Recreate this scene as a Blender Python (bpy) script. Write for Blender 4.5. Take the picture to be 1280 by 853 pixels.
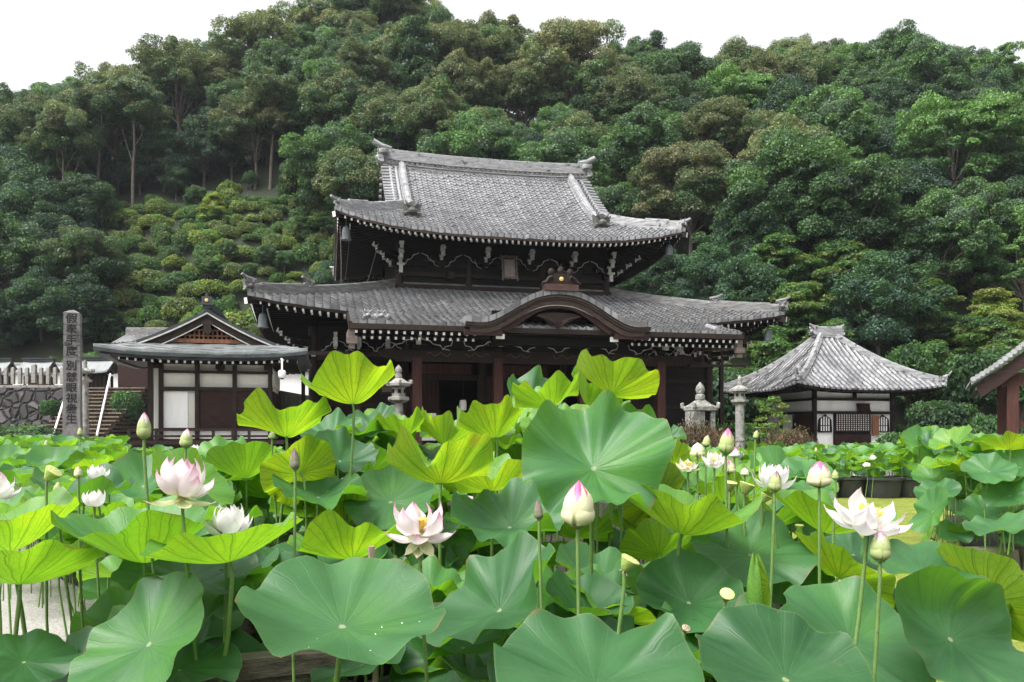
import bpy, math, random
import numpy as np
from mathutils import Matrix, Vector

R = math.radians
PI = math.pi
scene = bpy.context.scene
for o in list(bpy.data.objects):
    bpy.data.objects.remove(o)

# ------------------------------------------------------------------ camera
F, HX, HY, CH = 1000.0, 640.0, 540.0, 1.5          # focal length in photo pixels, principal point, eye height
cam_d = bpy.data.cameras.new('camera')
cam_d.sensor_width = 36.0
cam_d.lens = 36.0 * F / 1280.0
cam_d.shift_y = (HY - 426.5) / 1280.0
cam_d.clip_start = 0.05
cam_d.clip_end = 2000
cam = bpy.data.objects.new('camera', cam_d)
scene.collection.objects.link(cam)
cam.location = (0, 0, CH)
cam.rotation_euler = (R(90), 0, 0)
scene.camera = cam

# ------------------------------------------------------------------ sky and sun (bright overcast)
SUN_EL, SUN_AZ = 58, 232      # azimuth clockwise from +Y; the veiled sun stands high behind the camera's left shoulder
world = bpy.data.worlds.new('World')
scene.world = world
world.use_nodes = True
nt = world.node_tree
nt.nodes.clear()
sky = nt.nodes.new('ShaderNodeTexSky')
sky.sky_type = 'NISHITA'
sky.sun_disc = False
sky.sun_elevation = R(SUN_EL)
sky.sun_rotation = R(SUN_AZ)
sky.altitude = 50
sky.air_density = 1.2
sky.dust_density = 6.0
sky.ozone_density = 1.0
hsv = nt.nodes.new('ShaderNodeHueSaturation')
hsv.inputs['Saturation'].default_value = 0.12
bg = nt.nodes.new('ShaderNodeBackground')
bg.inputs['Strength'].default_value = 0.15
wo = nt.nodes.new('ShaderNodeOutputWorld')
nt.links.new(sky.outputs[0], hsv.inputs['Color'])
nt.links.new(hsv.outputs[0], bg.inputs['Color'])
nt.links.new(bg.outputs[0], wo.inputs['Surface'])
sun_d = bpy.data.lights.new('sun', 'SUN')
sun_d.energy = 1.25
sun_d.angle = R(25)
sun_d.color = (1.0, 0.97, 0.92)
sun = bpy.data.objects.new('sun', sun_d)
scene.collection.objects.link(sun)
sun.rotation_euler = (R(90 - SUN_EL), 0, R(-SUN_AZ + 180))
vs = scene.view_settings
vs.view_transform = 'Standard'
vs.look = 'None'
vs.gamma = 1.0
vs.use_curve_mapping = False
vs.exposure = 1.28
cy = scene.cycles
cy.use_denoising = True
cy.max_bounces = 6
cy.diffuse_bounces = 3
cy.glossy_bounces = 2
cy.transmission_bounces = 4
cy.transparent_max_bounces = 6
cy.use_adaptive_sampling = True
cy.adaptive_threshold = 0.015
cy.caustics_reflective = False
cy.caustics_refractive = False

# ------------------------------------------------------------------ helpers
def at(px, py, Y):
    """a point of the photograph at distance Y as a world point"""
    return Vector(((px - HX) / F * Y, Y, CH - (py - HY) / F * Y))

def to_px(p):
    return HX + F * p[0] / p[1], HY - F * (p[2] - CH) / p[1]

class MB:
    def __init__(s):
        s.v = []; s.f = []; s.m = []; s.uv = []; s.M = None
    def add(s, verts, faces, mat=0, uv=None):
        b = len(s.v)
        if s.M is not None:
            verts = [s.M @ Vector(p) for p in verts]
        s.v += [tuple(p) for p in verts]
        s.f += [tuple(b + i for i in f) for f in faces]
        s.m += [mat] * len(faces) if isinstance(mat, int) else list(mat)
        s.uv += list(uv) if uv is not None else [(0.0, 0.0)] * len(verts)
        return s
    def box(s, c, size, rot=None, mat=0, taper=1.0):
        hx, hy, hz = size[0] / 2, size[1] / 2, size[2] / 2
        vs_ = []
        for z, k in ((-hz, 1.0), (hz, taper)):
            for x, y in ((-hx, -hy), (hx, -hy), (hx, hy), (-hx, hy)):
                p = Vector((x * k, y * k, z))
                if rot is not None: p = rot @ p
                vs_.append(p + Vector(c))
        return s.add(vs_, [(0, 3, 2, 1), (4, 5, 6, 7), (0, 1, 5, 4), (1, 2, 6, 5), (2, 3, 7, 6), (3, 0, 4, 7)], mat)
    def beam(s, a, b, w, h, mat=0, up=(0, 0, 1), endmat=None):
        """a box from a to b, w wide and h high"""
        a, b = Vector(a), Vector(b)
        d = (b - a).normalized()
        r = d.cross(Vector(up)).normalized()
        u = r.cross(d)
        vs_ = []
        for p in (a, b):
            for x, z in ((-w / 2, -h / 2), (w / 2, -h / 2), (w / 2, h / 2), (-w / 2, h / 2)):
                vs_.append(p + r * x + u * z)
        e = mat if endmat is None else endmat
        return s.add(vs_, [(0, 1, 2, 3), (4, 7, 6, 5), (0, 4, 5, 1), (1, 5, 6, 2), (2, 6, 7, 3), (3, 7, 4, 0)], [e, e, mat, mat, mat, mat])
    def tube(s, pts, rad, n=8, mat=0, cap=True):
        pts = [Vector(p) for p in pts]
        if not hasattr(rad, '__len__'): rad = [rad] * len(pts)
        vs_, fs = [], []
        ref = None
        for i, p in enumerate(pts):
            d = (pts[min(i + 1, len(pts) - 1)] - pts[max(i - 1, 0)]).normalized()
            if ref is None:
                ref = Vector((1, 0, 0)) if abs(d.x) < 0.8 else Vector((0, 1, 0))
            x = (ref - d * ref.dot(d)).normalized()
            ref = x
            y = d.cross(x)
            for k in range(n):
                t = 2 * PI * k / n
                vs_.append(p + (x * math.cos(t) + y * math.sin(t)) * rad[i])
        for i in range(len(pts) - 1):
            for k in range(n):
                k2 = (k + 1) % n
                fs.append((i * n + k, i * n + k2, (i + 1) * n + k2, (i + 1) * n + k))
        if cap:
            fs.append(tuple(range(n - 1, -1, -1)))
            fs.append(tuple((len(pts) - 1) * n + k for k in range(n)))
        return s.add(vs_, fs, mat)
    def lathe(s, prof, o=(0, 0, 0), n=16, mat=0, phase=0.0, sx=1.0, sy=1.0):
        vs_, fs = [], []
        for r, z in prof:
            for k in range(n):
                t = 2 * PI * k / n + phase
                vs_.append((o[0] + r * math.cos(t) * sx, o[1] + r * math.sin(t) * sy, o[2] + z))
        for i in range(len(prof) - 1):
            for k in range(n):
                k2 = (k + 1) % n
                fs.append((i * n + k, i * n + k2, (i + 1) * n + k2, (i + 1) * n + k))
        fs.append(tuple(range(n - 1, -1, -1)))
        fs.append(tuple((len(prof) - 1) * n + k for k in range(n)))
        return s.add(vs_, fs, mat)
    def prism(s, poly, y0, y1, mat=0, endmat=None):
        """polygon in x,z (counter-clockwise seen from -y) pushed from y0 (front) to y1"""
        n = len(poly)
        vs_ = [(x, y0, z) for x, z in poly] + [(x, y1, z) for x, z in poly]
        fs = [tuple(range(n)), tuple(range(2 * n - 1, n - 1, -1))]
        for i in range(n):
            j = (i + 1) % n
            fs.append((i, n + i, n + j, j))
        e = mat if endmat is None else endmat
        return s.add(vs_, fs, [e, e] + [mat] * n)
    def grid(s, P, mat=0, uv=None, flip=False):
        nu, nv = P.shape[:2]
        idx = np.arange(nu * nv).reshape(nu, nv)
        q = np.stack([idx[:-1, :-1], idx[1:, :-1], idx[1:, 1:], idx[:-1, 1:]], -1).reshape(-1, 4)
        if flip: q = q[:, ::-1]
        return s.add([tuple(p) for p in P.reshape(-1, 3)], [tuple(x) for x in q.tolist()], mat,
                     None if uv is None else [tuple(p) for p in uv.reshape(-1, 2)])
    def ribbon(s, top, bot, y0, y1, mat=0):
        """a curved board in the x,z plane between two polylines, from y0 to y1"""
        n = len(top)
        vs_ = []
        for (a, b), (c, d) in zip(top, bot):
            vs_ += [(a, y0, b), (c, y0, d), (a, y1, b), (c, y1, d)]
        fs = []
        for i in range(n - 1):
            p, q = 4 * i, 4 * i + 4
            fs += [(p, p + 1, q + 1, q), (p + 2, q + 2, q + 3, p + 3), (p, q, q + 2, p + 2), (p + 1, p + 3, q + 3, q + 1)]
        e = 4 * (n - 1)
        fs += [(0, 2, 3, 1), (e, e + 1, e + 3, e + 2)]
        return s.add(vs_, fs, mat)
    def mesh(s, name, mats, smooth=False):
        me = bpy.data.meshes.new(name)
        me.from_pydata(s.v, [], s.f)
        for m in (mats if isinstance(mats, (list, tuple)) else [mats]):
            me.materials.append(m)
        me.polygons.foreach_set('material_index', s.m)
        uvl = me.uv_layers.new(name='uv')
        li = np.empty(len(me.loops), dtype=np.int32)
        me.loops.foreach_get('vertex_index', li)
        uvl.data.foreach_set('uv', np.asarray(s.uv, dtype=np.float32)[li].ravel())
        if smooth:
            me.polygons.foreach_set('use_smooth', [True] * len(me.polygons))
            me.set_sharp_from_angle(angle=R(smooth if smooth > 1 else 40))
        me.update()
        return me
    def build(s, name, mats, parent=None, smooth=False, label=None):
        return link(name, s.mesh(name, mats, smooth), parent, label)

def link(name, me, parent=None, label=None):
    o = bpy.data.objects.new(name, me)
    scene.collection.objects.link(o)
    if parent is not None: o.parent = parent
    if label: o['label'] = label
    return o

def tag(o, label=None, cat=None, group=None, kind=None):
    if label: o['label'] = label
    if cat: o['category'] = cat
    if group: o['group'] = group
    if kind: o['kind'] = kind
    return o

def thing(name, label, cat, loc=(0, 0, 0), rz=0.0, group=None):
    o = bpy.data.objects.new(name, None)
    o.empty_display_size = 0.1
    scene.collection.objects.link(o)
    o.location = loc
    o.rotation_euler = (0, 0, rz)
    return tag(o, label, cat, group)

def dup(root, loc, rz=0.0, scale=None, label=None):
    """a copy of a thing with copies of its parts and sub-parts; meshes are shared"""
    r = root.copy(); scene.collection.objects.link(r)
    r.location = loc; r.rotation_euler = (0, 0, rz)
    if scale is not None: r.scale = (scale, scale, scale) if not hasattr(scale, '__len__') else scale
    if label: r['label'] = label
    for ch in list(root.children):
        c = ch.copy(); scene.collection.objects.link(c); c.parent = r
        for g in list(ch.children):
            d = g.copy(); scene.collection.objects.link(d); d.parent = c
    return r

# ------------------------------------------------------------------ materials
def N(nt, t, **kw):
    n = nt.nodes.new(t)
    for k, v in kw.items():
        if k.startswith('i_'):
            n.inputs[int(k[2:])].default_value = v
        else:
            setattr(n, k, v)
    return n

def mat_base(name):
    m = bpy.data.materials.new(name)
    m.use_nodes = True
    nt = m.node_tree
    return m, nt, nt.nodes['Principled BSDF'], nt.nodes['Material Output']

def ramp(nt, stops):
    r = nt.nodes.new('ShaderNodeValToRGB')
    el = r.color_ramp.elements
    while len(el) < len(stops): el.new(0.5)
    for e, (p, c) in zip(el, stops):
        e.position = p
        e.color = (c[0], c[1], c[2], 1)
    return r

def noisy(name, c1, c2, scale=3.0, rough=0.7, bump=0.0, stretch=(1, 1, 1), detail=6.0, spots=None, spot_scale=8.0, spot_at=0.6, bump_scale=None, contrast=(0.3, 0.7)):
    """two tones mixed by noise in object space, with optional lichen-like spots and a bump"""
    m, nt, b, out = mat_base(name)
    tc = N(nt, 'ShaderNodeTexCoord')
    mp = N(nt, 'ShaderNodeMapping')
    mp.inputs['Scale'].default_value = stretch
    nt.links.new(tc.outputs['Object'], mp.inputs['Vector'])
    nz = N(nt, 'ShaderNodeTexNoise')
    nz.inputs['Scale'].default_value = scale
    nz.inputs['Detail'].default_value = detail
    nz.inputs['Roughness'].default_value = 0.62
    nt.links.new(mp.outputs[0], nz.inputs['Vector'])
    r = ramp(nt, [(contrast[0], c1), (contrast[1], c2)])
    nt.links.new(nz.outputs['Fac'], r.inputs['Fac'])
    col = r.outputs['Color']
    if spots:
        n2 = N(nt, 'ShaderNodeTexNoise')
        n2.inputs['Scale'].default_value = spot_scale
        n2.inputs['Detail'].default_value = 4
        nt.links.new(tc.outputs['Object'], n2.inputs['Vector'])
        r2 = ramp(nt, [(spot_at, (0, 0, 0)), (spot_at + 0.08, (1, 1, 1))])
        nt.links.new(n2.outputs['Fac'], r2.inputs['Fac'])
        mx = N(nt, 'ShaderNodeMix', data_type='RGBA')
        nt.links.new(r2.outputs['Color'], mx.inputs['Factor'])
        nt.links.new(col, mx.inputs['A'])
        mx.inputs['B'].default_value = (*spots, 1)
        col = mx.outputs['Result']
    nt.links.new(col, b.inputs['Base Color'])
    b.inputs['Roughness'].default_value = rough
    b.inputs['Specular IOR Level'].default_value = 0.2 if rough > 0.5 else 0.45
    if bump:
        n3 = N(nt, 'ShaderNodeTexNoise')
        n3.inputs['Scale'].default_value = bump_scale or scale * 6
        n3.inputs['Detail'].default_value = 8
        nt.links.new(mp.outputs[0], n3.inputs['Vector'])
        bp = N(nt, 'ShaderNodeBump')
        bp.inputs['Strength'].default_value = bump
        bp.inputs['Distance'].default_value = 0.02
        nt.links.new(n3.outputs['Fac'], bp.inputs['Height'])
        nt.links.new(bp.outputs[0], b.inputs['Normal'])
    return m

M = {}
M['wood_dark'] = noisy('dark_timber', (0.013, 0.0085, 0.0072), (0.034, 0.022, 0.018), 2.5, 0.6, 0.4, (6, 6, 1))
M['wood_black'] = noisy('sooty_timber', (0.007, 0.0055, 0.0053), (0.019, 0.014, 0.0125), 2.0, 0.7, 0.3, (1, 6, 6))
M['wood_plank'] = noisy('weathered_brown_planks', (0.015, 0.007, 0.006), (0.042, 0.021, 0.018), 3.0, 0.65, 0.4, (1, 8, 10))
M['wood_red'] = noisy('red_brown_timber', (0.034, 0.014, 0.011), (0.078, 0.036, 0.028), 2.0, 0.5, 0.3, (1.5, 6, 6))
M['wood_post'] = noisy('red_brown_post', (0.032, 0.012, 0.010), (0.085, 0.034, 0.027), 2.0, 0.55, 0.3, (8, 8, 0.7))
M['wood_grey'] = noisy('grey_timber', (0.085, 0.064, 0.053), (0.18, 0.148, 0.13), 2.5, 0.75, 0.4, (1, 5, 8))
M['wood_board'] = noisy('silvered_board', (0.06, 0.05, 0.038), (0.19, 0.165, 0.13), 2.5, 0.8, 0.6, (1, 8, 14))
M['wood_orange'] = noisy('warm_timber', (0.12, 0.05, 0.026), (0.26, 0.125, 0.072), 3.0, 0.55, 0.2, (8, 8, 1))
M['white'] = noisy('white_paint', (0.62, 0.60, 0.56), (0.80, 0.79, 0.76), 5, 0.6, 0.0)
M['white_worn'] = noisy('worn_white_edge', (0.30, 0.29, 0.27), (0.58, 0.57, 0.54), 9, 0.7)
M['plaster'] = noisy('white_plaster', (0.72, 0.715, 0.69), (0.88, 0.88, 0.865), 1.6, 0.8, 0.1, (1.5, 1.5, 0.3))
M['plaster_old'] = noisy('cream_plaster', (0.60, 0.585, 0.52), (0.76, 0.75, 0.70), 0.9, 0.8, 0.1, (1, 1, 0.4))
M['stone'] = noisy('pale_granite', (0.17, 0.165, 0.15), (0.33, 0.32, 0.295), 7, 0.85, 0.6, spots=(0.10, 0.10, 0.085), spot_scale=9, spot_at=0.58)
M['stone_dark'] = noisy('lichened_granite', (0.10, 0.10, 0.09), (0.26, 0.255, 0.23), 6, 0.85, 0.7, spots=(0.52, 0.53, 0.50), spot_scale=14, spot_at=0.60)
M['stone_pillar'] = noisy('weathered_pillar_stone', (0.095, 0.09, 0.09), (0.21, 0.20, 0.195), 3, 0.85, 0.5, (4, 4, 0.8), spots=(0.06, 0.06, 0.06), spot_scale=4, spot_at=0.60)
M['stone_step'] = noisy('brown_step_stone', (0.10, 0.078, 0.060), (0.25, 0.205, 0.165), 2.5, 0.85, 0.6, spots=(0.08, 0.08, 0.05), spot_scale=3, spot_at=0.60)
M['stone_moss'] = noisy('mossy_kerb_stone', (0.05, 0.06, 0.03), (0.17, 0.15, 0.12), 6, 0.9, 0.7, spots=(0.07, 0.10, 0.025), spot_scale=5, spot_at=0.5)
M['ink'] = noisy('dark_ink', (0.012, 0.012, 0.014), (0.03, 0.03, 0.03), 10, 0.7)
M['metal_bell'] = noisy('grey_bronze', (0.045, 0.055, 0.06), (0.10, 0.115, 0.12), 10, 0.5)
M['gold'] = noisy('gilt', (0.55, 0.36, 0.10), (0.80, 0.58, 0.22), 12, 0.35)
M['plastic_white'] = noisy('white_plastic', (0.68, 0.68, 0.68), (0.76, 0.76, 0.76), 5, 0.35)
M['pot'] = noisy('black_plastic_tub', (0.012, 0.013, 0.014), (0.035, 0.036, 0.038), 4, 0.45, 0.1)
M['mud'] = noisy('wet_mud', (0.010, 0.009, 0.007), (0.030, 0.026, 0.019), 6, 0.6, 0.5)
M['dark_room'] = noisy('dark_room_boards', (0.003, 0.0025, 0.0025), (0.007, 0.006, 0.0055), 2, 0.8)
M['plaque'] = noisy('grey_plaque_board', (0.16, 0.13, 0.115), (0.27, 0.23, 0.21), 6, 0.7, 0.3)

def tile_material(name, c_dark, c_lit, moss=None, rough=0.42, streak=0.36, joint=(.62, .95), joint_dark=.85, course=1.0, stain=.45):
    """roof tiles: uv counts tiles across and courses up, each tile gets its own grey"""
    m, nt, b, out = mat_base(name)
    uv = N(nt, 'ShaderNodeUVMap', uv_map='uv')
    fl = N(nt, 'ShaderNodeVectorMath', operation='FLOOR')
    nt.links.new(uv.outputs[0], fl.inputs[0])
    wn = N(nt, 'ShaderNodeTexWhiteNoise', noise_dimensions='2D')
    nt.links.new(fl.outputs[0], wn.inputs['Vector'])
    tc = N(nt, 'ShaderNodeTexCoord')
    nz = N(nt, 'ShaderNodeTexNoise')
    nz.inputs['Scale'].default_value = 0.55
    nz.inputs['Detail'].default_value = 7
    nz.inputs['Roughness'].default_value = 0.7
    nt.links.new(tc.outputs['Object'], nz.inputs['Vector'])
    ad = N(nt, 'ShaderNodeMath', operation='MULTIPLY_ADD')
    nt.links.new(wn.outputs['Value'], ad.inputs[0])
    ad.inputs[1].default_value = streak
    nt.links.new(nz.outputs['Fac'], ad.inputs[2])
    sb = N(nt, 'ShaderNodeMath', operation='SUBTRACT')
    nt.links.new(ad.outputs[0], sb.inputs[0])
    sb.inputs[1].default_value = streak * 0.5
    r = ramp(nt, [(0.20, c_dark), (0.80, c_lit)])
    nt.links.new(sb.outputs[0], r.inputs['Fac'])
    col = r.outputs['Color']
    fr_ = N(nt, 'ShaderNodeVectorMath', operation='FRACTION')
    nt.links.new(uv.outputs[0], fr_.inputs[0])
    sp_ = N(nt, 'ShaderNodeSeparateXYZ'); nt.links.new(fr_.outputs[0], sp_.inputs[0])
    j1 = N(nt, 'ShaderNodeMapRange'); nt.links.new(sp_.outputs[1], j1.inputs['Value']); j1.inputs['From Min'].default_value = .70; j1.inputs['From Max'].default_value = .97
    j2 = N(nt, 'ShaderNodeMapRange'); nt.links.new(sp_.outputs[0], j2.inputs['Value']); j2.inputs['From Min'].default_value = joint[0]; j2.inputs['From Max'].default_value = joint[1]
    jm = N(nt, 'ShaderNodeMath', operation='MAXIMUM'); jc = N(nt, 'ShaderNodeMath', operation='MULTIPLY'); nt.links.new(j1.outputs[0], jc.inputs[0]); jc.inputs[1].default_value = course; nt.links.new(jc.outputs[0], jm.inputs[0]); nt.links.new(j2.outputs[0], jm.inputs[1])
    js = N(nt, 'ShaderNodeMath', operation='MULTIPLY'); nt.links.new(jm.outputs[0], js.inputs[0]); js.inputs[1].default_value = joint_dark  # how strongly course edges and tile valleys are darkened
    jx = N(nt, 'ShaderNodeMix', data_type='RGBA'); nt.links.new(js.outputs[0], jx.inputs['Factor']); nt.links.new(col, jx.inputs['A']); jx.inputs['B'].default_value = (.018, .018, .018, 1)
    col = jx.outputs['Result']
    # rain streaks and sooty patches of their own shape
    ms_ = N(nt, 'ShaderNodeMapping'); ms_.inputs['Scale'].default_value = (1.6, .35, .35); nt.links.new(tc.outputs['Object'], ms_.inputs['Vector'])
    n4 = N(nt, 'ShaderNodeTexNoise'); n4.inputs['Scale'].default_value = 1.3; n4.inputs['Detail'].default_value = 9; n4.inputs['Roughness'].default_value = .7; nt.links.new(ms_.outputs[0], n4.inputs['Vector'])
    r4 = ramp(nt, [(.40, (1, 1, 1)), (.66, (1 - stain,) * 3)]); nt.links.new(n4.outputs['Fac'], r4.inputs['Fac'])
    x4 = N(nt, 'ShaderNodeMix', data_type='RGBA', blend_type='MULTIPLY'); x4.inputs['Factor'].default_value = 1; nt.links.new(col, x4.inputs['A']); nt.links.new(r4.outputs['Color'], x4.inputs['B'])
    col = x4.outputs['Result']
    if moss:
        n2 = N(nt, 'ShaderNodeTexNoise')
        n2.inputs['Scale'].default_value = 1.6
        n2.inputs['Detail'].default_value = 8
        nt.links.new(tc.outputs['Object'], n2.inputs['Vector'])
        r2 = ramp(nt, [(0.52, (0, 0, 0)), (0.68, (1, 1, 1))])
        nt.links.new(n2.outputs['Fac'], r2.inputs['Fac'])
        mx = N(nt, 'ShaderNodeMix', data_type='RGBA')
        nt.links.new(r2.outputs['Color'], mx.inputs['Factor'])
        nt.links.new(col, mx.inputs['A'])
        mx.inputs['B'].default_value = (*moss, 1)
        col = mx.outputs['Result']
    nt.links.new(col, b.inputs['Base Color'])
    b.inputs['Roughness'].default_value = rough
    return m

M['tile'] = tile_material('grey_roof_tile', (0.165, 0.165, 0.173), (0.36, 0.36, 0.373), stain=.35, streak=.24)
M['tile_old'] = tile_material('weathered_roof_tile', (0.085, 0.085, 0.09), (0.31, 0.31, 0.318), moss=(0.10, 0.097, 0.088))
M['tile_hall'] = tile_material('silver_roof_tile', (0.16, 0.16, 0.168), (0.33, 0.33, 0.34), joint=(.58, .74), joint_dark=.95, course=.30, stain=.3)
M['ridge'] = noisy('ridge_tile', (0.12, 0.12, 0.125), (0.38, 0.38, 0.385), 2.2, 0.5, 0.5, (1, 1, 5), spots=(0.06, 0.06, 0.055), spot_scale=3.5, spot_at=0.60)
M['ridge_dark'] = noisy('old_ridge_tile', (0.07, 0.07, 0.072), (0.24, 0.235, 0.23), 2.2, 0.6, 0.5, (1, 1, 5), spots=(0.26, 0.26, 0.25), spot_scale=5, spot_at=0.64)
M['goblin'] = noisy('mossy_ridge_end', (0.06, 0.06, 0.055), (0.17, 0.165, 0.15), 7, 0.75, 0.8)
M['copper'] = tile_material('grey_green_copper', (0.165, 0.182, 0.182), (0.26, 0.28, 0.28), rough=0.45, streak=0.35, joint=(1.5, 2.0), joint_dark=.35)
M['copper_edge'] = noisy('dark_copper_edge', (0.03, 0.036, 0.038), (0.06, 0.068, 0.072), 3, 0.55)

def lattice_material(): pass

# foliage: leaf colour comes with each leaf (attribute 'tint'), whole plants vary a little
def foliage(name, trans=0.30, rough=0.55, vary=0.25):
    m, nt, b, out = mat_base(name)
    a = N(nt, 'ShaderNodeAttribute', attribute_name='tint')
    oi = N(nt, 'ShaderNodeObjectInfo')
    mr = N(nt, 'ShaderNodeMapRange')
    nt.links.new(oi.outputs['Random'], mr.inputs['Value'])
    mr.inputs['To Min'].default_value = 1 - vary
    mr.inputs['To Max'].default_value = 1 + vary
    h = N(nt, 'ShaderNodeHueSaturation')
    nt.links.new(a.outputs['Color'], h.inputs['Color'])
    nt.links.new(mr.outputs[0], h.inputs['Value'])
    nt.links.new(h.outputs[0], b.inputs['Base Color'])
    b.inputs['Roughness'].default_value = rough
    tr = N(nt, 'ShaderNodeBsdfTranslucent')
    g = N(nt, 'ShaderNodeMix', data_type='RGBA', blend_type='MULTIPLY')
    g.inputs['Factor'].default_value = 1.0
    nt.links.new(h.outputs[0], g.inputs['A'])
    g.inputs['B'].default_value = (1.5, 1.6, 0.7, 1)
    nt.links.new(g.outputs['Result'], tr.inputs['Color'])
    ms = N(nt, 'ShaderNodeMixShader')
    ms.inputs[0].default_value = trans
    nt.links.new(b.outputs[0], ms.inputs[1])
    nt.links.new(tr.outputs[0], ms.inputs[2])
    nt.links.new(ms.outputs[0], out.inputs['Surface'])
    return m
M['foliage'] = foliage('tree_leaves')
M['foliage_soft'] = foliage('soft_leaves', 0.4, 0.6, 0.15)
M['bark'] = noisy('grey_bark', (0.06, 0.05, 0.042), (0.19, 0.165, 0.14), 5, 0.9, 0.8, (3, 3, 0.6))
M['bark_dark'] = noisy('dark_bark', (0.03, 0.025, 0.02), (0.085, 0.07, 0.055), 5, 0.9, 0.8, (3, 3, 0.6))

# ------------------------------------------------------------------ terrain
SKY_X = [-300, 0, 100, 200, 300, 400, 450, 500, 560, 640, 665, 700, 750, 800, 850, 900, 950, 1000, 1080, 1150, 1200, 1280, 1600]
SKY_Y = [140, 96, 82, 60, 30, -6, -20, -16, -2, 16, 26, 22, 30, 26, 36, 46, 40, 28, 26, 38, 54, 70, 110]
YR = 116.0
def ridge_z(X):
    px = HX + F * X / YR
    return CH + (HY - np.interp(px, SKY_X, SKY_Y)) / F * YR - 14.0
def hill_start(X):
    return np.interp(X, [-45, -18, -8, 10, 20], [63, 63, 60, 56, 49])
def hill_z(X, Y):
    ys = hill_start(X)
    s = np.clip((Y - ys) / (YR - ys), 0, 1)
    g = s * (1.40 - 0.40 * s)
    z = ridge_z(X) * g
    z = np.where(Y > YR, ridge_z(X) - (Y - YR) * 0.35, z)
    wob = 0.8 * np.sin(X * 0.31 + Y * 0.17) * np.sin(X * 0.13 - Y * 0.29)
    return z + wob * np.clip(s * 6, 0, 1)

def ground_sheet():
    gx = np.concatenate([np.linspace(-900, -130, 12), np.linspace(-120, 120, 81), np.linspace(130, 900, 12)])
    gy = np.concatenate([np.linspace(-200, 0, 6), np.linspace(4, 46, 12), np.linspace(48, 150, 60), np.linspace(160, 1200, 14)])
    X, Y = np.meshgrid(gx, gy, indexing='ij')
    Z = np.maximum(hill_z(X, Y), 0.0)
    Z = np.where(Y > 150, np.maximum(Z, 0), Z)
    m, nt, b, out = mat_base('ground_cover')
    tc = N(nt, 'ShaderNodeTexCoord')
    nz = N(nt, 'ShaderNodeTexNoise'); nz.inputs['Scale'].default_value = 0.35; nz.inputs['Detail'].default_value = 10
    nt.links.new(tc.outputs['Object'], nz.inputs['Vector'])
    r = ramp(nt, [(0.3, (0.008, 0.012, 0.005)), (0.6, (0.018, 0.026, 0.009)), (0.8, (0.030, 0.022, 0.013))])
    nt.links.new(nz.outputs['Fac'], r.inputs['Fac'])
    nt.links.new(r.outputs['Color'], b.inputs['Base Color'])
    b.inputs['Roughness'].default_value = 0.95
    mb = MB(); mb.grid(np.stack([X, Y, Z], -1))
    return mb.build('ground', m, smooth=180)
tag(ground_sheet(), kind='structure')

def flat_sheet(name, poly, z, mat):
    mb = MB(); mb.add([(x, y, z) for x, y in poly], [tuple(range(len(poly)))])
    return tag(mb.build(name, mat), kind='structure')
gravel = noisy('pale_gravel', (0.24, 0.225, 0.21), (0.42, 0.40, 0.375), 30, 0.9, 0.8, detail=8, bump_scale=60)
lawn = noisy('moss_lawn', (0.13, 0.165, 0.024), (0.25, 0.285, 0.05), 3.0, 0.9, 0.9, detail=12, bump_scale=90, spots=(0.075, 0.11, 0.018), spot_scale=35, spot_at=0.56)
flat_sheet('courtyard', [(-40, 2.0), (30, 2.0), (30, 44), (-40, 44)], 0.006, gravel)
flat_sheet('lawn', [(0.6, 2.1), (12, 2.1), (16, 21), (3.0, 21), (1.0, 9)], 0.012, lawn)

# the slightly milky air between the bed and the wooded hill
haze_m = bpy.data.materials.new('haze_air'); haze_m.use_nodes = True
hn = haze_m.node_tree; hn.nodes.clear()
hv = hn.nodes.new('ShaderNodeVolumePrincipled'); hv.inputs['Color'].default_value = (.86, .92, 1.0, 1); hv.inputs['Density'].default_value = 0.00019; hv.inputs['Anisotropy'].default_value = .2
hn.links.new(hv.outputs[0], hn.nodes.new('ShaderNodeOutputMaterial').inputs['Volume'])
mb = MB(); mb.box((0, 100, 36), (420, 300, 76))
mb.M = None
hz_o = tag(mb.build('haze', haze_m), kind='stuff'); hz_o['label'] = 'thin pale haze over the wooded hill'
# ------------------------------------------------------------------ roof builder
class Hip:
    """a curved hipped roof in local coordinates, front towards -y; b = run from the eave, profile z(b)"""
    def __init__(s, Ax, Ay, z0, a1, a2, lift, power=3.0, gable_x=None):
        s.Ax, s.Ay, s.z0, s.a1, s.a2, s.lift, s.pw, s.gx = Ax, Ay, z0, a1, a2, lift, power, gable_x
        s.fade = min(Ax, Ay)
    def z(s, b): return s.z0 + s.a1 * b + s.a2 * b * b
    def half(s, side, b):
        full = s.Ax if side in 'fb' else s.Ay
        h = full - b
        if s.gx is not None and side in 'fb':
            h = np.maximum(h, s.gx)
        return h
    def pos(s, side, a, b):
        """a along the eave, b run up the slope -> xyz"""
        a = np.asarray(a, float); b = np.asarray(b, float)
        h = np.maximum(s.half(side, b), 1e-4)
        q = np.clip(np.abs(a) / h, 0, 1)
        dist = np.clip(1 - b / (s.fade * 0.75), 0, 1)
        z = s.z(b) + s.lift * q ** s.pw * dist ** 2
        if side == 'f': return np.stack([a, -(s.Ay - b), z], -1)
        if side == 'b': return np.stack([-a, (s.Ay - b), z], -1)
        if side == 'l': return np.stack([-(s.Ax - b), -a, z], -1)
        return np.stack([(s.Ax - b), a, z], -1)

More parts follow.
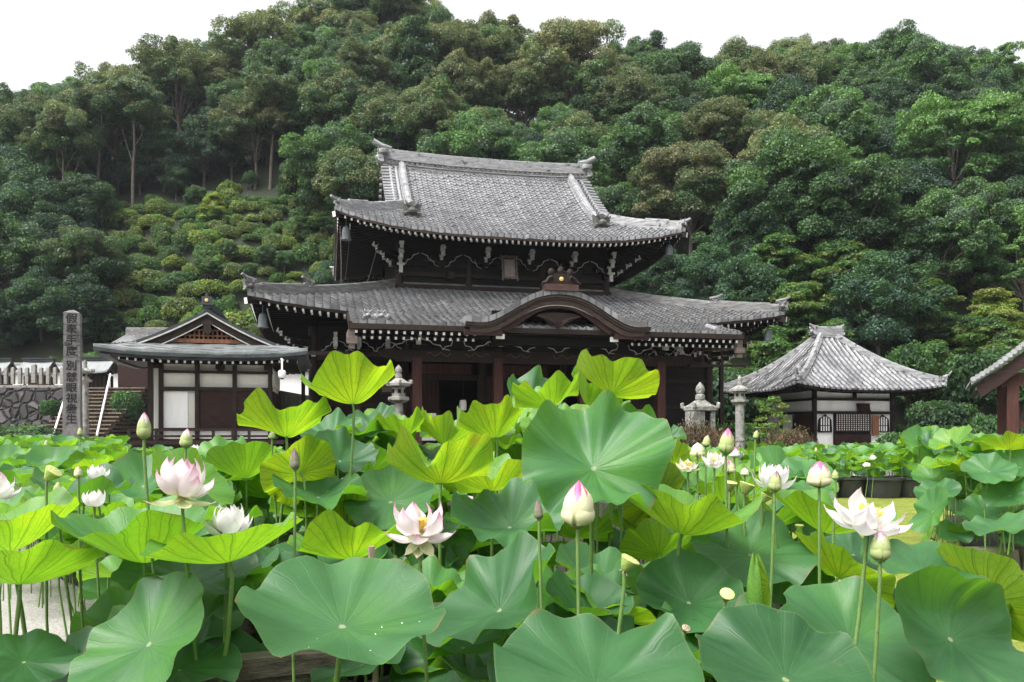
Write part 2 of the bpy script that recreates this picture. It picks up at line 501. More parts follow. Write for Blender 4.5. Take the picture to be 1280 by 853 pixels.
def tile_sheet(mb, hip, side, bmax, p=0.30, c=0.28, amp=0.045, step=0.030, round_caps=True, bmin=0.0, sub=6, a_lim=None, mat=0):
    uoff = 0.30 if round_caps else 0.08
    """a sheet of roof tiles with real waves across and steps along the slope"""
    A = hip.half(side, bmin)
    if a_lim is not None: A = a_lim
    nA = int(math.ceil(2 * A / p)) * sub
    a = np.linspace(-A, A, nA + 1)
    nb = max(2, int(round((bmax - bmin) / c)))
    bs, off, uvb = [], [], []
    for k in range(nb):
        b0 = bmin + (bmax - bmin) * k / nb; b1 = bmin + (bmax - bmin) * (k + 1) / nb
        bs += [b0, b1 - 0.004]; off += [step, 0.0]; uvb += [k + 0.02, k + 0.98]
    bs = np.array(bs); off = np.array(off); uvb = np.array(uvb)
    Ag, Bg = np.meshgrid(a, bs, indexing='ij')
    H = hip.half(side, Bg)
    if a_lim is not None: H = np.minimum(H, a_lim)
    Ac = np.clip(Ag, -H, H)
    P = hip.pos(side, Ac, Bg)
    ph = (a + A) / p
    if round_caps:
        t = np.abs((ph % 1.0) - 0.5) * 2          # 0 at cap crown
        prof = np.where(t < 0.45, np.sqrt(np.clip(1 - (t / 0.45) ** 2, 0, 1)), 0.0)
    else:
        t = ph % 1.0
        prof = 0.5 + 0.5 * np.cos(2 * PI * t)
    rg_ = np.random.default_rng(int(A * 100) + ord(side))
    jit = rg_.normal(0, .011, (int(ph.max()) + 2, len(bs) // 2 + 1))
    wav = .012 * np.sin(Ag * .9 + Bg * .7) + .010 * np.sin(Ag * 2.3 - Bg * 1.1)
    P[..., 2] += (amp * prof)[:, None] + off[None, :] + jit[np.floor(ph + (0 if round_caps else .5)).astype(int)[:, None], (np.arange(len(bs)) // 2)[None, :]] + wav * np.clip(Bg / .5, 0, 1)
    uv = np.stack([np.broadcast_to((ph + uoff)[:, None], Ag.shape), np.broadcast_to(uvb[None, :], Ag.shape)], -1)
    mb.grid(P, mat, uv)
    # lower edge: eave tile ends
    e = P[:, 0, :].copy(); e2 = e.copy(); e2[:, 2] -= (0.07 + amp * prof + step)
    mb.grid(np.stack([e2, e], 1), mat, np.stack([np.stack([ph, np.full_like(ph, -1)], -1)] * 2, 1))

def soffit_sheet(mb, hip, side, bmax, drop, mat=0, bmin=0.05, n=24):
    A = hip.half(side, bmin)
    a = np.linspace(-1, 1, n + 1)
    bs = np.linspace(bmin, bmax, 8)
    Ag, Bg = np.meshgrid(a, bs, indexing='ij')
    P = hip.pos(side, Ag * hip.half(side, Bg), Bg)
    P[..., 2] -= drop
    mb.grid(P, mat, flip=True)

def fascia(mb, hip, side, b, z_top, z_bot, thick=0.08, mat=0, n=40, inset=0.0):
    """a board under the eave that follows its curve"""
    A = float(hip.half(side, b))
    a = np.linspace(-A, A, n + 1)
    P = hip.pos(side, a, np.full_like(a, b))
    Q = hip.pos(side, a * (1 - thick / max(A, .1)), np.full_like(a, b + thick))
    top, bot = P.copy(), P.copy(); top[:, 2] += z_top; bot[:, 2] += z_bot
    t2, b2 = Q.copy(), Q.copy(); t2[:, 2] = top[:, 2]; b2[:, 2] = bot[:, 2]
    mb.grid(np.stack([bot, top], 1), mat)
    mb.grid(np.stack([b2, bot], 1), mat)
    mb.grid(np.stack([t2, b2], 1), mat)

def rafters(mb, hip, side, b0, b1, drop, w, h, gap, mat=0, endmat=1, trim=0.0, rise=None):
    """a row of rafters under the eave with white painted end faces"""
    A = float(hip.half(side, b0)) - trim
    n = int(2 * A / gap)
    for k in range(n + 1):
        a = -A + 2 * A * k / n
        p = hip.pos(side, a, b0); q = hip.pos(side, np.clip(a, -float(hip.half(side, b1)), float(hip.half(side, b1))), b1)
        if rise is not None:
            q = q.copy(); q[2] = p[2] + rise * (b1 - b0)
        mb.beam((p[0], p[1], p[2] - drop), (q[0], q[1], q[2] - drop), w, h, mat, endmat=endmat)

def ridge_line(mb, pts, w, h, mat=0, cap=0.06, lift_end=0.0):
    """a stacked-tile ridge: tall narrow body with a round cap, laid along points"""
    pts = [Vector(p) for p in pts]
    n = len(pts)
    prof = [(-w / 2 - .04, -0.10), (-w / 2 - .04, 0.06), (-w / 2, 0.07), (-w / 2, h), (-cap * 1.1, h), (-cap, h + cap * .9), (0, h + cap * 1.3), (cap, h + cap * .9), (cap * 1.1, h), (w / 2, h), (w / 2, 0.07), (w / 2 + .04, 0.06), (w / 2 + .04, -0.10)]
    k = len(prof)
    vs_, fs = [], []
    for i, p in enumerate(pts):
        d = (pts[min(i + 1, n - 1)] - pts[max(i - 1, 0)])
        d.z = 0; d.normalize()
        r = Vector((d.y, -d.x, 0))
        for x, z in prof:
            vs_.append(p + r * x + Vector((0, 0, z)))
    for i in range(n - 1):
        for j in range(k - 1):
            fs.append((i * k + j, i * k + j + 1, (i + 1) * k + j + 1, (i + 1) * k + j))
    fs.append(tuple(range(k - 1, -1, -1)))
    fs.append(tuple((n - 1) * k + j for j in range(k)))
    mb.add(vs_, fs, mat)

def hip_ridge_points(hip, sx, sy, b0, b1, n=14, dz=0.0):
    out = []
    for i in range(n):
        b = b0 + (b1 - b0) * i / (n - 1)
        p = hip.pos('f', sx * (hip.Ax - b), b)
        out.append((p[0], p[1] if sy < 0 else -p[1], p[2] + dz))
    return out

def goblin_tile(mb, o, rz, s=1.0, mat=0):
    """the ornamental ridge-end tile: a scrolled shield with two horns and a face boss"""
    keep = mb.M
    T = Matrix.Translation(Vector(o)) @ Matrix.Rotation(rz, 4, 'Z') @ Matrix.Scale(s, 4)
    mb.M = T if keep is None else keep @ T
    poly = [(-.42, -.32), (-.30, -.36), (-.18, -.22), (0, -.18), (.18, -.22), (.30, -.36), (.42, -.32), (.36, -.1), (.40, .12), (.44, .34), (.30, .26), (.16, .34), (0, .42), (-.16, .34), (-.30, .26), (-.44, .34), (-.40, .12), (-.36, -.1)]
    mb.prism(poly, -0.10, 0.10, mat)
    mb.lathe([(.0, 0), (.17, .02), (.20, .12), (.12, .24), (0, .27)], (0, -.14, -.13), 10, mat)
    for sx in (-1, 1):
        mb.tube([(sx * .12, -.12, .20), (sx * .24, -.18, .30), (sx * .30, -.16, .44)], [.07, .06, .02], 6, mat)
        mb.tube([(sx * .22, -.10, -.10), (sx * .34, -.16, -.14), (sx * .38, -.14, -.26), (sx * .30, -.14, -.30)], [.07, .07, .05, .03], 6, mat)
    mb.M = keep
# ------------------------------------------------------------------ main hall
HALL_RZ = math.atan(0.23)
HALL_O = Vector((1.116, 31.0, 0.0))
hall = thing('temple_hall', 'large two-storey temple hall with dark timber, silver tiled roofs and a curved entrance gable', 'temple hall', HALL_O, HALL_RZ)
M['wood_umber'] = noisy('umber_timber', (0.030, 0.020, 0.017), (0.075, 0.052, 0.044), 2.0, 0.6, 0.3, (1.5, 6, 6))
WT = [M['wood_black'], M['white']]; WB = [M['wood_black'], M['white_worn']]

def hall_world(p):
    c, s = math.cos(HALL_RZ), math.sin(HALL_RZ)
    return Vector((HALL_O.x + c * p[0] - s * p[1], HALL_O.y + s * p[0] + c * p[1], p[2]))

# upper roof -------------------------------------------------------
UC = 10.7                                   # depth of the hall's centre line
up = Hip(7.75, 7.1, 9.93, 0.431, 0.0375, 0.75, 3.2, gable_x=5.25)
def shifted(mb, dy):
    mb.M = Matrix.Translation((0, dy, 0)); return mb
mb = shifted(MB(), UC)
tile_sheet(mb, up, 'f', 7.0, p=0.285, c=0.235, amp=0.060, step=0.045, round_caps=False)
tile_sheet(mb, up, 'b', 7.0, p=0.57, c=0.47, amp=0.05, step=0.035, round_caps=False)
upper_roof = mb.build('upper_roof', M['tile'], hall, smooth=30)
for sd in 'lr':
    mb = shifted(MB(), UC)
    tile_sheet(mb, up, sd, 3.1, p=0.285, c=0.235, amp=0.060, step=0.045, round_caps=False)
    mb.build('hip_slope', M['tile'], upper_roof, smooth=30)
# verge: short tiles running out at the gable ends, with round ends; descending and hip ridges, one of each per corner
for sx in (-1, 1):
    for sy in (-1, 1):
        mb = shifted(MB(), UC)
        for k in range(17):
            b = 2.55 + k * 0.262
            z = float(up.z(np.array(b))) + 0.11
            y = sy * (up.Ay - b)
            mb.tube([(sx * 4.9, y, z + .03), (sx * 5.46, y, z)], 0.085, 8)
        for x0, rr in ((5.02, .075), (4.72, .075)):
            mb.tube([(sx * x0, sy * (up.Ay - b), float(up.z(np.array(b))) + .10) for b in np.linspace(2.5, 6.9, 14)], rr, 8)
        mb.build('verge_tile_row', M['tile'], upper_roof, smooth=40)
        mb = shifted(MB(), UC)
        ridge_line(mb, [(sx * 4.42, sy * (up.Ay - b), float(up.z(np.array(b))) + .03) for b in np.linspace(2.05, 6.9, 16)], 0.30, 0.36, cap=.085)
        mb.build('descending_ridge', M['ridge'], upper_roof, smooth=40)
        mb = shifted(MB(), UC)
        hp = hip_ridge_points(up, sx, sy, 0.1, 3.0, 14, 0.02)
        ridge_line(mb, hp, 0.26, 0.27, cap=.085)
        hp = hip_ridge_points(up, sx, sy, -0.05, 1.35, 8, 0.02)
        ridge_line(mb, [(p[0], p[1], p[2] + .20) for p in hp[3:]], 0.22, 0.14, cap=.08)
        goblin_tile(mb, (sx * 7.68, sy * 7.03, float(up.z(np.array(0))) + up.lift + .30), -sx * PI / 4 * (1 if sy < 0 else 3), .40)
        mb.tube([(sx * 7.5, sy * 6.85, 10.98), (sx * 7.78, sy * 7.12, 11.06), (sx * 7.92, sy * 7.26, 11.13)], [.09, .08, .05], 8)
        mb.build('hip_ridge', M['ridge'], upper_roof, smooth=40)
        mb = shifted(MB(), UC)
        goblin_tile(mb, (sx * 4.42, sy * (up.Ay - 1.95), float(up.z(np.array(1.95))) + .36), 0 if sy < 0 else PI, 1.0)
        mb.build('ridge_end_ornament', M['goblin'], upper_roof, smooth=40)
# main ridge, sagging, with upswept ends
mb = shifted(MB(), UC)
zr = float(up.z(np.array(7.0)))
xs = np.linspace(-5.35, 5.35, 26)
pts = [(x, 0, zr - 0.02 + 0.15 * abs(x / 5.35) ** 2.4) for x in xs]
ridge_line(mb, pts, 0.46, 0.74, cap=.11)
main_ridge = mb.build('main_ridge', M['ridge'], upper_roof, smooth=40)
mb = shifted(MB(), UC)
for sy in (-1, 1):                           # a carved course low on the ridge and a moulding above it
    for kk, (dz, rr) in enumerate(((0.26, .05), (0.05, .06))):
        mb.tube([(x, sy * 0.25, zp + dz) for (x, _, zp) in pts], rr, 6)
    for x in np.arange(-5.2, 5.21, 0.26):
        zp = zr + 0.15 * abs(x / 5.35) ** 2.4
        mb.box((x, sy * 0.245, zp + .15), (.15, .07, .10))
mb.build('carved_course', M['ridge_dark'], main_ridge, smooth=40)
for sx in (-1, 1):
    mb = shifted(MB(), UC)
    x = sx * 5.42; zt = zr + 0.17
    goblin_tile(mb, (x, 0, zt + .34), sx * PI / 2, .95)
    mb.tube([(x - sx * .5, 0, zt + .83), (x, 0, zt + .92), (x + sx * .42, 0, zt + 1.13)], [.10, .13, .15], 10)
    mb.lathe([(.0, -.1), (.24, -.1), (.26, 0), (.24, .1), (0, .1)], (x - sx * .1, -.3, zt + .55), 12)
    mb.build('ridge_end_ornament', M['ridge'], main_ridge, smooth=40)
# gable walls under the verge
for sx in (-1, 1):
    mb = shifted(MB(), UC)
    P = [(sx * 4.55, -(up.Ay - b), float(up.z(np.array(b))) - .05) for b in np.linspace(2.7, 7.1, 12)]
    Q = [(p[0], -p[1], p[2]) for p in P[::-1]]
    mb.add(P + Q, [tuple(range(len(P + Q)))])
    for sy in (-1, 1):
        tp = [(sx * 5.30, sy * (up.Ay - b), float(up.z(np.array(b))) - .02) for b in np.linspace(2.4, 7.1, 12)]
        for i in range(11):
            mb.beam((tp[i][0], tp[i][1], tp[i][2] - .2), (tp[i + 1][0], tp[i + 1][1], tp[i + 1][2] - .2), .08, .34)
    mb.build('gable_wall', M['wood_dark'], upper_roof)

def eaves(hip, dy, sides, wall_b, parent, drop1, fas_mat, gap, rise, trim=0.3, skip_front=None):
    """fascia, two tiers of white ended rafters and the boards above them"""
    mb = shifted(MB(), dy)
    for sd in sides:
        fascia(mb, hip, sd, 0.03, -0.02, -0.17, .10)
    mb.build('eave_board', fas_mat, parent)
    mb = shifted(MB(), dy)
    for sd in sides:
        soffit_sheet(mb, hip, sd, wall_b + .4, 0.20, bmin=.08)
    mb.build('soffit', M['wood_black'], parent)
    for sd in sides:
        mb = shifted(MB(), dy)
        rafters(mb, hip, sd, 0.10, wall_b * .62, drop1, .085, .10, gap, trim=trim, rise=rise)
        rafters(mb, hip, sd, 0.62, wall_b, drop1 + .17, .085, .11, gap, trim=trim + .1, rise=rise)
        mb.build('rafter_row', WT, parent)
    for sx in (-1, 1):
        mb = shifted(MB(), dy)
        for sy in (-1,):
            p = hip.pos('f', sx * hip.Ax, 0); q = hip.pos('f', sx * (hip.Ax - wall_b), wall_b)
            mb.beam((p[0] + sx * .05, p[1] - .05, p[2] - .27), (q[0], q[1], q[2] - .45), .17, .22, 0, endmat=1)
        mb.build('hip_rafter', WT, parent)
eaves(up, UC, 'flrb', 2.6, upper_roof, 0.26, M['wood_red'], 0.262, 0.22)

# upper storey walls ------------------------------------------------
UW, UV0, UV1 = 4.95, 6.3, 15.1
mb = MB()
mb.box((0, (UV0 + UV1) / 2, 9.2), (2 * UW, UV1 - UV0, 3.4))
upper_wall = mb.build('upper_wall', M['wood_black'], hall)
mb = MB()
for z, h, d in ((8.05, .20, .16), (8.62, .16, .08), (9.30, .14, .07)):
    mb.beam((-UW - .15, UV0 - d, z), (UW + .15, UV0 - d, z), .12, h)
for u in (-4.9, -1.75, 1.75, 4.9):
    mb.tube([(u, UV0 - .02, 8.0), (u, UV0 - .02, 9.4)], .17, 12)
for u in (-2.6, 2.6):
    mb.tube([(u, UV0 - .2, 8.42), (u, UV0 - .2, 8.75)], [.20, .19], 12)
mb.build('wall_rail', M['wood_dark'], upper_wall)

def bracket(mb, o, s=1.0, side=0, tall=True):
    """a stepped bracket: block, arm and stepped blocks reaching outward, white on every end face"""
    x, y, z = o
    mb.box((x, y - .05, z), (.34 * s, .34 * s, .20 * s), None, 0, 1.15)
    mb.beam((x - .55 * s, y - .06, z + .20 * s), (x + .55 * s, y - .06, z + .20 * s), .13 * s, .16 * s, 0, endmat=1)
    for k, (dy, dz) in enumerate(((-.38, .20), (-.70, .46), (-.98, .72))):
        if k == 2 and not tall: break
        mb.beam((x + side * dy * -1 * 0, y + .2, z + dz * s), (x, y + dy * s, z + dz * s), .15 * s, .18 * s, 0, endmat=1)
        mb.box((x, y + (dy + .06) * s, z + (dz + .15) * s), (.20 * s, .20 * s, .12 * s), None, 1)
    for sx in (-1, 1):
        mb.box((x + sx * .46 * s, y - .06, z + .34 * s), (.18 * s, .18 * s, .11 * s), None, 0)

def white_vee(mb, c, w, h, y, r=.017):
    """white edge of a cloud shaped bracket arm pair, like an open bird"""
    for sx in (-1, 1):
        pts = [(c[0] + sx * 0.04 * w, y, c[1] + h), (c[0] + sx * .30 * w, y - .02, c[1] + .80 * h), (c[0] + sx * .38 * w, y, c[1] + .52 * h), (c[0] + sx * .56 * w, y - .02, c[1] + .40 * h), (c[0] + sx * .62 * w, y, c[1] + .12 * h), (c[0] + sx * .80 * w, y, c[1])]
        mb.tube(pts, [r, r * 1.5, r * .8, r * 1.5, r * .8, r * .7], 5, 1)

for i, u in enumerate((-1.0, 1.0, -3.0, 3.0)):
    mb = MB(); bracket(mb, (u * 1.02, UV0 - .2, 9.12), .85, tall=False)
    mb.box((u * 1.02, UV0 - 1.05, 9.55), (.16, .10, .48), None, 1)
    mb.box((u * 1.02, UV0 - 1.05, 9.68), (.24, .10, .12), None, 1)
    mb.build('bracket', WB, upper_wall)
for u in (-4.9, 4.9):
    mb = MB(); bracket(mb, (u, UV0 - .2, 8.9), 1.0)
    s = 1 if u > 0 else -1
    for k in range(3):
        mb.beam((u, UV0, 9.0 + k * .24), (u + s * (.45 + k * .32), UV0 - (.45 + k * .32), 9.0 + k * .26), .14, .2, 0, endmat=1)
        mb.tube([(u + s * (.45 + k * .32), UV0 - (.47 + k * .32), 9.0 + k * .26), (u + s * (.60 + k * .32), UV0 - (.62 + k * .32), 9.05 + k * .26), (u + s * (.55 + k * .32), UV0 - (.60 + k * .32), 9.2 + k * .26)], [.05, .06, .03], 6, 1)
        mb.box((u + s * (.40 + k * .3), UV0 - .2, 8.95 + k * .30), (.14, .18, .10), None, 1)
    mb.box((u, UV0 - .75, 8.75), (.16, .12, .42), None, 1); mb.box((u, UV0 - .75, 8.92), (.34, .12, .09), None, 1)
    mb.box((u, UV0 - .95, 9.35), (.16, .12, .40), None, 1); mb.box((u, UV0 - .95, 9.42), (.24, .12, .10), None, 1)
    mb.build('corner_bracket', WB, upper_wall)
for u in (-4.0, -2.05, 0.0, 2.05, 4.0):
    mb = MB()
    if u == 0:
        for sx in (-1, 1):
            white_vee(mb, (sx * .45, 9.0), .7, .50, UV0 - .35)
    else:
        white_vee(mb, (u, 8.95), 1.05, .58, UV0 - .35)
    mb.box((u, UV0 - .12, 9.15), (.5, .14, .35), None, 0, .6)
    mb.build('cloud_bracket', WB, upper_wall)

# lower roof ---------------------------------------------------------
lo = Hip(10.9, 10.1, 5.92, 0.300, 0.010, 0.62, 3.2)
mb = shifted(MB(), UC)
tile_sheet(mb, lo, 'f', 5.85, p=0.30, c=0.27, amp=0.070, step=0.05, round_caps=False)
for sd in 'lr':
    tile_sheet(mb, lo, sd, 5.95, p=0.30, c=0.27, amp=0.070, step=0.05, round_caps=False)
tile_sheet(mb, lo, 'b', 5.85, p=0.60, c=0.54, amp=0.050, step=0.035, round_caps=False)
lower_roof = mb.build('lower_roof', M['tile_old'], hall, smooth=30)
for sx in (-1, 1):
    mb = shifted(MB(), UC)
    ridge_line(mb, hip_ridge_points(lo, sx, -1, 0.15, 5.9, 20, 0.02), 0.30, 0.26, cap=.09)
    hp2 = hip_ridge_points(lo, sx, -1, -0.05, 2.1, 10, 0.02)
    ridge_line(mb, [(p[0], p[1], p[2] + .16) for p in hp2[2:]], 0.24, 0.16, cap=.08)
    for b, s in ((0.05, .55), (2.1, .5)):
        p = hip_ridge_points(lo, sx, -1, b, b + .1, 2, .3)[0]
        goblin_tile(mb, p, -sx * PI / 4, s)
        mb.tube([(p[0] - sx * .2, p[1] + .2, p[2] + .22), (p[0] + sx * .05, p[1] - .05, p[2] + .27), (p[0] + sx * .22, p[1] - .22, p[2] + .38)], [.09, .08, .05], 8)
    mb.build('hip_ridge', M['ridge_dark'], lower_roof, smooth=40)
mb = shifted(MB(), UC)
ridge_line(mb, [(x, -4.42, float(lo.z(np.array(5.70)))) for x in np.linspace(-5.0, 5.0, 20)], .3, .20, cap=.08)
for sx in (-1, 1):
    ridge_line(mb, [(sx * 5.05, y, float(lo.z(np.array(5.75)))) for y in np.linspace(-4.4, 4.4, 10)], .3, .20, cap=.08)
mb.build('top_ridge', M['ridge_dark'], lower_roof, smooth=40)
eaves(lo, UC, 'flrb', 5.2, lower_roof, 0.26, M['wood_dark'], 0.30, 0.16, trim=.35)

# porch roof: the front slope carried forward in the middle -----------------
KU, KV0, KV1, KZ0, KZ1 = 7.3, -2.35, 1.30, 5.20, 6.13
class Porch(Hip):
    def half(s, side, b): return np.full(np.shape(b), KU) if np.ndim(b) else np.float64(KU)
    def pos(s, side, a, b):
        a = np.asarray(a, float); b = np.asarray(b, float)
        t = b / (KV1 - KV0)
        z = KZ0 + (KZ1 - KZ0) * (0.86 * t + .14 * t * t) + .04 * (np.abs(a) / KU) ** 6
        return np.stack([a, KV0 + b, z], -1)
porch = Porch(KU, 1, KZ0, .25, 0, 0)
mb = MB()
tile_sheet(mb, porch, 'f', KV1 - KV0, p=0.30, c=0.27, amp=0.070, step=0.05, round_caps=False)
porch_roof = mb.build('porch_roof', M['tile_old'], hall, smooth=30)
mb = MB()
for sx in (-1, 1):
    P = [porch.pos('f', sx * KU, b) for b in np.linspace(0, KV1 - KV0, 8)]
    for i in range(7):
        a, b = P[i], P[i + 1]
        mb.beam((a[0], a[1], a[2] - .12), (b[0], b[1], b[2] - .12), .10, .26)
mb.beam((-KU - .05, KV0 + .04, KZ0 - .10), (KU + .05, KV0 + .04, KZ0 - .10), .10, .18)
mb.build('eave_board', M['wood_dark'], porch_roof)
mb = MB()
mb.box((0, (KV0 + KV1) / 2 + .1, 5.42), (2 * KU - .1, 3.6, .04), Matrix.Rotation(math.atan2(KZ1 - KZ0, KV1 - KV0), 3, 'X'))
mb.build('soffit', M['wood_black'], porch_roof)
for half_ in (-1, 1):
    mb = MB()
    for tier, (v0, dz) in enumerate(((KV0 + .10, -.28), (KV0 + .42, -.44))):
        for k in range(53):
            u = -7.1 + 14.2 * k / 52
            if abs(u) < 2.95 or u * half_ < 0: continue
            mb.beam((u, v0, KZ0 + dz), (u, .9, KZ0 + dz + .55), .085, .10, 0, endmat=1)
    mb.build('rafter_row', WT, porch_roof)
for sx in (-1, 1):
    mb = MB(); mb.beam((sx * 7.25, KV0 + .12, KZ0 - .36), (sx * 7.25, 1.5, KZ0 - .1), .22, .34, 0, endmat=0)
    mb.box((sx * 7.25, KV0 + .15, KZ0 - .60), (.34, .2, .20), None, 0); mb.box((sx * 7.25, KV0 + .2, KZ0 - .78), (.20, .2, .18), None, 0)
    mb.build('beam_end', [M['wood_grey'], M['white']], porch_roof)
# a few loose cover tiles bleached white near the porch's left and right ends
for u0 in (-6.55, -6.15, -2.9, 6.3):
    mb = MB()
    P = [porch.pos('f', u0 + .03 * k, b) for k, b in enumerate(np.linspace(.1, 1.35, 8))]
    mb.tube([(p[0], p[1], p[2] + .12) for p in P], .10, 8)
    mb.build('cover_tile', M['tile'], porch_roof, smooth=40)
for u0 in (-6.7, -6.25):
    mb = MB(); goblin_tile(mb, (u0, KV0 + .15, KZ0 + .30), 0, .45); mb.build('ridge_end_ornament', M['ridge'], porch_roof, smooth=40)

# curved gable over the entrance -------------------------------------------------
GW = 3.42
def gz(u, lift=0.0):
    t = np.clip(np.abs(u) / 3.0, 0, 1)
    return 5.43 + 1.10 * (0.5 + 0.5 * np.cos(PI * t ** 1.15)) + 0.05 * np.clip((np.abs(u) - 2.6) / .8, 0, 1) + lift
us = np.linspace(-GW, GW, 81)
def curve(dz, shrink=1.0, lo_clip=None):
    z = gz(us) + dz
    if lo_clip is not None: z = np.maximum(z, lo_clip)
    return [(u * shrink, zz) for u, zz in zip(us, z)]
GY = -2.75
mb = MB()
vy = []
yy = np.linspace(GY, 3.4, 60)
U, Y = np.meshgrid(np.linspace(-GW, GW, 97), yy, indexing='ij')
fade = np.clip((Y - GY) / 6.2, 0, 1)
Zg = gz(U) + 0.07 * fade
cap = 0.03 * (((np.arange(97) / 4) % 1.0) > .5)
Zg = Zg + 0.035 * (0.5 + 0.5 * np.cos(2 * PI * (Y - GY) / .26)) 
uvg = np.stack([(Y - GY) / .26, (U + GW) / .28], -1)
mb.grid(np.stack([U, Y, Zg], -1), 0, uvg)
P0 = np.stack([U[:, 0], Y[:, 0], Zg[:, 0]], -1); P1 = P0.copy(); P1[:, 2] -= .20
mb.grid(np.stack([P1, P0], 1), 0, np.stack([uvg[:, 0], uvg[:, 0]], 1))
for sx in (0, -1):
    A = np.stack([U[sx, :], Y[sx, :], Zg[sx, :]], -1); B = A.copy(); B[:, 2] -= .3
    mb.grid(np.stack([A, B], 1), 0)
curved_gable = mb.build('curved_gable', M['tile_old'], hall, smooth=35)
mb = MB(); mb.ribbon(curve(-.19), curve(-.26), GY + .04, GY + .30)
mb.ribbon(curve(-.25, .985), curve(-.33, .985), GY + .10, GY + .34)
mb.build('gable_moulding', M['wood_umber'], curved_gable, smooth=40)
mb = MB()
low = [(u * .86, z - .34) for u, z in curve(0)]
arch = [(u * .80, max(z - .86 - .05 * (1 - abs(u) / GW), 4.92)) for u, z in curve(0)]
mb.ribbon([(u * .955, z - .32) for u, z in curve(0)], [(u * .94, z - .50) for u, z in curve(0)], GY + .16, GY + .28)
mb.build('bargeboard', M['wood_umber'], curved_gable, smooth=40)
mb = MB()
us2 = np.linspace(-2.2, 2.2, 61)
out_ = [(u, float(gz(u)) - .49) for u in us2]
inn_ = [(u * .86, float(gz(u)) - .62 - .04 * (abs(u) / 2.5) ** 2) for u in us2]
mb.ribbon(out_, inn_, GY + .24, GY + .36)
for sx in (-1, 1):
    mb.box((sx * 2.75, GY + .27, 4.97), (1.35, .16, .20))
mb.build('inner_bargeboard', M['wood_plank'], curved_gable, smooth=40)
mb = MB()                                     # white line on the lower edge of the bargeboard
mb.tube([(u * .99, GY + .22, float(gz(u)) - .52) for u in us2[8:-8]], .018, 5)
for sx in (-1, 1):
    mb.box((sx * 2.12, GY + .35, 4.86), (.30, .06, .17))
mb.build('white_edge', M['white'], curved_gable)
mb = MB()                                     # hanging carved pendant under the peak
pts = [(-.85, 5.62), (-.5, 5.50), (-.35, 5.36), (-.12, 5.30), (0, 5.16), (.12, 5.30), (.35, 5.36), (.5, 5.50), (.85, 5.62), (.6, 5.72), (0, 5.76), (-.6, 5.72)]
mb.prism(pts, GY + .26, GY + .36)
for sx in (-1, 1):
    mb.tube([(sx * .1, GY + .24, 5.40), (sx * .4, GY + .22, 5.52), (sx * .78, GY + .24, 5.62)], [.05, .06, .03], 6)
    mb.tube([(sx * .08, GY + .24, 5.30), (sx * .28, GY + .2, 5.44), (sx * .5, GY + .24, 5.50)], [.04, .05, .03], 6)
mb.build('carved_pendant', M['wood_dark'], curved_gable, smooth=40)
mb = MB()
mb.box((0, GY + 1.0, 4.80), (4.6, .34, .26)); mb.box((0, GY + 1.5, 5.3), (4.4, .06, 1.3))
for u in (-1.15, 1.15): mb.box((u, GY + 1.40, 5.25), (.12, .1, 1.1))
mb.box((1.05, GY + 1.4, 5.3), (.7, .06, .8), None, 1)
mb.build('gable_panel', [M['dark_room'], M['wood_plank']], curved_gable)
mb = MB()                                     # tiled ridge running back from the ornament
ridge_line(mb, [(0, y, 6.56) for y in np.linspace(GY + .15, 3.5, 12)], .34, .22, cap=.09)
mb.build('gable_ridge', M['ridge_dark'], curved_gable, smooth=40)
mb = MB()
mb.box((0, GY + .06, 6.60), (1.25, .34, .22)); 
crest = mb.build('ornament_base', M['wood_red'], curved_gable)
mb = MB()
poly = [(-.70, 6.70), (.70, 6.70), (.62, 6.80), (.50, 6.82), (.40, 7.00), (.30, 7.04), (.20, 7.10), (-.20, 7.10), (-.30, 7.04), (-.40, 7.00), (-.50, 6.82), (-.62, 6.80)]
mb.prism(poly, GY - .04, GY + .16)
for sx in (-1, 1):
    mb.tube([(sx * .70, GY - .05, 6.74), (sx * .55, GY - .09, 6.78), (sx * .47, GY - .09, 6.92), (sx * .34, GY - .09, 6.98), (sx * .30, GY - .09, 6.88)], [.04, .06, .06, .05, .03], 6)
for x in (-.34, 0, .34):
    mb.lathe([(0, -.13), (.09, -.1), (.13, 0), (.09, .1), (0, .13)], (x, GY + .04, 7.16 + (.05 if x == 0 else 0)), 10)
orn = mb.build('ridge_ornament', M['wood_dark'], curved_gable, smooth=45)
mb = MB(); mb.M = Matrix.Translation((0, GY - .06, 6.90)) @ Matrix.Rotation(R(90), 4, 'X')
mb.lathe([(0, -.02), (.075, -.02), (.075, .015), (.05, .025), (0, .025)], (0, 0, 0), 20)
mb.build('gilt_crest', M['gold'], orn, smooth=40)

# porch posts and beams ---------------------------------------------------------
PU = (-4.8, -1.71, 1.71, 4.95)
for u in PU:
    mb = MB(); mb.tube([(u, 0, .35), (u, 0, 4.20)], .19, 4) if False else mb.box((u, 0, 2.35), (.34, .34, 3.9))
    post = mb.build('porch_post', M['wood_post'], hall)
    mb = MB(); mb.box((u, 0, .45), (.5, .5, .3), None, 0, .9); mb.build('post_base', M['stone'], post)
mb = MB()
mb.beam((-5.6, 0, 4.34), (5.75, 0, 4.34), .26, .42)
for sx in (-1, 1):
    x0 = -5.6 if sx < 0 else 5.75
    mb.prism([(x0, 4.2), (x0 + sx * .5, 4.3), (x0 + sx * .62, 4.48), (x0 + sx * .4, 4.62), (x0, 4.55)][::(1 if sx > 0 else -1)], -.13, .13)
porch_beam = mb.build('porch_beam', M['wood_dark'], hall)
mb = MB()
for a, b in zip(PU[:-1], PU[1:]):             # faint carved scrolls near each post
    for x, sx in ((a + .25, 1), (b - .25, -1)):
        pts = [(x + sx * (.1 + .13 * k), -.135, 4.40 + .085 * math.sin(k * 1.9)) for k in range(8)]
        mb.tube(pts, .012, 4)
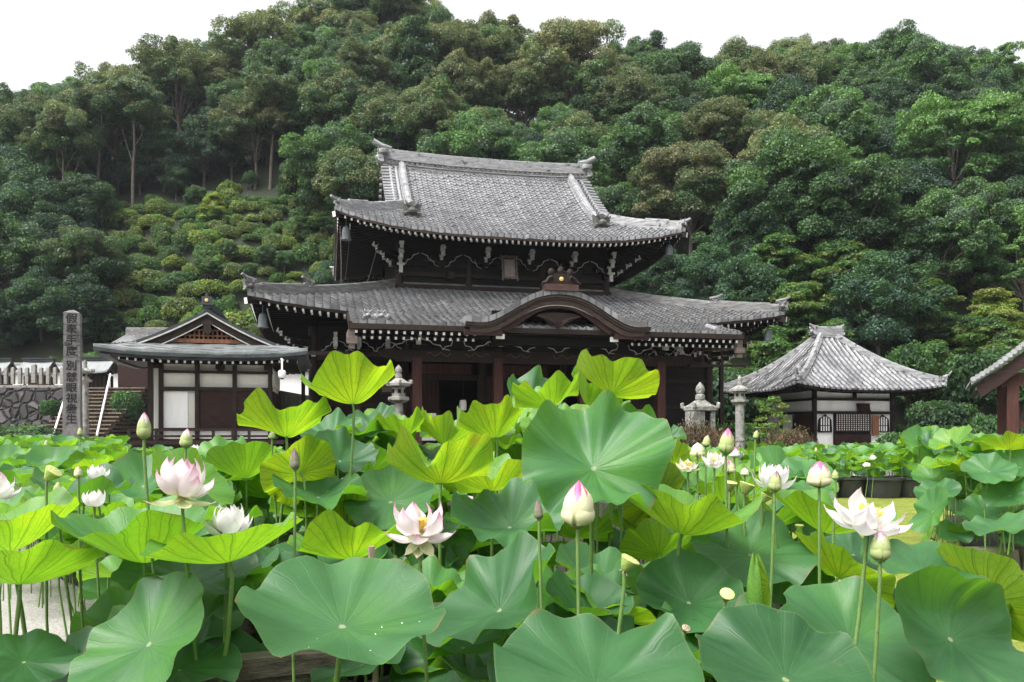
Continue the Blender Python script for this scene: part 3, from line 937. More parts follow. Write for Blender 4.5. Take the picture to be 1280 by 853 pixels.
mb.build('carved_scroll', M['wood_grey'], porch_beam)
for u in PU:
    mb = MB(); bracket(mb, (u, -.05, 4.68), .72, tall=False)
    mb.box((u, -.62, 4.88), (.17, .12, .34), None, 1); mb.box((u, -.62, 4.98), (.25, .12, .10), None, 1)
    white_vee(mb, (u, 4.55), 1.5, .42, -.30, .016)
    mb.build('bracket', WB, hall)
for a, b in zip(PU[:-1], PU[1:]):
    u = (a + b) / 2
    mb = MB()
    poly = [(u - .60, 4.56), (u + .60, 4.56), (u + .46, 4.70), (u + .26, 4.76), (u + .20, 4.92), (u + .28, 5.0), (u - .28, 5.0), (u - .20, 4.92), (u - .26, 4.76), (u - .46, 4.70)]
    mb.prism(poly, -.12, .02)
    for sx in (-1, 1):
        mb.tube([(u + sx * .60, -.14, 4.57), (u + sx * .48, -.14, 4.70), (u + sx * .27, -.14, 4.75), (u + sx * .21, -.14, 4.92), (u + sx * .42, -.14, 5.08)], .018, 5, 1)
    mb.build('frog_leg_strut', WB, hall, smooth=40)
mb = MB()
mb.beam((-5.3, .0, 5.12), (5.3, .0, 5.12), .2, .18); mb.beam((-7.1, -.55, 5.02), (7.1, -.55, 5.02), .16, .14)
mb.build('purlin', M['wood_black'], hall)

# main wall of the lower storey ---------------------------------------------------
WU, WV = 8.6, 3.1
mb = MB()
mb.box((0, WV + .06 + 2.6, .55), (2 * WU + 2.6, 7.2, .5), None, 1)           # raised floor
mb.box((0, 18.4, 3.3), (2 * WU, .2, 5.8)); mb.box((-WU, 10.8, 3.3), (.2, 15.2, 5.8)); mb.box((WU, 10.8, 3.3), (.2, 15.2, 5.8))
mb.box((0, 8.6, 3.2), (2 * WU, .15, 5.6))                                   # inner wall
mb.box((0, 5.8, 6.0), (2 * WU, 5.6, .1))                                    # ceiling
for u0, u1 in ((-8.6, -4.95), (5.1, 8.6)):
    mb.box(((u0 + u1) / 2, WV, 2.7), (u1 - u0, .12, 3.8))
mb.box((0, WV, 5.1), (2 * WU, .14, 1.3))
lower_wall = mb.build('lower_wall', [M['wood_black'], M['wood_dark']], hall)
for u in (-8.6, -5.0, -1.75, 1.75, 5.05, 8.6):
    mb = MB(); mb.tube([(u, WV - .02, .8), (u, WV - .02, 5.7)], .20, 14); mb.build('wall_post', M['wood_dark'], hall, smooth=60)
mb = MB()
for z in (1.55, 2.6, 3.75, 4.45):
    for u0, u1 in ((-8.6, -5.0), (5.05, 8.6)):
        mb.beam((u0, WV - .10, z), (u1, WV - .10, z), .10, .14)
mb.beam((-8.8, WV - .10, 4.5), (8.8, WV - .10, 4.5), .16, .24)
mb.beam((-5, WV - .08, 3.75), (5, WV - .08, 3.75), .12, .22)
mb.build('wall_rail', M['wood_dark'], lower_wall)
mb = MB()                                    # carved boards hung between the wall posts
for u in (-3.3, 0, 3.3):
    mb = MB(); mb.box((u, WV - .1, 4.1), (2.2, .05, .4)); mb.build('transom_panel', M['wood_post'], lower_wall)
for u0, u1 in ((-4.9, -3.55), (3.6, 4.95), (-1.6, -.6)):
    mb = MB(); mb.box(((u0 + u1) / 2, WV + .02, 2.2), (u1 - u0, .07, 2.9))
    for k in range(7):
        mb.box((u0 + (u1 - u0) * (k + .5) / 7, WV - .03, 2.6), (.03, .03, 2.0))
    for k in range(7):
        mb.box(((u0 + u1) / 2, WV - .03, 1.7 + k * .3), (u1 - u0, .03, .03))
    mb.build('lattice_door', M['wood_plank'], hall)
for u in (-7.6, -6.7, -5.6, 5.8, 6.7, 7.6):
    mb = MB(); bracket(mb, (u * 1.02, WV - .2, 4.72), .75, tall=True)
    mb.box((u * 1.02, WV - 1.0, 5.02), (.17, .12, .36), None, 1)
    white_vee(mb, (u * 1.02 + .1, 4.72), .8, .4, WV - .5, .016)
    mb.build('bracket', WB, hall)
for u in (-8.6, 8.7):
    mb = MB()
    for k in range(4):
        s = 1 if u > 0 else -1
        mb.beam((u, WV, 4.5 + k * .24), (u + s * (.35 + k * .28), WV - (.35 + k * .28), 4.5 + k * .26), .14, .18, 0, endmat=1)
        mb.box((u + s * .30 * k, WV - .35, 4.55 + k * .26), (.16, .14, .12), None, 1)
        mb.tube([(u + s * (.35 + k * .28), WV - (.37 + k * .28), 4.5 + k * .26), (u + s * (.48 + k * .28), WV - (.5 + k * .28), 4.56 + k * .26), (u + s * (.44 + k * .28), WV - (.48 + k * .28), 4.7 + k * .26)], [.04, .05, .02], 6, 1)
    mb.build('corner_bracket', WB, hall)
# veranda rail at the right and left of the porch
for u0, u1 in ((-9.6, -5.3), (5.4, 9.6)):
    mb = MB()
    for z in (1.05, 1.35, 1.62):
        mb.beam((u0, WV - 1.1, z), (u1, WV - 1.1, z), .09, .09)
    for u in np.linspace(u0, u1, 5):
        mb.box((u, WV - 1.1, 1.2), (.11, .11, .95))
    mb.box(((u0 + u1) / 2, WV - .55, .70), (u1 - u0, 1.3, .12))
    mb.build('veranda_rail', M['wood_dark'], hall)
mb = MB()                                    # dark frame of boards standing at the left end under the eave
for u in (-8.95, -6.9): mb.box((u, 1.4, 2.3), (.14, .14, 4.3))
mb.beam((-9.1, 1.4, 4.5), (-5.2, 1.4, 4.5), .13, .14); mb.build('eave_prop', M['wood_dark'], hall); mb = MB(); mb.beam((7.0, 1.6, 4.35), (9.6, 1.6, 4.35), .10, .10)
for u in (7.6, 8.5): mb.box((u, 1.6, 4.75), (.08, .08, .9))
mb.build('eave_prop', M['wood_dark'], hall); mb = MB(); mb.box((9.2, 3.0, 2.5), (.16, .16, 4.6))
mb.build('eave_prop', M['wood_dark'], hall)

# things on and in the hall -----------------------------------------------------
mb = MB()
HZ = HALL_RZ
def hall_thing(name, label, cat, p, group=None, rz=0.0):
    return thing(name, label, cat, hall_world(p), HALL_RZ + rz, group)
pl = hall_thing('name_plaque', 'grey framed name plaque with scalloped edge hanging under the upper eave', 'plaque', (0, UV0 - .95, 8.42))
mb = MB(); mb.M = Matrix.Rotation(R(-14), 4, 'X'); mb.box((0, 0, .52), (.50, .06, .86)); mb.build('board', M['plaque'], pl)
mb = MB(); mb.M = Matrix.Rotation(R(-14), 4, 'X')
wav = lambda t: .035 * abs(math.sin(t * 9.4))
for sx in (-1, 1):
    mb.tube([(sx * (.30 + wav(t)), -.03, .05 + t * .98) for t in np.linspace(0, 1, 22)], .045, 6)
mb.tube([(x, -.03, 1.05 + wav(x * 1.4)) for x in np.linspace(-.42, .42, 16)], .06, 6)
mb.tube([(x, -.03, .06 - wav(x * 1.4)) for x in np.linspace(-.33, .33, 16)], .045, 6)
for sx in (-1, 1): mb.tube([(sx * .32, -.03, .08), (sx * .37, -.03, -.06), (sx * .30, -.03, -.10)], [.05, .05, .03], 6)
mb.build('scalloped_frame', M['wood_grey'], pl, smooth=50)

def wind_bell(p, label, s=1.0):
    b = hall_thing('wind_bell', label, 'bell', p, 'wind bells hanging from the eave corners of the temple hall')
    mb = MB(); mb.lathe([(.21 * s, -.62 * s), (.20 * s, -.58 * s), (.165 * s, -.45 * s), (.155 * s, -.25 * s), (.12 * s, -.13 * s), (.05 * s, -.08 * s), (0, -.08 * s)], n=16)
    mb.build('bell_body', M['metal_bell'], b, smooth=50)
    mb = MB(); mb.tube([(0, 0, .22), (0, 0, -.1 * s)], .018, 6); mb.tube([(0, 0, -.5 * s), (0, 0, -.74 * s)], .012, 5); mb.build('hanging_rod', M['metal_bell'], b)
def corner(hip, sx, b, dz):
    p = hip.pos('f', sx * (hip.Ax - b), b); return (p[0], p[1] + UC, p[2] + dz)
wind_bell(corner(up, -1, .45, -.62), 'bronze wind bell hanging from the upper left eave corner of the temple hall', 1.05)
wind_bell(corner(up, 1, .55, -.62), 'bronze wind bell hanging from the upper right eave corner of the temple hall', .95)
wind_bell(corner(lo, -1, .50, -.62), 'bronze wind bell hanging from the lower left eave corner beside the shingled hall', 1.0)
wind_bell(corner(lo, 1, .50, -.62), 'bronze wind bell hanging from the lower right eave corner above the stone lanterns', .95)
# two pale cords hanging from the upper eave down to the lower roof
for i, (a, lab) in enumerate((((-7.55, UC - 6.9, 10.0), 'pale cord hanging straight down from the upper eave beside the wind bell'), ((-5.9, UC - 5.5, 9.7), 'pale cord hanging slanted under the upper eave nearer the bracket'))):
    c = hall_world(a); e = hall_world((a[0] + (.05 if i == 0 else -.7), a[1] + (.8 if i == 0 else 1.0), 7.2 + .15 * i))
    mb = MB(); mb.tube([c, (c + e) / 2 + Vector((.03, 0, -.05)), e], .022, 5)
    tag(mb.build('cord', M['wood_grey']), lab, 'cord', 'cords hanging from the upper eave')
# interior: white stands, dark chest, hanging lamp
st = hall_thing('notice_stand', 'white notice panel standing inside the hall left of the dark chest', 'notice board', (-4.1, 2.2, .8))
mb = MB(); mb.box((0, 0, .9), (.62, .05, 1.1)); mb.build('panel', M['plastic_white'], st)
mb = MB(); mb.box((-.25, 0, .2), (.04, .04, .5)); mb.box((.25, 0, .2), (.04, .04, .5)); mb.build('leg', M['wood_dark'], st)
ch = hall_thing('offering_chest', 'low dark slatted offering chest inside the hall behind the porch posts', 'chest', (-2.2, 2.4, .8))
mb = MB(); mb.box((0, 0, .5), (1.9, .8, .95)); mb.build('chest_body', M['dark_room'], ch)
mb = MB()
for k in range(9): mb.box((-.8 + k * .2, -.02, 1.0), (.07, .8, .05))
for z in (.2, .45, .7): mb.box((0, -.42, z), (1.9, .03, .04))
for x in (-.1, .3, .7): mb.box((x, -.44, .78), (.06, .02, .06), None, 1)
mb.build('chest_trim', [M['wood_dark'], M['metal_bell']], ch)
lp = hall_thing('paper_lantern', 'small cream paper lantern hanging in the dark hall doorway', 'lantern', (-2.75, 1.8, 2.35))
mb = MB(); mb.lathe([(.10, 0), (.14, .05), (.15, .25), (.13, .40), (.09, .44)], n=8); mb.build('shade', M['plaster_old'], lp)
mb = MB(); mb.tube([(0, 0, .44), (0, 0, 2.0)], .01, 5); mb.lathe([(.10, .42), (.11, .47), (.03, .49)], n=8); mb.build('cord', M['wood_dark'], lp)
for (u, w_, z, h_, lab, mm) in ((-6.75, 1.15, 3.80, .38, 'plain brown signboard on the hall wall under the left eave', 'wood_orange'), (-5.62, .72, 3.05, 1.05, 'upright framed votive board on the hall wall left of the porch posts', 'wood_plank')):
    sb = hall_thing('signboard', lab, 'signboard', (u, WV - .75, z))
    mb = MB(); mb.box((0, 0, h_ / 2), (w_, .05, h_)); mb.build('board', M['wood_plank'] if mm == 'wood_orange' else M['wood_board'], sb)
    mb = MB()
    for sx in (-1, 1): mb.box((sx * w_ / 2, -.02, h_ / 2), (.07, .08, h_ + .1))
    for z2 in (0, h_): mb.box((0, -.02, z2), (w_, .08, .07))
    mb.build('board_frame', M['wood_dark'], sb)
# white lamp under the left eave
lm = hall_thing('eave_lamp', 'white bowl shaped lamp under the left eave of the temple hall', 'lamp', (-8.0, 1.25, 3.45))
mb = MB(); mb.lathe([(.0, .0), (.16, .02), (.21, .12), (.21, .42), (.25, .44), (.25, .54), (.0, .56)], n=14); mb.build('lamp_shade', M['plastic_white'], lm, smooth=40)
mb = MB(); mb.tube([(0, 0, .55), (0, .1, .9), (0, .16, 1.05)], .03, 6); mb.build('bracket', M['wood_dark'], lm)
# ------------------------------------------------------------------ shingled hall on the left
LO = Vector((-10.33, 28.0, 0))
LRZ = HALL_RZ
shrine = thing('shingled_hall', 'small dark timber hall with white panels, grey-green shingled roof and orange front gable', 'shrine hall', LO, LRZ)
lr = Hip(3.12, 3.15, 4.00, 0.28, 0.052, 0.16, 3.0, gable_x=2.15)
ROT90 = Matrix.Rotation(R(90), 4, 'Z')
def turned():
    mb = MB(); mb.M = ROT90; return mb
mb = turned()
for sd, bm in (('f', 3.13), ('b', 3.13), ('l', 1.35), ('r', 1.35)):
    tile_sheet(mb, lr, sd, bm, p=0.34, c=0.13, amp=0.0, step=0.016, sub=2)
shr_roof = mb.build('shingled_roof', M['copper'], shrine)
mb = turned()
for sd in 'flrb':
    fascia(mb, lr, sd, 0.0, -0.06, -0.17, .22)
    fascia(mb, lr, sd, 0.14, -0.17, -0.28, .2)
mb.build('eave_edge', M['copper_edge'], shr_roof)
mb = turned()
for sd in 'flrb': soffit_sheet(mb, lr, sd, 2.0, .28, bmin=.2)
mb.build('soffit', M['wood_dark'], shr_roof)
mb = turned()
for sd in 'flr': rafters(mb, lr, sd, .34, 1.5, .40, .07, .08, .235, trim=.3, rise=.05)
mb.build('rafter_row', WT, shr_roof)
# gable: thick verge bands, warm timber filling with a lattice
mb = MB(); gy = -2.15
gb = np.linspace(1.05, 3.15, 22)
xs_ = [3.15 - b for b in gb]; zs_ = [float(lr.z(np.array(b))) for b in gb]
L_ = [(-x, z) for x, z in zip(xs_, zs_)] + [(x, z) for x, z in zip(xs_[::-1], zs_[::-1])]
def off(poly, d, s=1.0): return [(x * s, z - d) for x, z in poly]
mb.ribbon(off(L_, -.05, 1.01), off(L_, .10, 1.0), gy - .16, gy + .2)
mb.build('verge_edge', M['copper_edge'], shr_roof)
mb = MB(); mb.ribbon(off(L_, .09), off(L_, .33, .96), gy - .10, gy + .05); mb.build('bargeboard', M['wood_dark'], shr_roof)
mb = MB(); mb.ribbon(off(L_, .05), off(L_, .10), gy - .19, gy - .15); mb.ribbon(off(L_, .33, .97), off(L_, .36, .96), gy - .115, gy - .09); mb.build('white_edge', M['white_worn'], shr_roof)  # upper strip paints the copper's sheen along the verge; lower is white trim
mb = MB()
tri = [(x, z - .34) for x, z in L_ if z - .34 > 4.36]
mb.prism([(tri[0][0], 4.36)] + [] + [(tri[-1][0], 4.36)] + tri[::-1], gy + .12, gy + .2)
mb.build('gable_wall', M['dark_room'], shr_roof)
mb = MB()
mb.beam((-1.45, gy + .06, 4.44), (1.45, gy + .06, 4.44), .12, .13)
for k in range(17):
    x = -1.12 + 2.24 * k / 16
    ztop = float(lr.z(np.array(3.15 - abs(x)))) - .40
    mb.box((x, gy + .08, (4.46 + min(ztop, 4.82)) / 2), (.045, .05, min(ztop, 4.82) - 4.46))
for z, w in ((4.62, 1.0), (4.80, .72)): mb.beam((-w, gy + .09, z), (w, gy + .09, z), .04, .05)
mb.tube([(-.75, gy + .04, 4.84), (-.35, gy + .02, 4.98), (0, gy, 5.10), (.35, gy + .02, 4.98), (.75, gy + .04, 4.84)], [.05, .08, .09, .08, .05], 6)
mb.tube([(-1.3, gy + .04, 4.56), (0, gy + .04, 5.15), (1.3, gy + .04, 4.56)], .05, 5)
mb.build('gable_lattice', M['wood_orange'], shr_roof)
mb = MB(); mb.prism([(-.14, 4.74), (0, 4.62), (.14, 4.74), (.10, 4.92), (.20, 5.02), (0, 5.14), (-.20, 5.02), (-.10, 4.92)], gy - .14, gy + .0); mb.build('gable_pendant', M['wood_dark'], shr_roof)
mb = MB(); mb.beam((0, gy - .2, 5.60), (0, 2.5, 5.60), .26, .22)
mb.prism([(-.24, 5.58), (.24, 5.58), (.14, 5.68), (.16, 5.84), (.06, 5.84), (0, 5.98), (-.06, 5.84), (-.16, 5.84), (-.14, 5.68)], gy - .28, gy - .14)
mb.build('ridge', M['copper_edge'], shr_roof)
mb = MB(); mb.M = Matrix.Translation((0, gy - .29, 5.72)) @ Matrix.Rotation(R(90), 4, 'X'); mb.lathe([(0, 0), (.055, 0), (.055, .02), (0, .03)], n=14); mb.build('gilt_crest', M['gold'], shr_roof)
# walls
wy = -1.90; wx0, wx1 = -1.75, 1.98
mb = MB()
mb.box(((wx0 + wx1) / 2, 0.3, 2.5), (wx1 - wx0 - .1, 4.2, 2.5))
for x in (wx0 + .02, wx1 - .02): mb.box((x, .3, 3.3), (.06, 4.1, .5))
wall = mb.build('wall', M['plaster_old'], shrine)
mb = MB(); mb.box((-.36 + 1.18, wy + .02, 2.225), (2.26, .08, 1.25)); mb.box((wx1 - .0, .3, 2.1), (.1, 4.2, 1.5)); mb.build('plank_wall', M['wood_plank'], wall)
mb = MB(); mb.box((-1.03, wy + .08, 2.19), (.74, .06, 1.25)); mb.build('white_panel', M['plaster'], wall)
mb = MB(); mb.box((.1, wy + .05, 1.41), (3.7, .06, .30)); mb.build('base_panel', M['white'], wall)
for x in (-1.46, -.36, .80, 1.92):
    mb = MB(); mb.box((x, wy + .0, 2.45), (.13, .14, 2.7)); mb.build('post', M['wood_dark'], shrine)
mb = MB(); mb.box((-1.75, wy - .12, 2.2), (.15, .15, 3.3)); mb.build('corner_post', M['wood_dark'], shrine)
mb = MB()
for z, h in ((3.45, .09), (2.90, .12), (1.60, .06), (1.24, .06)): mb.beam((-1.5, wy - .02, z), (2.0, wy - .02, z), .12, h)
mb.beam((-1.8, wy - .05, 3.74), (2.05, wy - .05, 3.74), .14, .08)
for x in (-1.62, .35, 1.86): mb.box((x, wy - .05, 3.62), (.26, .2, .14))
mb.box((.35, wy - .03, 3.56), (.16, .1, .22))
mb.build('wall_rail', M['wood_dark'], shrine)
mb = MB(); mb.box((.05, .1, 1.16), (4.7, 5.2, .12)); mb.box((.05, .1, .6), (4.0, 4.5, 1.1)); mb.build('floor_deck', M['wood_dark'], shrine)
mb = MB()
for z in (1.36, 1.56): mb.beam((-2.35, wy - .52, z), (2.05, wy - .52, z), .07, .07)
for x in (-2.3, -1.5, -.6, .2, .8, 1.3, 2.0): mb.box((x, wy - .52, 1.40), (.09, .09, .42))
for z in (1.38, 1.56): mb.beam((-2.3, wy - .5, z), (-2.3, 2.4, z), .07, .07)
mb.build('veranda_rail', M['wood_dark'], shrine)
for x, y in ((-2.9, -3.0), (-2.5, -2.3)):
    pass
cm_p = Vector((-7.17, 24.95, 0))
lamp = thing('security_camera', 'white dome security camera hanging under the shingled eave', 'camera', (cm_p.x, cm_p.y, 3.28))
mb = MB(); mb.lathe([(.06, -.11), (.11, -.06), (.12, .0), (.12, .10), (.08, .14), (.0, .15)], n=16); mb.build('dome_housing', M['plastic_white'], lamp, smooth=50)
mb = MB(); mb.tube([(0, 0, .12), (0, 0, .45), (-.05, .1, .50), (-.1, .5, .50)], .03, 8); mb.build('mounting_arm', M['plastic_white'], lamp, smooth=50)
mb = MB(); mb.lathe([(0, -.15), (.05, -.135), (.062, -.11)], n=12); mb.build('lens_dome', M['ink'], lamp, smooth=60)

# ------------------------------------------------------------------ small white hall on the right
SO = Vector((15.9, 40.4, 0))
sh = thing('small_hall', 'small white plastered hall with a steep grey tiled hip roof and lattice door', 'small hall', SO, HALL_RZ)
sr = Hip(3.95, 3.60, 3.50, 0.53, 0.074, 0.26, 3.0)
mb = MB()
for sd, bm in (('f', 3.58), ('b', 3.58), ('l', 3.58), ('r', 3.58)):
    tile_sheet(mb, sr, sd, bm, p=0.285, c=0.30, amp=0.10, step=0.012, round_caps=True, sub=8)
sroof = mb.build('tiled_roof', M['tile_hall'], sh, smooth=40)
mb = MB()
for sx in (-1, 1):
    for sy in (-1, 1):
        ridge_line(mb, hip_ridge_points(sr, sx, sy, .25, 3.6, 18, .03), .24, .16, cap=.08)
        p = hip_ridge_points(sr, sx, sy, .12, .2, 2, .05)[0]
        goblin_tile(mb, (p[0], p[1], p[2] + .12), -sx * PI / 4 * (1 if sy < 0 else 3), .42)
        mb.tube([(p[0], p[1], p[2] + .25), (p[0] + sx * .16, p[1] + sy * .16, p[2] + .34), (p[0] + sx * .26, p[1] + sy * .26, p[2] + .52)], [.07, .05, .025], 8)
p = hip_ridge_points(sr, -1, -1, .12, .2, 2, .05)[0]
mb.lathe([(.16, .15), (.18, .3), (.10, .42), (.13, .52), (.08, .68), (.03, .72)], p, 10)
mb.build('hip_ridge', M['ridge'], sroof, smooth=40)
mb = MB()
zt = float(sr.z(np.array(3.58)))
ridge_line(mb, [(x, 0, zt + .05 * abs(x) ** 2) for x in np.linspace(-.72, .72, 7)], .36, .34, cap=.10)
for sx in (-1, 1):
    goblin_tile(mb, (sx * .76, 0, zt + .22), sx * PI / 2, .6)
    mb.tube([(sx * .5, 0, zt + .42), (sx * .8, 0, zt + .47), (sx * .98, 0, zt + .58)], [.08, .07, .04], 8)
mb.build('main_ridge', M['ridge'], sroof, smooth=40)
mb = MB()
for sd in 'flrb': fascia(mb, sr, sd, .06, -.06, -.20, .08)
for sd in 'flrb': soffit_sheet(mb, sr, sd, 2.0, .22, bmin=.1)
for sd in 'fl': rafters(mb, sr, sd, .2, 1.7, .30, .08, .09, .3, trim=.2, rise=.1, endmat=0)
mb.build('soffit', M['wood_black'], sroof)
hw = 2.12
mb = MB(); mb.box((0, 0, 2.1), (2 * hw - .12, 2 * hw - .12, 3.5)); swall = mb.build('wall', M['plaster'], sh)
mb = MB()
for (x, y) in ((-hw, -hw), (hw, -hw), (-hw, hw), (hw, hw)): mb.box((x, y, 2.0), (.17, .17, 3.6))
for z, h in ((3.52, .12), (3.05, .12), (2.42, .13), (.55, .2)):
    for sy in (-1, 1): mb.box((0, sy * hw, z), (2 * hw, .15, h))
    for sx in (-1, 1): mb.box((sx * hw, 0, z), (.15, 2 * hw, h))
for x in (.05,): mb.box((x, -hw, 3.3), (.14, .13, .5))
for y in (-.45, .7): mb.box((-hw, y, 1.5), (.14, .12, 1.9))
sframe = mb.build('timber_frame', M['wood_black'], sh)
dx0, dx1 = -1.08, .88
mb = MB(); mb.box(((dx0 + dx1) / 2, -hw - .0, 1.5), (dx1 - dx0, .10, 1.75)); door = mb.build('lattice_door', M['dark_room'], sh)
mb = MB()
dm = (dx0 + dx1) / 2
for k in range(15): mb.box((dx0 + (dx1 - dx0) * (k + .5) / 15, -hw - .07, 1.95), (.045, .04, .86))
for k in range(9): mb.box((dm, -hw - .075, 1.55 + k * .1), (dx1 - dx0, .04, .035))
mb.box((dm, -hw - .07, 1.02), (dx1 - dx0, .06, .72))
mb.build('lattice', M['wood_plank'], door)
mb = MB(); mb.box((dm, -hw - .052, 1.93), (dx1 - dx0 - .1, .01, .80)); mb.build('paper_backing', M['plaster'], door)
def bell_window(x, parent):
    w = .26; poly = []
    pts = [(-1.0, 0), (1.0, 0), (.92, .5), (.86, .95), (.66, 1.12), (.5, 1.14), (.3, 1.24), (0, 1.36), (-.3, 1.24), (-.5, 1.14), (-.66, 1.12), (-.86, .95), (-.92, .5)]
    mb = MB(); mb.M = Matrix.Translation((x, -hw + .02, 1.50)); mb.prism([(a * .36, b * .60) for a, b in pts], -.06, .02)
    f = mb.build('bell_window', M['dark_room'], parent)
    mb = MB(); mb.M = Matrix.Translation((x, -hw + .02, 1.50))
    mb.tube([(a * .35, -.07, b * .59) for a, b in pts + pts[:1]], .035, 5); mb.box((0, -.08, .3), (.62, .03, .035)) ; mb.build('window_frame', M['wood_black'], f)
    mb = MB(); mb.M = Matrix.Translation((x, -hw + .02, 1.50))
    for k in range(4): mb.box((-.2 + k * .133, -.07, .38), (.05, .03, .68))
    mb.build('window_bars', M['plaster'], f)
bell_window(-1.58, sh); bell_window(1.56, sh)
mb = MB(); mb.box((1.12, -hw - .10, 1.80), (.36, .06, .98)); mb.build('open_shutter', M['wood_orange'], sh)
mb = MB(); mb.M = Matrix.Translation((.42, -hw - .14, 2.66)) @ Matrix.Rotation(R(-12), 4, 'X'); mb.box((0, 0, 0), (.70, .05, .30), None, 0); mb.box((0, -.03, .17), (.76, .05, .05)); mb.box((0, -.03, -.17), (.72, .05, .05)); mb.build('name_board', M['wood_plank'], sh)
mb = MB(); mb.box((-hw - .02, -1.35, 1.5), (.10, 1.3, 1.75)); mb.build('side_door', M['wood_plank'], sh)
mb = MB(); mb.box((0, 0, .2), (5.2, 5.2, .4)); mb.build('stone_base', M['stone'], sh)
mb = MB(); mb.box((.1, -hw - .5, .75), (1.0, .5, .5)); mb.build('offering_box', M['dark_room'], sh)

# ------------------------------------------------------------------ pavilion at the right edge
GO = Vector((19.2, 24.0, 0))
pav = thing('gate_pavilion', 'red-brown timber pavilion at the right edge, grey tiled roof sweeping down to a pointed eave', 'pavilion', GO, R(-28))
mb = MB()
def pz(t): return 3.12 + 2.0 * t + 1.1 * t * t        # t 0 at eave .. 1
for sx in (-1, 1):
    t = np.linspace(0, 1.45, 36); n = len(t)
    Y_ = np.linspace(-.4, 5.6, 85)
    T, YY = np.meshgrid(t, Y_, indexing='ij')
    ph = (YY + .4) / .28; q = np.abs(ph % 1 - .5) * 2
    Zr = pz(T) + .06 * np.where(q < .5, np.sqrt(np.clip(1 - (q / .5) ** 2, 0, 1)), 0) + .02 * (1 - ((T * 9) % 1))
    Xr = sx * (4.72 - 3.25 * T)
    mb.grid(np.stack([Xr, YY, Zr], -1), 0, np.stack([ph, T * 9], -1), flip=sx > 0)
pr = mb.build('tiled_roof', M['tile'], pav, smooth=40)
mb = MB()
prof = [(-(4.72 - 3.25 * t), pz(t)) for t in np.linspace(0, 1.45, 20)]
full = prof + [(-x, z) for x, z in prof[::-1]]
mb.ribbon([(x, z + .02) for x, z in full], [(x * .998, z - .10) for x, z in full], -.42, -.25)
for i in range(0, 19):
    for k in (.25, .75):
        x = prof[i][0] + (prof[i + 1][0] - prof[i][0]) * k; z = prof[i][1] + (prof[i + 1][1] - prof[i][1]) * k
        mb.tube([(x, -.5, z + .04), (x, .1, z + .05)], .085, 8)
mb.build('verge_tile_row', M['tile'], pr, smooth=40)
mb = MB(); mb.ribbon([(x * .975, z - .10) for x, z in full], [(x * .94, z - .50) for x, z in full], -.32, -.22); mb.build('bargeboard', M['wood_plank'], pr)
mb = MB(); mb.ribbon([(x * .96, z - .22) for x, z in full], [(x * .95, z - .34) for x, z in full], -.2, 5.6); mb.build('soffit', M['wood_dark'], pr)
mb = MB(); mb.beam((-4.0, .1, 3.26), (4.0, .1, 3.26), .24, .26); mb.box((-3.55, .1, 3.05), (.6, .3, .16)); mb.beam((-3.4, .4, 3.8), (3.4, .4, 3.8), .16, .22); mb.build('beam', M['wood_post'], pav)
for x in (-3.55, 3.55):
    for y in (.1, 4.6):
        mb = MB(); mb.box((x, y, 1.65), (.32, .32, 3.3)); mb.build('post', M['wood_post'], pav)
mb = MB(); mb.beam((-3.5, .12, 1.75), (3.5, .12, 1.75), .10, .18); mb.beam((-3.55, .1, 1.2), (-3.55, 4.6, 1.2), .1, .16); mb.build('tie_rail', M['wood_post'], pav)

# ------------------------------------------------------------------ terrace with wall, stairs, fence and little shrines on the left
mb = MB(); mb.box((-31, 54.6, 2.0), (34, 18.6, 4.0)); tag(mb.build('terrace', noisy('terrace_soil', (.05, .045, .03), (.15, .13, .10), 1.5, .95, .5)), kind='structure')
def stone_wall_mat():
    m, nt, b, out = mat_base('rubble_stone')
    tc = N(nt, 'ShaderNodeTexCoord')
    nz = N(nt, 'ShaderNodeTexNoise'); nz.inputs['Scale'].default_value = 1.5
    nt.links.new(tc.outputs['Object'], nz.inputs['Vector'])
    mxv = N(nt, 'ShaderNodeMix', data_type='VECTOR'); mxv.inputs['Factor'].default_value = .22
    nt.links.new(tc.outputs['Object'], mxv.inputs['A']); nt.links.new(nz.outputs['Color'], mxv.inputs['B'])
    v = N(nt, 'ShaderNodeTexVoronoi', feature='F1'); v.inputs['Scale'].default_value = 2.3
    ve = N(nt, 'ShaderNodeTexVoronoi', feature='DISTANCE_TO_EDGE'); ve.inputs['Scale'].default_value = 2.3
    nt.links.new(mxv.outputs['Result'], v.inputs['Vector']); nt.links.new(mxv.outputs['Result'], ve.inputs['Vector'])
    r = ramp(nt, [(0, (.018, .016, .017)), (.5, (.045, .04, .04)), (1, (.12, .11, .105))])
    nt.links.new(v.outputs['Color'], r.inputs['Fac'])
    r2 = ramp(nt, [(0.0, (.12, .12, .12)), (.16, (1, 1, 1))])
    nt.links.new(ve.outputs['Distance'], r2.inputs['Fac'])
    mx = N(nt, 'ShaderNodeMix', data_type='RGBA', blend_type='MULTIPLY'); mx.inputs['Factor'].default_value = 1
    nt.links.new(r.outputs['Color'], mx.inputs['A']); nt.links.new(r2.outputs['Color'], mx.inputs['B'])
    nt.links.new(mx.outputs['Result'], b.inputs['Base Color'])
    bp = N(nt, 'ShaderNodeBump'); bp.inputs['Strength'].default_value = 1; bp.inputs['Distance'].default_value = .25
    nt.links.new(r2.outputs['Color'], bp.inputs['Height']); nt.links.new(bp.outputs[0], b.inputs['Normal'])
    b.inputs['Roughness'].default_value = .9
    return m
M['rubble'] = stone_wall_mat()
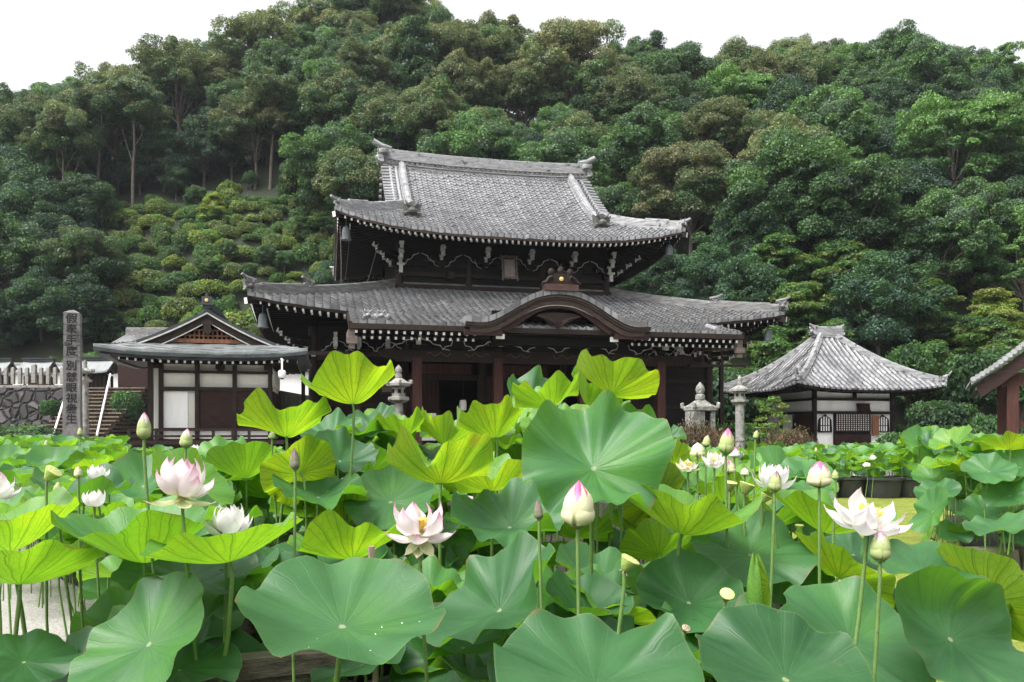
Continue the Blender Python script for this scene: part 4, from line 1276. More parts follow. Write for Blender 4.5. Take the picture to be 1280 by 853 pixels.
for x0, x1, lab in ((-45, -24.3, 'dark rubble stone retaining wall left of the stone stairs'), (-20.3, -13.2, 'dark rubble stone retaining wall between the stairs and the shingled hall')):
    mb = MB(); mb.add([(x0, 44.6, 0), (x1, 44.6, 0), (x1, 45.25, 4.0), (x0, 45.25, 4.0), (x0, 45.5, 0), (x1, 45.5, 0), (x1, 45.5, 4.0), (x0, 45.5, 4.0)], [(0, 1, 2, 3), (1, 5, 6, 2), (4, 0, 3, 7), (3, 2, 6, 7), (5, 4, 7, 6)])
    tag(mb.build('retaining_wall', M['rubble']), lab, 'retaining wall')
stairs = thing('stone_stairs', 'broad brown stone stairs rising behind the inscribed pillar', 'stairs', (-22.3, 38.2, 0), 0)
n = 19
mb = MB(); mb2 = MB()
for k in range(n):
    y0 = .37 * k
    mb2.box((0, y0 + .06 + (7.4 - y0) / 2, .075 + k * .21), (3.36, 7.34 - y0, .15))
    for j in range(3):
        w_ = (1.16, 1.06, 1.18)[(j + k) % 3]
        mb.box((-1.14 + j * 1.14, y0 + .21, .18 + k * .21), (w_ - .02, .44, .06))
mb2.build('riser', noisy('shaded_riser_stone', (.035, .028, .02), (.10, .078, .058), 3, .9, .5), stairs)  # riser stone coloured darker to stand in for shade under the treads
mb.build('tread', M['stone_step'], stairs)
for a, b, lab in ((at(67, 543, 40.2), at(86, 481, 45.2), 'white sloping handrail left of the stone stairs'), (at(121, 545, 40.2), at(138, 468, 45.6), 'white sloping handrail right of the stone stairs')):
    hr = thing('handrail', lab, 'handrail', (a.x, a.y, 0))
    mb = MB(); mb.tube([(0, 0, a.z), b - Vector((a.x, a.y, 0))], .055, 8); mb.build('rail', M['plastic_white'], hr)
    mb = MB()
    for t in (.05, .5, .97):
        p = (b - a) * t; zz = a.z + (b.z - a.z) * t
        mb.tube([(p.x, p.y, zz - 1.0), (p.x, p.y, zz)], .03, 6)
    mb.build('rail_post', M['plastic_white'], hr)
for x0, x1, lab in ((-44, -24.4, 'pale stone post fence on the retaining wall left of the stairs'), (-20.2, -13.6, 'pale stone post fence on the retaining wall right of the stairs')):
    fn = thing('stone_fence', lab, 'stone fence', ((x0 + x1) / 2, 45.6, 4.0))
    w = x1 - x0
    mb = MB(); mb.box((0, 0, .08), (w, .3, .16)); mb.box((0, .02, .80), (w, .10, .14)); mb.build('fence_rail', M['stone'], fn)
    nn = int(w / .40); pm = None
    for k in range(nn + 1):
        if pm is None:
            mb = MB(); mb.box((0, 0, .55), (.17, .17, .9)); mb.box((0, 0, 1.02), (.17, .17, .06), None, 0, .5); pm = mb.mesh('post', M['stone'])
        o = link('post', pm, fn); o.location = (-w / 2 + w * k / nn, -.06, .12 + .06 * (k % 6 == 0)); o.scale = (1.35, 1.3, 1.12) if k % 6 == 0 else (1, 1, 1)
ww = thing('plaster_wall', 'long white plaster wall with a tiled cap at the foot of the azalea slope', 'wall', (-27, 58.5, 4.0))
mb = MB(); mb.box((0, 0, .95), (34, .35, 1.9)); mb.build('wall_face', M['plaster'], ww)
mb = MB()
for sy in (-1, 1):
    P = np.array([[[x, sy * (.55 - .5 * t), 1.95 + .45 * t + .035 * math.cos(x * 2 * PI / .28)] for t in (0, 1)] for x in np.arange(-17, 17.01, .07)])
    mb.grid(P, 0, flip=sy > 0)
ridge_line(mb, [(-17, 0, 2.36), (17, 0, 2.36)], .2, .12, cap=.06)
mb.build('tiled_cap', M['ridge'], ww)
def little_shrine(px, w, lab, body, zb=4.0, Y=53):
    p = at(px, 500, Y)
    s_ = thing('little_shrine', lab, 'small shrine', (p.x, Y, zb), R(0), 'little shrines on the terrace')
    mb = MB(); h = 1.15
    P = np.array([[[x, -1.0 + 1.0 * t, h + .18 + .62 * t + .22 * t * t + .06 * abs(x / w * 1.6) ** 3] for t in np.linspace(0, 1, 8)] for x in np.linspace(-w * .72, w * .72, 12)])
    mb.grid(P, 0); P2 = P.copy(); P2[..., 1] *= -1; mb.grid(P2, 0, flip=True)
    P3 = P[:, 0:1].copy(); P4 = P3.copy(); P4[..., 2] -= .10; mb.grid(np.concatenate([P4, P3], 1), 0)
    for sx in (0, -1):
        A = P[sx].copy(); B = A.copy(); B[:, 2] -= .10; mb.grid(np.stack([A, B], 1), 0)
    ro = mb.build('copper_roof', M['copper'], s_)
    mb = MB(); mb.box((0, 0, h + 1.07), (w * 1.5, .3, .16)); mb.box((0, 0, h + 1.19), (w * 1.56, .4, .07)); mb.build('ridge', M['copper_edge'], ro)
    mb = MB(); mb.box((0, .1, .75), (w * .8, .9, .95)); mb.box((0, 0, .2), (w * 1.0, 1.3, .12)); mb.prism([(-w * .6, h + .1), (w * .6, h + .1), (w * .5, h + .3), (0, h + .5), (-w * .5, h + .3)], -.35, .35); mb.build('shrine_body', body, s_)
    mb = MB()
    for x in (-w * .48, w * .48):
        for y in (-.5, .45): mb.box((x, y, .55), (.12, .12, 1.2))
    for k in range(5): mb.box((-w * .3 + w * .15 * k, -.37, .75), (.03, .03, .8))
    mb.box((0, .1, .05), (w * 1.1, 1.5, .1))
    mb.build('shrine_post', M['wood_dark'], s_)
little_shrine(49, 1.35, 'little warm timber shrine with grey copper roof left of the inscribed pillar', M['wood_orange'])
little_shrine(120, 1.7, 'little dark shrine with grey copper roof just right of the inscribed pillar', M['wood_dark'], Y=52)
little_shrine(-4, 1.4, 'little shrine with grey copper roof cut by the left edge of the photo', M['wood_orange'])
st_ = thing('storehouse', 'dark timber outbuilding with tiled ridge rising behind the shingled hall roof', 'outbuilding', (-20.6, 47.5, 0))
mb = MB(); mb.box((0, 1.5, 3.4), (5.6, 3, 6.8)); mb.build('wall', M['wood_plank'], st_)
mb = MB(); 
for sy in (-1, 1):
    P = np.array([[[x, 1.5 + sy * (1.9 - 1.9 * t), 6.75 + .75 * t + .04 * math.cos(x * 2 * PI / .28)] for t in (0, 1)] for x in np.arange(-3.0, 3.01, .07)])
    mb.grid(P, 0, flip=sy > 0)
so_roof = mb.build('tiled_roof', M['tile_old'], st_)
mb = MB(); ridge_line(mb, [(x, 1.5, 7.42) for x in (-3.0, 0, 3.0)], .3, .34, cap=.1); mb.build('ridge', M['ridge_dark'], so_roof)

# ------------------------------------------------------------------ inscribed stone pillar
mon = thing('inscribed_pillar', 'tall square dark grey stone pillar with vertical carved inscription', 'stone pillar', (-12.63, 23.0, 0), R(21))
ys_ = [545 + 60, 448, 433, 420, 407, 391]
mb = MB(); hw_ = .235
zz = [CH - (y - 540) * .023 for y in (448, 433.5, 420.5, 407.5, 392)]
mb.box((0, 0, zz[0] / 2), (.47, .46, zz[0] - .0), None, 0, .92)
for a, b in zip(zz[:-1], zz[1:]):
    mb.box((0, 0, (a + b) / 2 + .012), (.42, .41, b - a - .024))
for z in zz[:-1]: mb.box((0, 0, z), (.39, .38, .06))
mb.box((0, 0, zz[-1] + .045), (.42, .41, .09), None, 0, .25)
pillar = mb.build('shaft', M['stone_pillar'], mon)
mb = MB(); mb.box((0, 0, .25), (1.1, 1.1, .5)); mb.box((0, 0, .6), (.8, .8, .2)); mb.build('base', M['stone'], mon)
def load_cjk():
    import os
    base = bpy.utils.system_resource('DATAFILES', path='fonts')
    for n in ('Noto Sans CJK Regular.woff2',):
        f = os.path.join(base, n)
        if os.path.exists(f): return bpy.data.fonts.load(f)
    return None
chars = '假奉手度別慈眼視衆生'
ypx = (400, 413.5, 427, 440.5, 458.5, 473, 486, 499, 512, 525)
dg = None
mbt = MB()
for c, y in zip(chars, ypx):
    cu = bpy.data.curves.new('glyph', 'FONT'); cu.body = c; cu.size = .30 if y < 450 else .29; cu.extrude = .004; cu.offset = .005; cu.align_x = 'CENTER'; cu.align_y = 'CENTER'; cu.resolution_u = 3
    ob = bpy.data.objects.new('glyph', cu); scene.collection.objects.link(ob)
    bpy.context.view_layer.update()
    me = bpy.data.meshes.new_from_object(ob.evaluated_get(bpy.context.evaluated_depsgraph_get()))
    z = CH - (y - 540) * .023
    yy = -.205 - .004 if y < 450 else -.23 + .0184 * min(1, z / zz[0]) - .006
    vs_ = [(v.co.x, yy - v.co.z, z + v.co.y) for v in me.vertices]
    mbt.add(vs_, [tuple(p.vertices) for p in me.polygons])
    bpy.data.objects.remove(ob); bpy.data.curves.remove(cu); bpy.data.meshes.remove(me)
mbt.build('inscription', M['ink'], pillar)

# ------------------------------------------------------------------ stone lanterns
def lantern(label, X, Y, top, s, mat, n=6, curl=True, shaft_r=.13, big=False):
    L = thing('stone_lantern', label, 'stone lantern', (X, Y, 0), R(14))
    ph = PI / n
    z = top
    mb = MB(); mb.lathe([(.0, 0), (.03 * s, -.03 * s), (.12 * s, -.14 * s), (.15 * s, -.25 * s), (.12 * s, -.36 * s), (.09 * s, -.38 * s), (.15 * s, -.42 * s), (.15 * s, -.56 * s), (.10 * s, -.60 * s)][::-1], (0, 0, z), 14)
    mb.build('jewel_top', mat, L, smooth=40)
    z -= .58 * s
    rw = .55 * s
    mb = MB(); mb.lathe([(rw * .80, -.36 * s), (rw, -.33 * s), (rw * 1.0, -.22 * s), (rw * .62, -.12 * s), (rw * .38, -.03 * s), (rw * .22, .02 * s)], (0, 0, z), n, phase=ph)
    if curl:
        for k in range(n):
            t = ph + 2 * PI * k / n; c, q = math.cos(t), math.sin(t)
            mb.tube([(c * rw * .92, q * rw * .92, z - .26 * s), (c * rw * 1.06, q * rw * 1.06, z - .22 * s), (c * rw * 1.08, q * rw * 1.08, z - .12 * s), (c * rw * .98, q * rw * .98, z - .09 * s)], [.06 * s, .07 * s, .06 * s, .03 * s], 6)
    mb.build('roof', mat, L, smooth=35)
    z -= .35 * s
    hb = .46 * s if not big else .62 * s
    r_ = .30 * s
    mb = MB()
    if big:
        mb.box((-.30 * s, 0, z - hb / 2), (.14 * s, .62 * s, hb)); mb.box((.30 * s, 0, z - hb / 2), (.14 * s, .62 * s, hb)); mb.box((-.1 * s, .12 * s, z - hb / 2), (.5 * s, .3 * s, hb)); mb.box((-.16 * s, -.28 * s, z - hb / 2), (.32 * s, .08 * s, hb))
    else:
        mb.lathe([(r_, -hb), (r_ * 1.05, -hb + .04), (r_ * 1.0, 0)], (0, 0, z), n, phase=ph)
    fb = mb.build('firebox', mat, L, smooth=35)
    if not big:
        for k in (3, 4, 5):
            mb = MB()
            t = 2 * PI * k / n + 2 * ph; t = -PI / 2 + (k - 4) * 2 * PI / n
            rr = r_ * math.cos(PI / n) * 1.0
            mb.box((rr * math.cos(t), rr * math.sin(t), z - hb * .45), (.14 * s, .05, .17 * s), Matrix.Rotation(t + PI / 2, 3, 'Z'))
            mb.build('window_opening', M['dark_room'], fb)
    else:
        mb = MB(); mb.box((.10 * s, -.16 * s, z - hb * .5), (.30 * s, .08 * s, hb * .94)); mb.build('window_opening', M['dark_room'], fb)
    z -= hb
    mb = MB(); mb.lathe([(r_ * .9, -.24 * s), (r_ * 1.5, -.16 * s), (r_ * 1.62, -.12 * s), (r_ * 1.62, 0), (r_ * 1.2, .01)], (0, 0, z), n if not big else 4, phase=ph if not big else PI / 4); mb.build('platform', mat, L, smooth=35)
    z -= .22 * s
    mb = MB(); sr_ = shaft_r * (1 if not big else 2.2)
    mb.lathe([(sr_ * 1.15, 0.05), (sr_ * 1.1, .5 * (z)), (sr_ * 1.22, .5 * z + .02), (sr_ * 1.22, .5 * z + .08), (sr_ * 1.08, .5 * z + .1), (sr_ * 1.05, z)], (0, 0, 0), 16 if not big else 4, phase=0 if not big else PI / 4)
    mb.build('shaft', mat, L, smooth=35)
    mb = MB(); mb.lathe([(r_ * 2.0, -.1), (r_ * 2.0, .16), (r_ * 1.7, .22), (r_ * 1.6, .40), (sr_ * 1.4, .52)], (0, 0, max(0, z - 1.25) * .35), n, phase=ph); mb.lathe([(r_ * 2.6, 0), (r_ * 2.6, max(.12, max(0, z - 1.25) * .35))], (0, 0, 0), 4, phase=PI / 4); mb.build('base', mat, L, smooth=35)
    return L
lantern('slim pale stone lantern with scrolled roof corners before the porch posts', -2.41, 17.0, 2.93, .50, M['stone'], 6, True, .085)
lantern('broad squat lichened stone lantern with an open firebox right of the temple hall', 5.88, 25.0, 3.06, .98, M['stone_dark'], 4, True, .2, big=True)
lantern('slim pale stone lantern in front of the small white hall roof', 7.12, 25.0, 3.28, .56, M['stone'], 6, False, .13)
lantern('slim stone lantern half hidden behind the inscribed pillar', -15.05, 28.2, 4.05, .50, M['stone'], 6, True, .11)
# ------------------------------------------------------------------ foliage meshes
def leaf_mesh(name, P, Nn, size, col, mat, aspect=0.55, bend=0.18):
    """diamond leaves at P facing Nn, each with its own colour"""
    n = len(P)
    rng = np.random.default_rng(len(P))
    Nn = Nn / (np.linalg.norm(Nn, axis=1, keepdims=True) + 1e-9)
    t = rng.normal(size=(n, 3)); t -= Nn * np.sum(t * Nn, 1, keepdims=True); t /= (np.linalg.norm(t, axis=1, keepdims=True) + 1e-9)
    b = np.cross(Nn, t)
    L = size[:, None]; W = (size * aspect)[:, None]
    V = np.empty((n, 4, 3), np.float32)
    V[:, 0] = P - t * L; V[:, 1] = P - b * W + Nn * (bend * L); V[:, 2] = P + t * L; V[:, 3] = P + b * W + Nn * (bend * L)
    me = bpy.data.meshes.new(name)
    me.vertices.add(4 * n); me.vertices.foreach_set('co', V.ravel())
    me.loops.add(4 * n); me.loops.foreach_set('vertex_index', np.arange(4 * n, dtype=np.int32))
    me.polygons.add(n); me.polygons.foreach_set('loop_start', np.arange(0, 4 * n, 4, dtype=np.int32))
    a = me.color_attributes.new('tint', 'FLOAT_COLOR', 'POINT')
    c4 = np.ones((n, 4, 4), np.float32); c4[:, :, :3] = col[:, None, :]
    a.data.foreach_set('color', c4.ravel())
    me.materials.append(mat)
    me.update(); me.validate()
    return me

class Leaves:
    def __init__(s, seed): s.rng = np.random.default_rng(seed); s.P = []; s.N = []; s.S = []; s.C = []
    def clump(s, c, r, n, size, col, low=-0.45, jit=0.75, colvar=0.22, shell=0.55, updir=0.25):
        g = s.rng
        d = g.normal(size=(int(n * 2.2), 3)); d /= np.linalg.norm(d, axis=1, keepdims=True)
        keep = d[:, 2] > low + 0.25 * g.random(len(d)) - .12
        d = d[keep][:int(n)]
        m = len(d)
        if m == 0: return
        rad = shell + (1.06 - shell) * g.random((m, 1)) ** 0.6
        s.P.append(np.asarray(c) + d * np.asarray(r) * rad)
        nn = d / np.asarray(r) ; nn /= np.linalg.norm(nn, axis=1, keepdims=True)
        s.N.append(nn + jit * g.normal(size=(m, 3)) + np.array([0, 0, updir]))
        s.S.append(size * (0.6 + 0.8 * g.random(m)))
        cc = np.asarray(col) * (1 + colvar * g.normal(size=(m, 1)).clip(-2, 2)) * (1 + 0.07 * g.normal(size=(m, 3)))
        s.C.append(cc.clip(0.004, 0.9))
    def mesh(s, name, mat, **k):
        return leaf_mesh(name, np.concatenate(s.P), np.concatenate(s.N), np.concatenate(s.S), np.concatenate(s.C), mat, **k)

def trunk_mesh(seed, H, r0, lean, limbs, base_z=-1.5, mat=None, n=7):
    rng = random.Random(seed)
    mb = MB()
    pts = []; rad = []
    for i in range(8):
        t = i / 7
        pts.append((lean[0] * t * t + rng.uniform(-.12, .12) * (i > 0), lean[1] * t * t + rng.uniform(-.12, .12) * (i > 0), base_z + (H - base_z) * t)); rad.append(r0 * (1 - .72 * t) * (1.25 if i == 0 else 1))
    mb.tube(pts, rad, n)
    for (q, t0) in limbs:
        i = min(6, int(t0 * 7)); a = Vector(pts[i]); b = Vector(q)
        m = a.lerp(b, .5) + Vector((rng.uniform(-.3, .3), rng.uniform(-.3, .3), -.25))
        mb.tube([a, m, b], [rad[i] * .55, rad[i] * .4, rad[i] * .16], 5)
    return mb.mesh('trunk', mat or M['bark'], smooth=60)

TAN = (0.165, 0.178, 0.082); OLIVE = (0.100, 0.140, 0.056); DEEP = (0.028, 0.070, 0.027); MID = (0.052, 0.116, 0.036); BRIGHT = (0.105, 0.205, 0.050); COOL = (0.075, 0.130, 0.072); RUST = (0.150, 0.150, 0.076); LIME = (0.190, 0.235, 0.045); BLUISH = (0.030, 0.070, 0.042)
def mixc(a, b, t): return tuple(x + (y - x) * t for x, y in zip(a, b))

def make_round_tree(seed, tops, lows, H=14.0, cr=4.6, cz=5.0, nclump=120, leaf=0.112, per=600, flat=0.85, limb=4):
    """a broadleaf crown of many domed tufts of leaves, cauliflower like"""
    L = Leaves(seed); rng = random.Random(seed); tips = []
    k = 0; tries = 0; cs = []
    while k < nclump and tries < 4000:
        tries += 1
        th = rng.uniform(0, 2 * PI); u = rng.uniform(-.55, 1.0)
        rr = math.sqrt(max(0, 1 - u * u))
        f = rng.uniform(.62, 1.04)
        lob = 1 + .30 * math.sin(3 * th + seed + 1.5 * u) + .18 * math.sin(5 * th + 2 * seed - 2 * u)
        c = (cr * rr * f * lob * math.cos(th), cr * rr * f * lob * math.sin(th), H - cz + cz * u * f * (.85 if u > 0 else .9))
        if any((Vector(c) - Vector(q)).length < .62 for q in cs): continue
        cs.append(c); k += 1
        r = rng.choice([.55, .7, .85, 1.0, 1.3]) * (1.1 if u > .3 else .95)
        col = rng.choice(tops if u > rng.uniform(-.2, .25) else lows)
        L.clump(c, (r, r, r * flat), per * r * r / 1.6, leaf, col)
        for j in range(2):
            o = (c[0] + rng.uniform(-r, r) * .8, c[1] + rng.uniform(-r, r) * .8, c[2] + rng.uniform(-.1, .6) * r)
            L.clump(o, (r * .5, r * .5, r * .4), per * .2, leaf * .9, mixc(col, rng.choice(tops), .4))
        if k % limb == 0: tips.append((c, rng.uniform(.45, .8)))
    me = L.mesh('crown', M['foliage'])
    tr = trunk_mesh(seed + 7, H - cz * .6, .27, (rng.uniform(-1.1, 1.1), rng.uniform(-.8, .8)), tips)
    return me, tr

def make_layer_tree(seed, cols, H=9.0, cr=4.5, nlay=26, leaf=0.15, per=420, z0=2.2):
    """a maple or cherry with flat sprays of leaves in layers"""
    L = Leaves(seed); rng = random.Random(seed); tips = []
    for k in range(nlay):
        t = (k + .5) / nlay
        z = z0 + (H - z0) * t
        R_ = cr * (1.0 - .75 * t ** 1.6)
        for j in range(3):
            th = rng.uniform(0, 2 * PI)
            d = R_ * rng.uniform(.25, 1.0)
            c = (d * math.cos(th), d * math.sin(th), z - .16 * d + rng.uniform(-.5, .5))
            rx = rng.uniform(.7, 1.5)
            L.clump(c, (rx, rx * rng.uniform(.6, 1), rng.uniform(.28, .6)), per * rx * rx / 2.4, leaf, rng.choice(cols), low=-.6, jit=.45, shell=.15, updir=.9)
            if k % 2 == 0 and j == 0: tips.append((c, min(.9, .25 + .6 * t)))
    me = L.mesh('crown', M['foliage_soft'])
    tr = trunk_mesh(seed + 3, H * .9, .16, (rng.uniform(-.6, .6), rng.uniform(-.6, .6)), tips, mat=M['bark_dark'])
    return me, tr

def make_conifer(seed, cols, H=15.0, cr=3.3, leaf=.16):
    L = Leaves(seed); rng = random.Random(seed); tips = []
    for k in range(40):
        t = k / 39
        z = 3.8 + (H - 3.8) * t + rng.uniform(-.3, .3)
        R_ = cr * (1 - t) ** .6 * rng.uniform(.6, 1.25) + .2
        for j in range(3):
            th = rng.uniform(0, 2 * PI); d = R_ * rng.uniform(.3, 1.0)
            c = (d * math.cos(th), d * math.sin(th), z - .3 * d)
            L.clump(c, (.95, .95, .55), 110, leaf, rng.choice(cols), low=-.7, jit=.8, shell=.3)
    return L.mesh('crown', M['foliage']), trunk_mesh(seed, H * .95, .22, (.2, .2), [])

def make_bush(seed, cols, r=1.2, h=1.3, leaf=.09, n=2600, lumps=9):
    L = Leaves(seed); rng = random.Random(seed)
    L.clump((0, 0, h * .35), (r, r, h * .65), n * .6, leaf, cols[0], low=-.55)
    for k in range(lumps):
        th = rng.uniform(0, 2 * PI); d = r * rng.uniform(.2, .75)
        q = rng.uniform(.35, .55) * r
        L.clump((d * math.cos(th), d * math.sin(th), h * .45 + h * .35 * (1 - (d / r) ** 2)), (q, q, q * .75), n * .4 / lumps, leaf, rng.choice(cols), low=-.3)
    tr = MB()
    for k in range(5):
        th = k * 1.3; tr.tube([(0, 0, -.5), (.2 * r * math.cos(th), .2 * r * math.sin(th), h * .25), (.55 * r * math.cos(th), .55 * r * math.sin(th), h * .6)], [.05, .04, .015], 5)
    return L.mesh('foliage_mass', M['foliage_soft']), tr.mesh('stem', M['bark_dark'], smooth=60)

TPL = {}
def template(kind, i):
    if (kind, i) in TPL: return TPL[kind, i]
    s = hash(kind) % 7 if False else sum(map(ord, kind)) + 11 * i
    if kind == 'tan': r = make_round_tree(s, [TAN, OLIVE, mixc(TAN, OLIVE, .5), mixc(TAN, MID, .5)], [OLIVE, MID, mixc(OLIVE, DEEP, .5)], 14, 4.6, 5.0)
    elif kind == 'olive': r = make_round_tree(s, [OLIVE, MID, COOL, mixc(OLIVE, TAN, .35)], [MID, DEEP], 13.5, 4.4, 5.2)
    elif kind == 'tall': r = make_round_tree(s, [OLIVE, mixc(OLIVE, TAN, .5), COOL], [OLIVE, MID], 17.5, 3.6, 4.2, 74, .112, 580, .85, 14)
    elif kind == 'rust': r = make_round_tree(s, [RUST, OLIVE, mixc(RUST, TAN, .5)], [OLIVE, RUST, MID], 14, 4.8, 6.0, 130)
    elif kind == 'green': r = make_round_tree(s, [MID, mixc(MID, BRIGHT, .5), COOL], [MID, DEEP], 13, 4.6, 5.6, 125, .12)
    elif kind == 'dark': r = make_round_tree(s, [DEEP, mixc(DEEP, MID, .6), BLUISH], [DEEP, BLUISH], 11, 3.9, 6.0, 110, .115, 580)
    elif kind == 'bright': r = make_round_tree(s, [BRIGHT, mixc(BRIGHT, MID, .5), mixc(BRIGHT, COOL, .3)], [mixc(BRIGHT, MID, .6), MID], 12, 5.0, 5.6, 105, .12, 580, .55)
    elif kind == 'maple': r = make_layer_tree(s, [mixc(MID, BRIGHT, .5), MID, mixc(MID, LIME, .45)], 7.5, 4.6, 24, .14, 560, 1.4)
    elif kind == 'limemaple': r = make_layer_tree(s, [LIME, mixc(BRIGHT, LIME, .5), mixc(LIME, RUST, .35)], 6.5, 4.0, 20, .13, 560, 1.2)
    elif kind == 'conifer': r = make_conifer(s, [BLUISH, DEEP, mixc(DEEP, MID, .4)])
    elif kind == 'bush': r = make_bush(s, [[mixc(MID, BRIGHT, .5), MID, OLIVE], [mixc(OLIVE, LIME, .4), OLIVE, MID], [MID, DEEP, mixc(MID, LIME, .3)], [mixc(MID, LIME, .6), BRIGHT, LIME]][i % 4], 1.55, 1.5, .115, 3000)
    elif kind == 'gardenbush': r = make_bush(s, [[DEEP, MID, MID], [MID, mixc(MID, BRIGHT, .5), DEEP]][i % 2], 1.0, 1.15, .065, 4200)
    elif kind == 'brownhedge': r = make_bush(s, [(.115, .07, .045), (.085, .065, .035), (.13, .085, .055)], 1.6, .9, .055, 7000, 14)
    TPL[kind, i] = r
    return r

NAMES = dict(tall=('chinquapin_tree', 'tree'), tan=('chinquapin_tree', 'tree'), olive=('chinquapin_tree', 'tree'), rust=('chinquapin_tree', 'tree'), green=('broadleaf_tree', 'tree'), dark=('evergreen_tree', 'tree'), bright=('broadleaf_tree', 'tree'), maple=('maple_tree', 'tree'), limemaple=('maple_tree', 'tree'), conifer=('conifer_tree', 'tree'), bush=('azalea_bush', 'bush'), gardenbush=('garden_shrub', 'bush'), brownhedge=('clipped_shrub', 'bush'))
LOOK = dict(tall='tall bare-trunked tree', tan='domed tan-topped tree', olive='domed olive-green tree', rust='domed rust-tinged tree', green='leafy mid-green tree', dark='dark bluish evergreen tree', bright='airy bright green tree', maple='layered green maple', limemaple='yellow-green maple', conifer='dark pointed conifer', bush='rounded azalea bush')
PLANTS = []
def plant(kind, i, loc, rz, sc, label=None, group=None):
    cr, tr = template(kind, i)
    nm, cat = NAMES[kind]
    t = thing(nm, label, cat, loc, rz, group)
    t.scale = sc if hasattr(sc, '__len__') else (sc, sc, sc)
    link('crown' if 'tree' in nm else 'foliage', cr, t); link('trunk' if 'tree' in nm else 'stem', tr, t)
    PLANTS.append((t, kind, i))
    return t

rng = random.Random(5)
def skyline(px): return float(np.interp(px, SKY_X, SKY_Y))
placed = []
def try_plant(px, Y, dmin):
    X = (px - HX) / F * Y
    for (x, y, d) in placed:
        if (x - X) ** 2 + (y - Y) ** 2 < (max(dmin, d) if False else (dmin + d) / 2) ** 2: return None
    placed.append((X, Y, dmin))
    return X
# single trees the photo shows plainly: kind, px of crown, py of crown top, distance, scale
HERO = [('dark', 15, 0, 84, .95), ('olive', 48, 0, 89, .95), ('green', -25, 0, 88, 1.0), ('dark', 62, 0, 80, .8), ('dark', 100, 0, 82, .7), ('conifer', 520, 42, 92, 1.0), ('rust', 712, 78, 93, 1.08), ('tan', 145, 72, 93, 1.05), ('tan', 225, 62, 99, 1.02), ('tan', 320, 175, 87, .70), ('olive', 440, 130, 86, .95), ('tan', 330, 60, 104, 1.05),
        ('bright', 1195, 128, 70, 1.05), ('rust', 985, 208, 68, .80), ('tan', 965, 95, 92, .85), ('bright', 915, 100, 86, .9), ('green', 1120, 45, 96, 1.0), ('bright', 1225, 60, 100, .92),
        ('conifer', 978, 32, 112, .75), ('conifer', 820, 55, 112, .8), ('conifer', 545, 22, 114, .75), ('conifer', 690, 45, 112, .7), ('tan', 620, 60, 104, 1.0), ('tan', 560, 95, 96, .95), ('olive', 830, 175, 84, .8), ('tan', 660, 110, 92, .8),
        ('olive', 60, 205, 88, .7), ('dark', 30, 235, 78, .9), ('dark', 70, 300, 76, .7), ('dark', 255, 190, 90, .75), ('dark', 365, 200, 89, .75), ('dark', 205, 215, 90, .7), ('dark', 290, 205, 90, .7)]
for k, (kind, px, py, Y, sc) in enumerate(HERO):
    X = (px - HX) / F * Y
    z = float(hill_z(np.array(X), np.array(Y)))
    placed.append((X, Y, 5.0))
    plant(kind, k % 3, (X, Y, z), rng.uniform(0, 6.28), sc)
def pick(px, Y, py):
    n = math.sin(px * .013 + 1.0) + math.sin(px * .031 + Y * .11) * .7 + rng.uniform(-.8, .8)
    if px < 860:
        if Y > 106: return rng.choice(['tan', 'olive', 'dark', 'green', 'conifer', 'green']) if n < .4 else rng.choice(['tan', 'green', 'olive'])
        if 40 < px < 400 or 520 < px < 780: return rng.choice(['tan', 'olive', 'green', 'green', 'olive'] if n > -.5 else ['olive', 'green', 'dark'])
        return rng.choice(['olive', 'green', 'green', 'dark'])
    if Y > 96: return rng.choice(['green', 'olive', 'tan', 'dark', 'bright', 'green'] if px < 1040 else ['green', 'green', 'olive', 'bright', 'dark'])
    if px > 1080: return rng.choice(['green', 'bright', 'dark', 'green', 'dark'])
    return rng.choice(['green', 'olive', 'dark', 'dark', 'tan', 'rust'] if px < 1000 else ['green', 'dark', 'green', 'olive'])
for px, Y in ((82, 84.5), (122, 87.5), (166, 86.6), (338, 86.5), (430, 85), (452, 88), (536, 80), (790, 82)):
    X = (px - HX) / F * Y
    placed.append((X, Y, 3.2))
    plant('tall', rng.randrange(3), (X, Y, float(hill_z(np.array(X), np.array(Y)))), rng.uniform(0, 6.28), (.8, .8, rng.uniform(.66, .86)))
for it in range(9000):
    px = rng.uniform(-70, 1350)
    y0 = 88 if 110 < px < 420 else (72 if px <= 110 else (70 if px < 860 else 58))
    Y = rng.uniform(y0, YR + 3)
    X = (px - HX) / F * Y
    X = try_plant(px, Y, 4.9 if Y < 104 else 4.5)
    if X is None: continue
    z = float(hill_z(np.array(X), np.array(Y)))
    kind = pick(px, Y, 0)
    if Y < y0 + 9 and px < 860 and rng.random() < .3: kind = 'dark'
    sc = rng.uniform(.62, .95) * (.85 if kind == 'conifer' else 1) * (.86 if Y > 108 else 1)
    plant(kind, rng.randrange(3), (X, Y, z), rng.uniform(0, 6.28), sc)
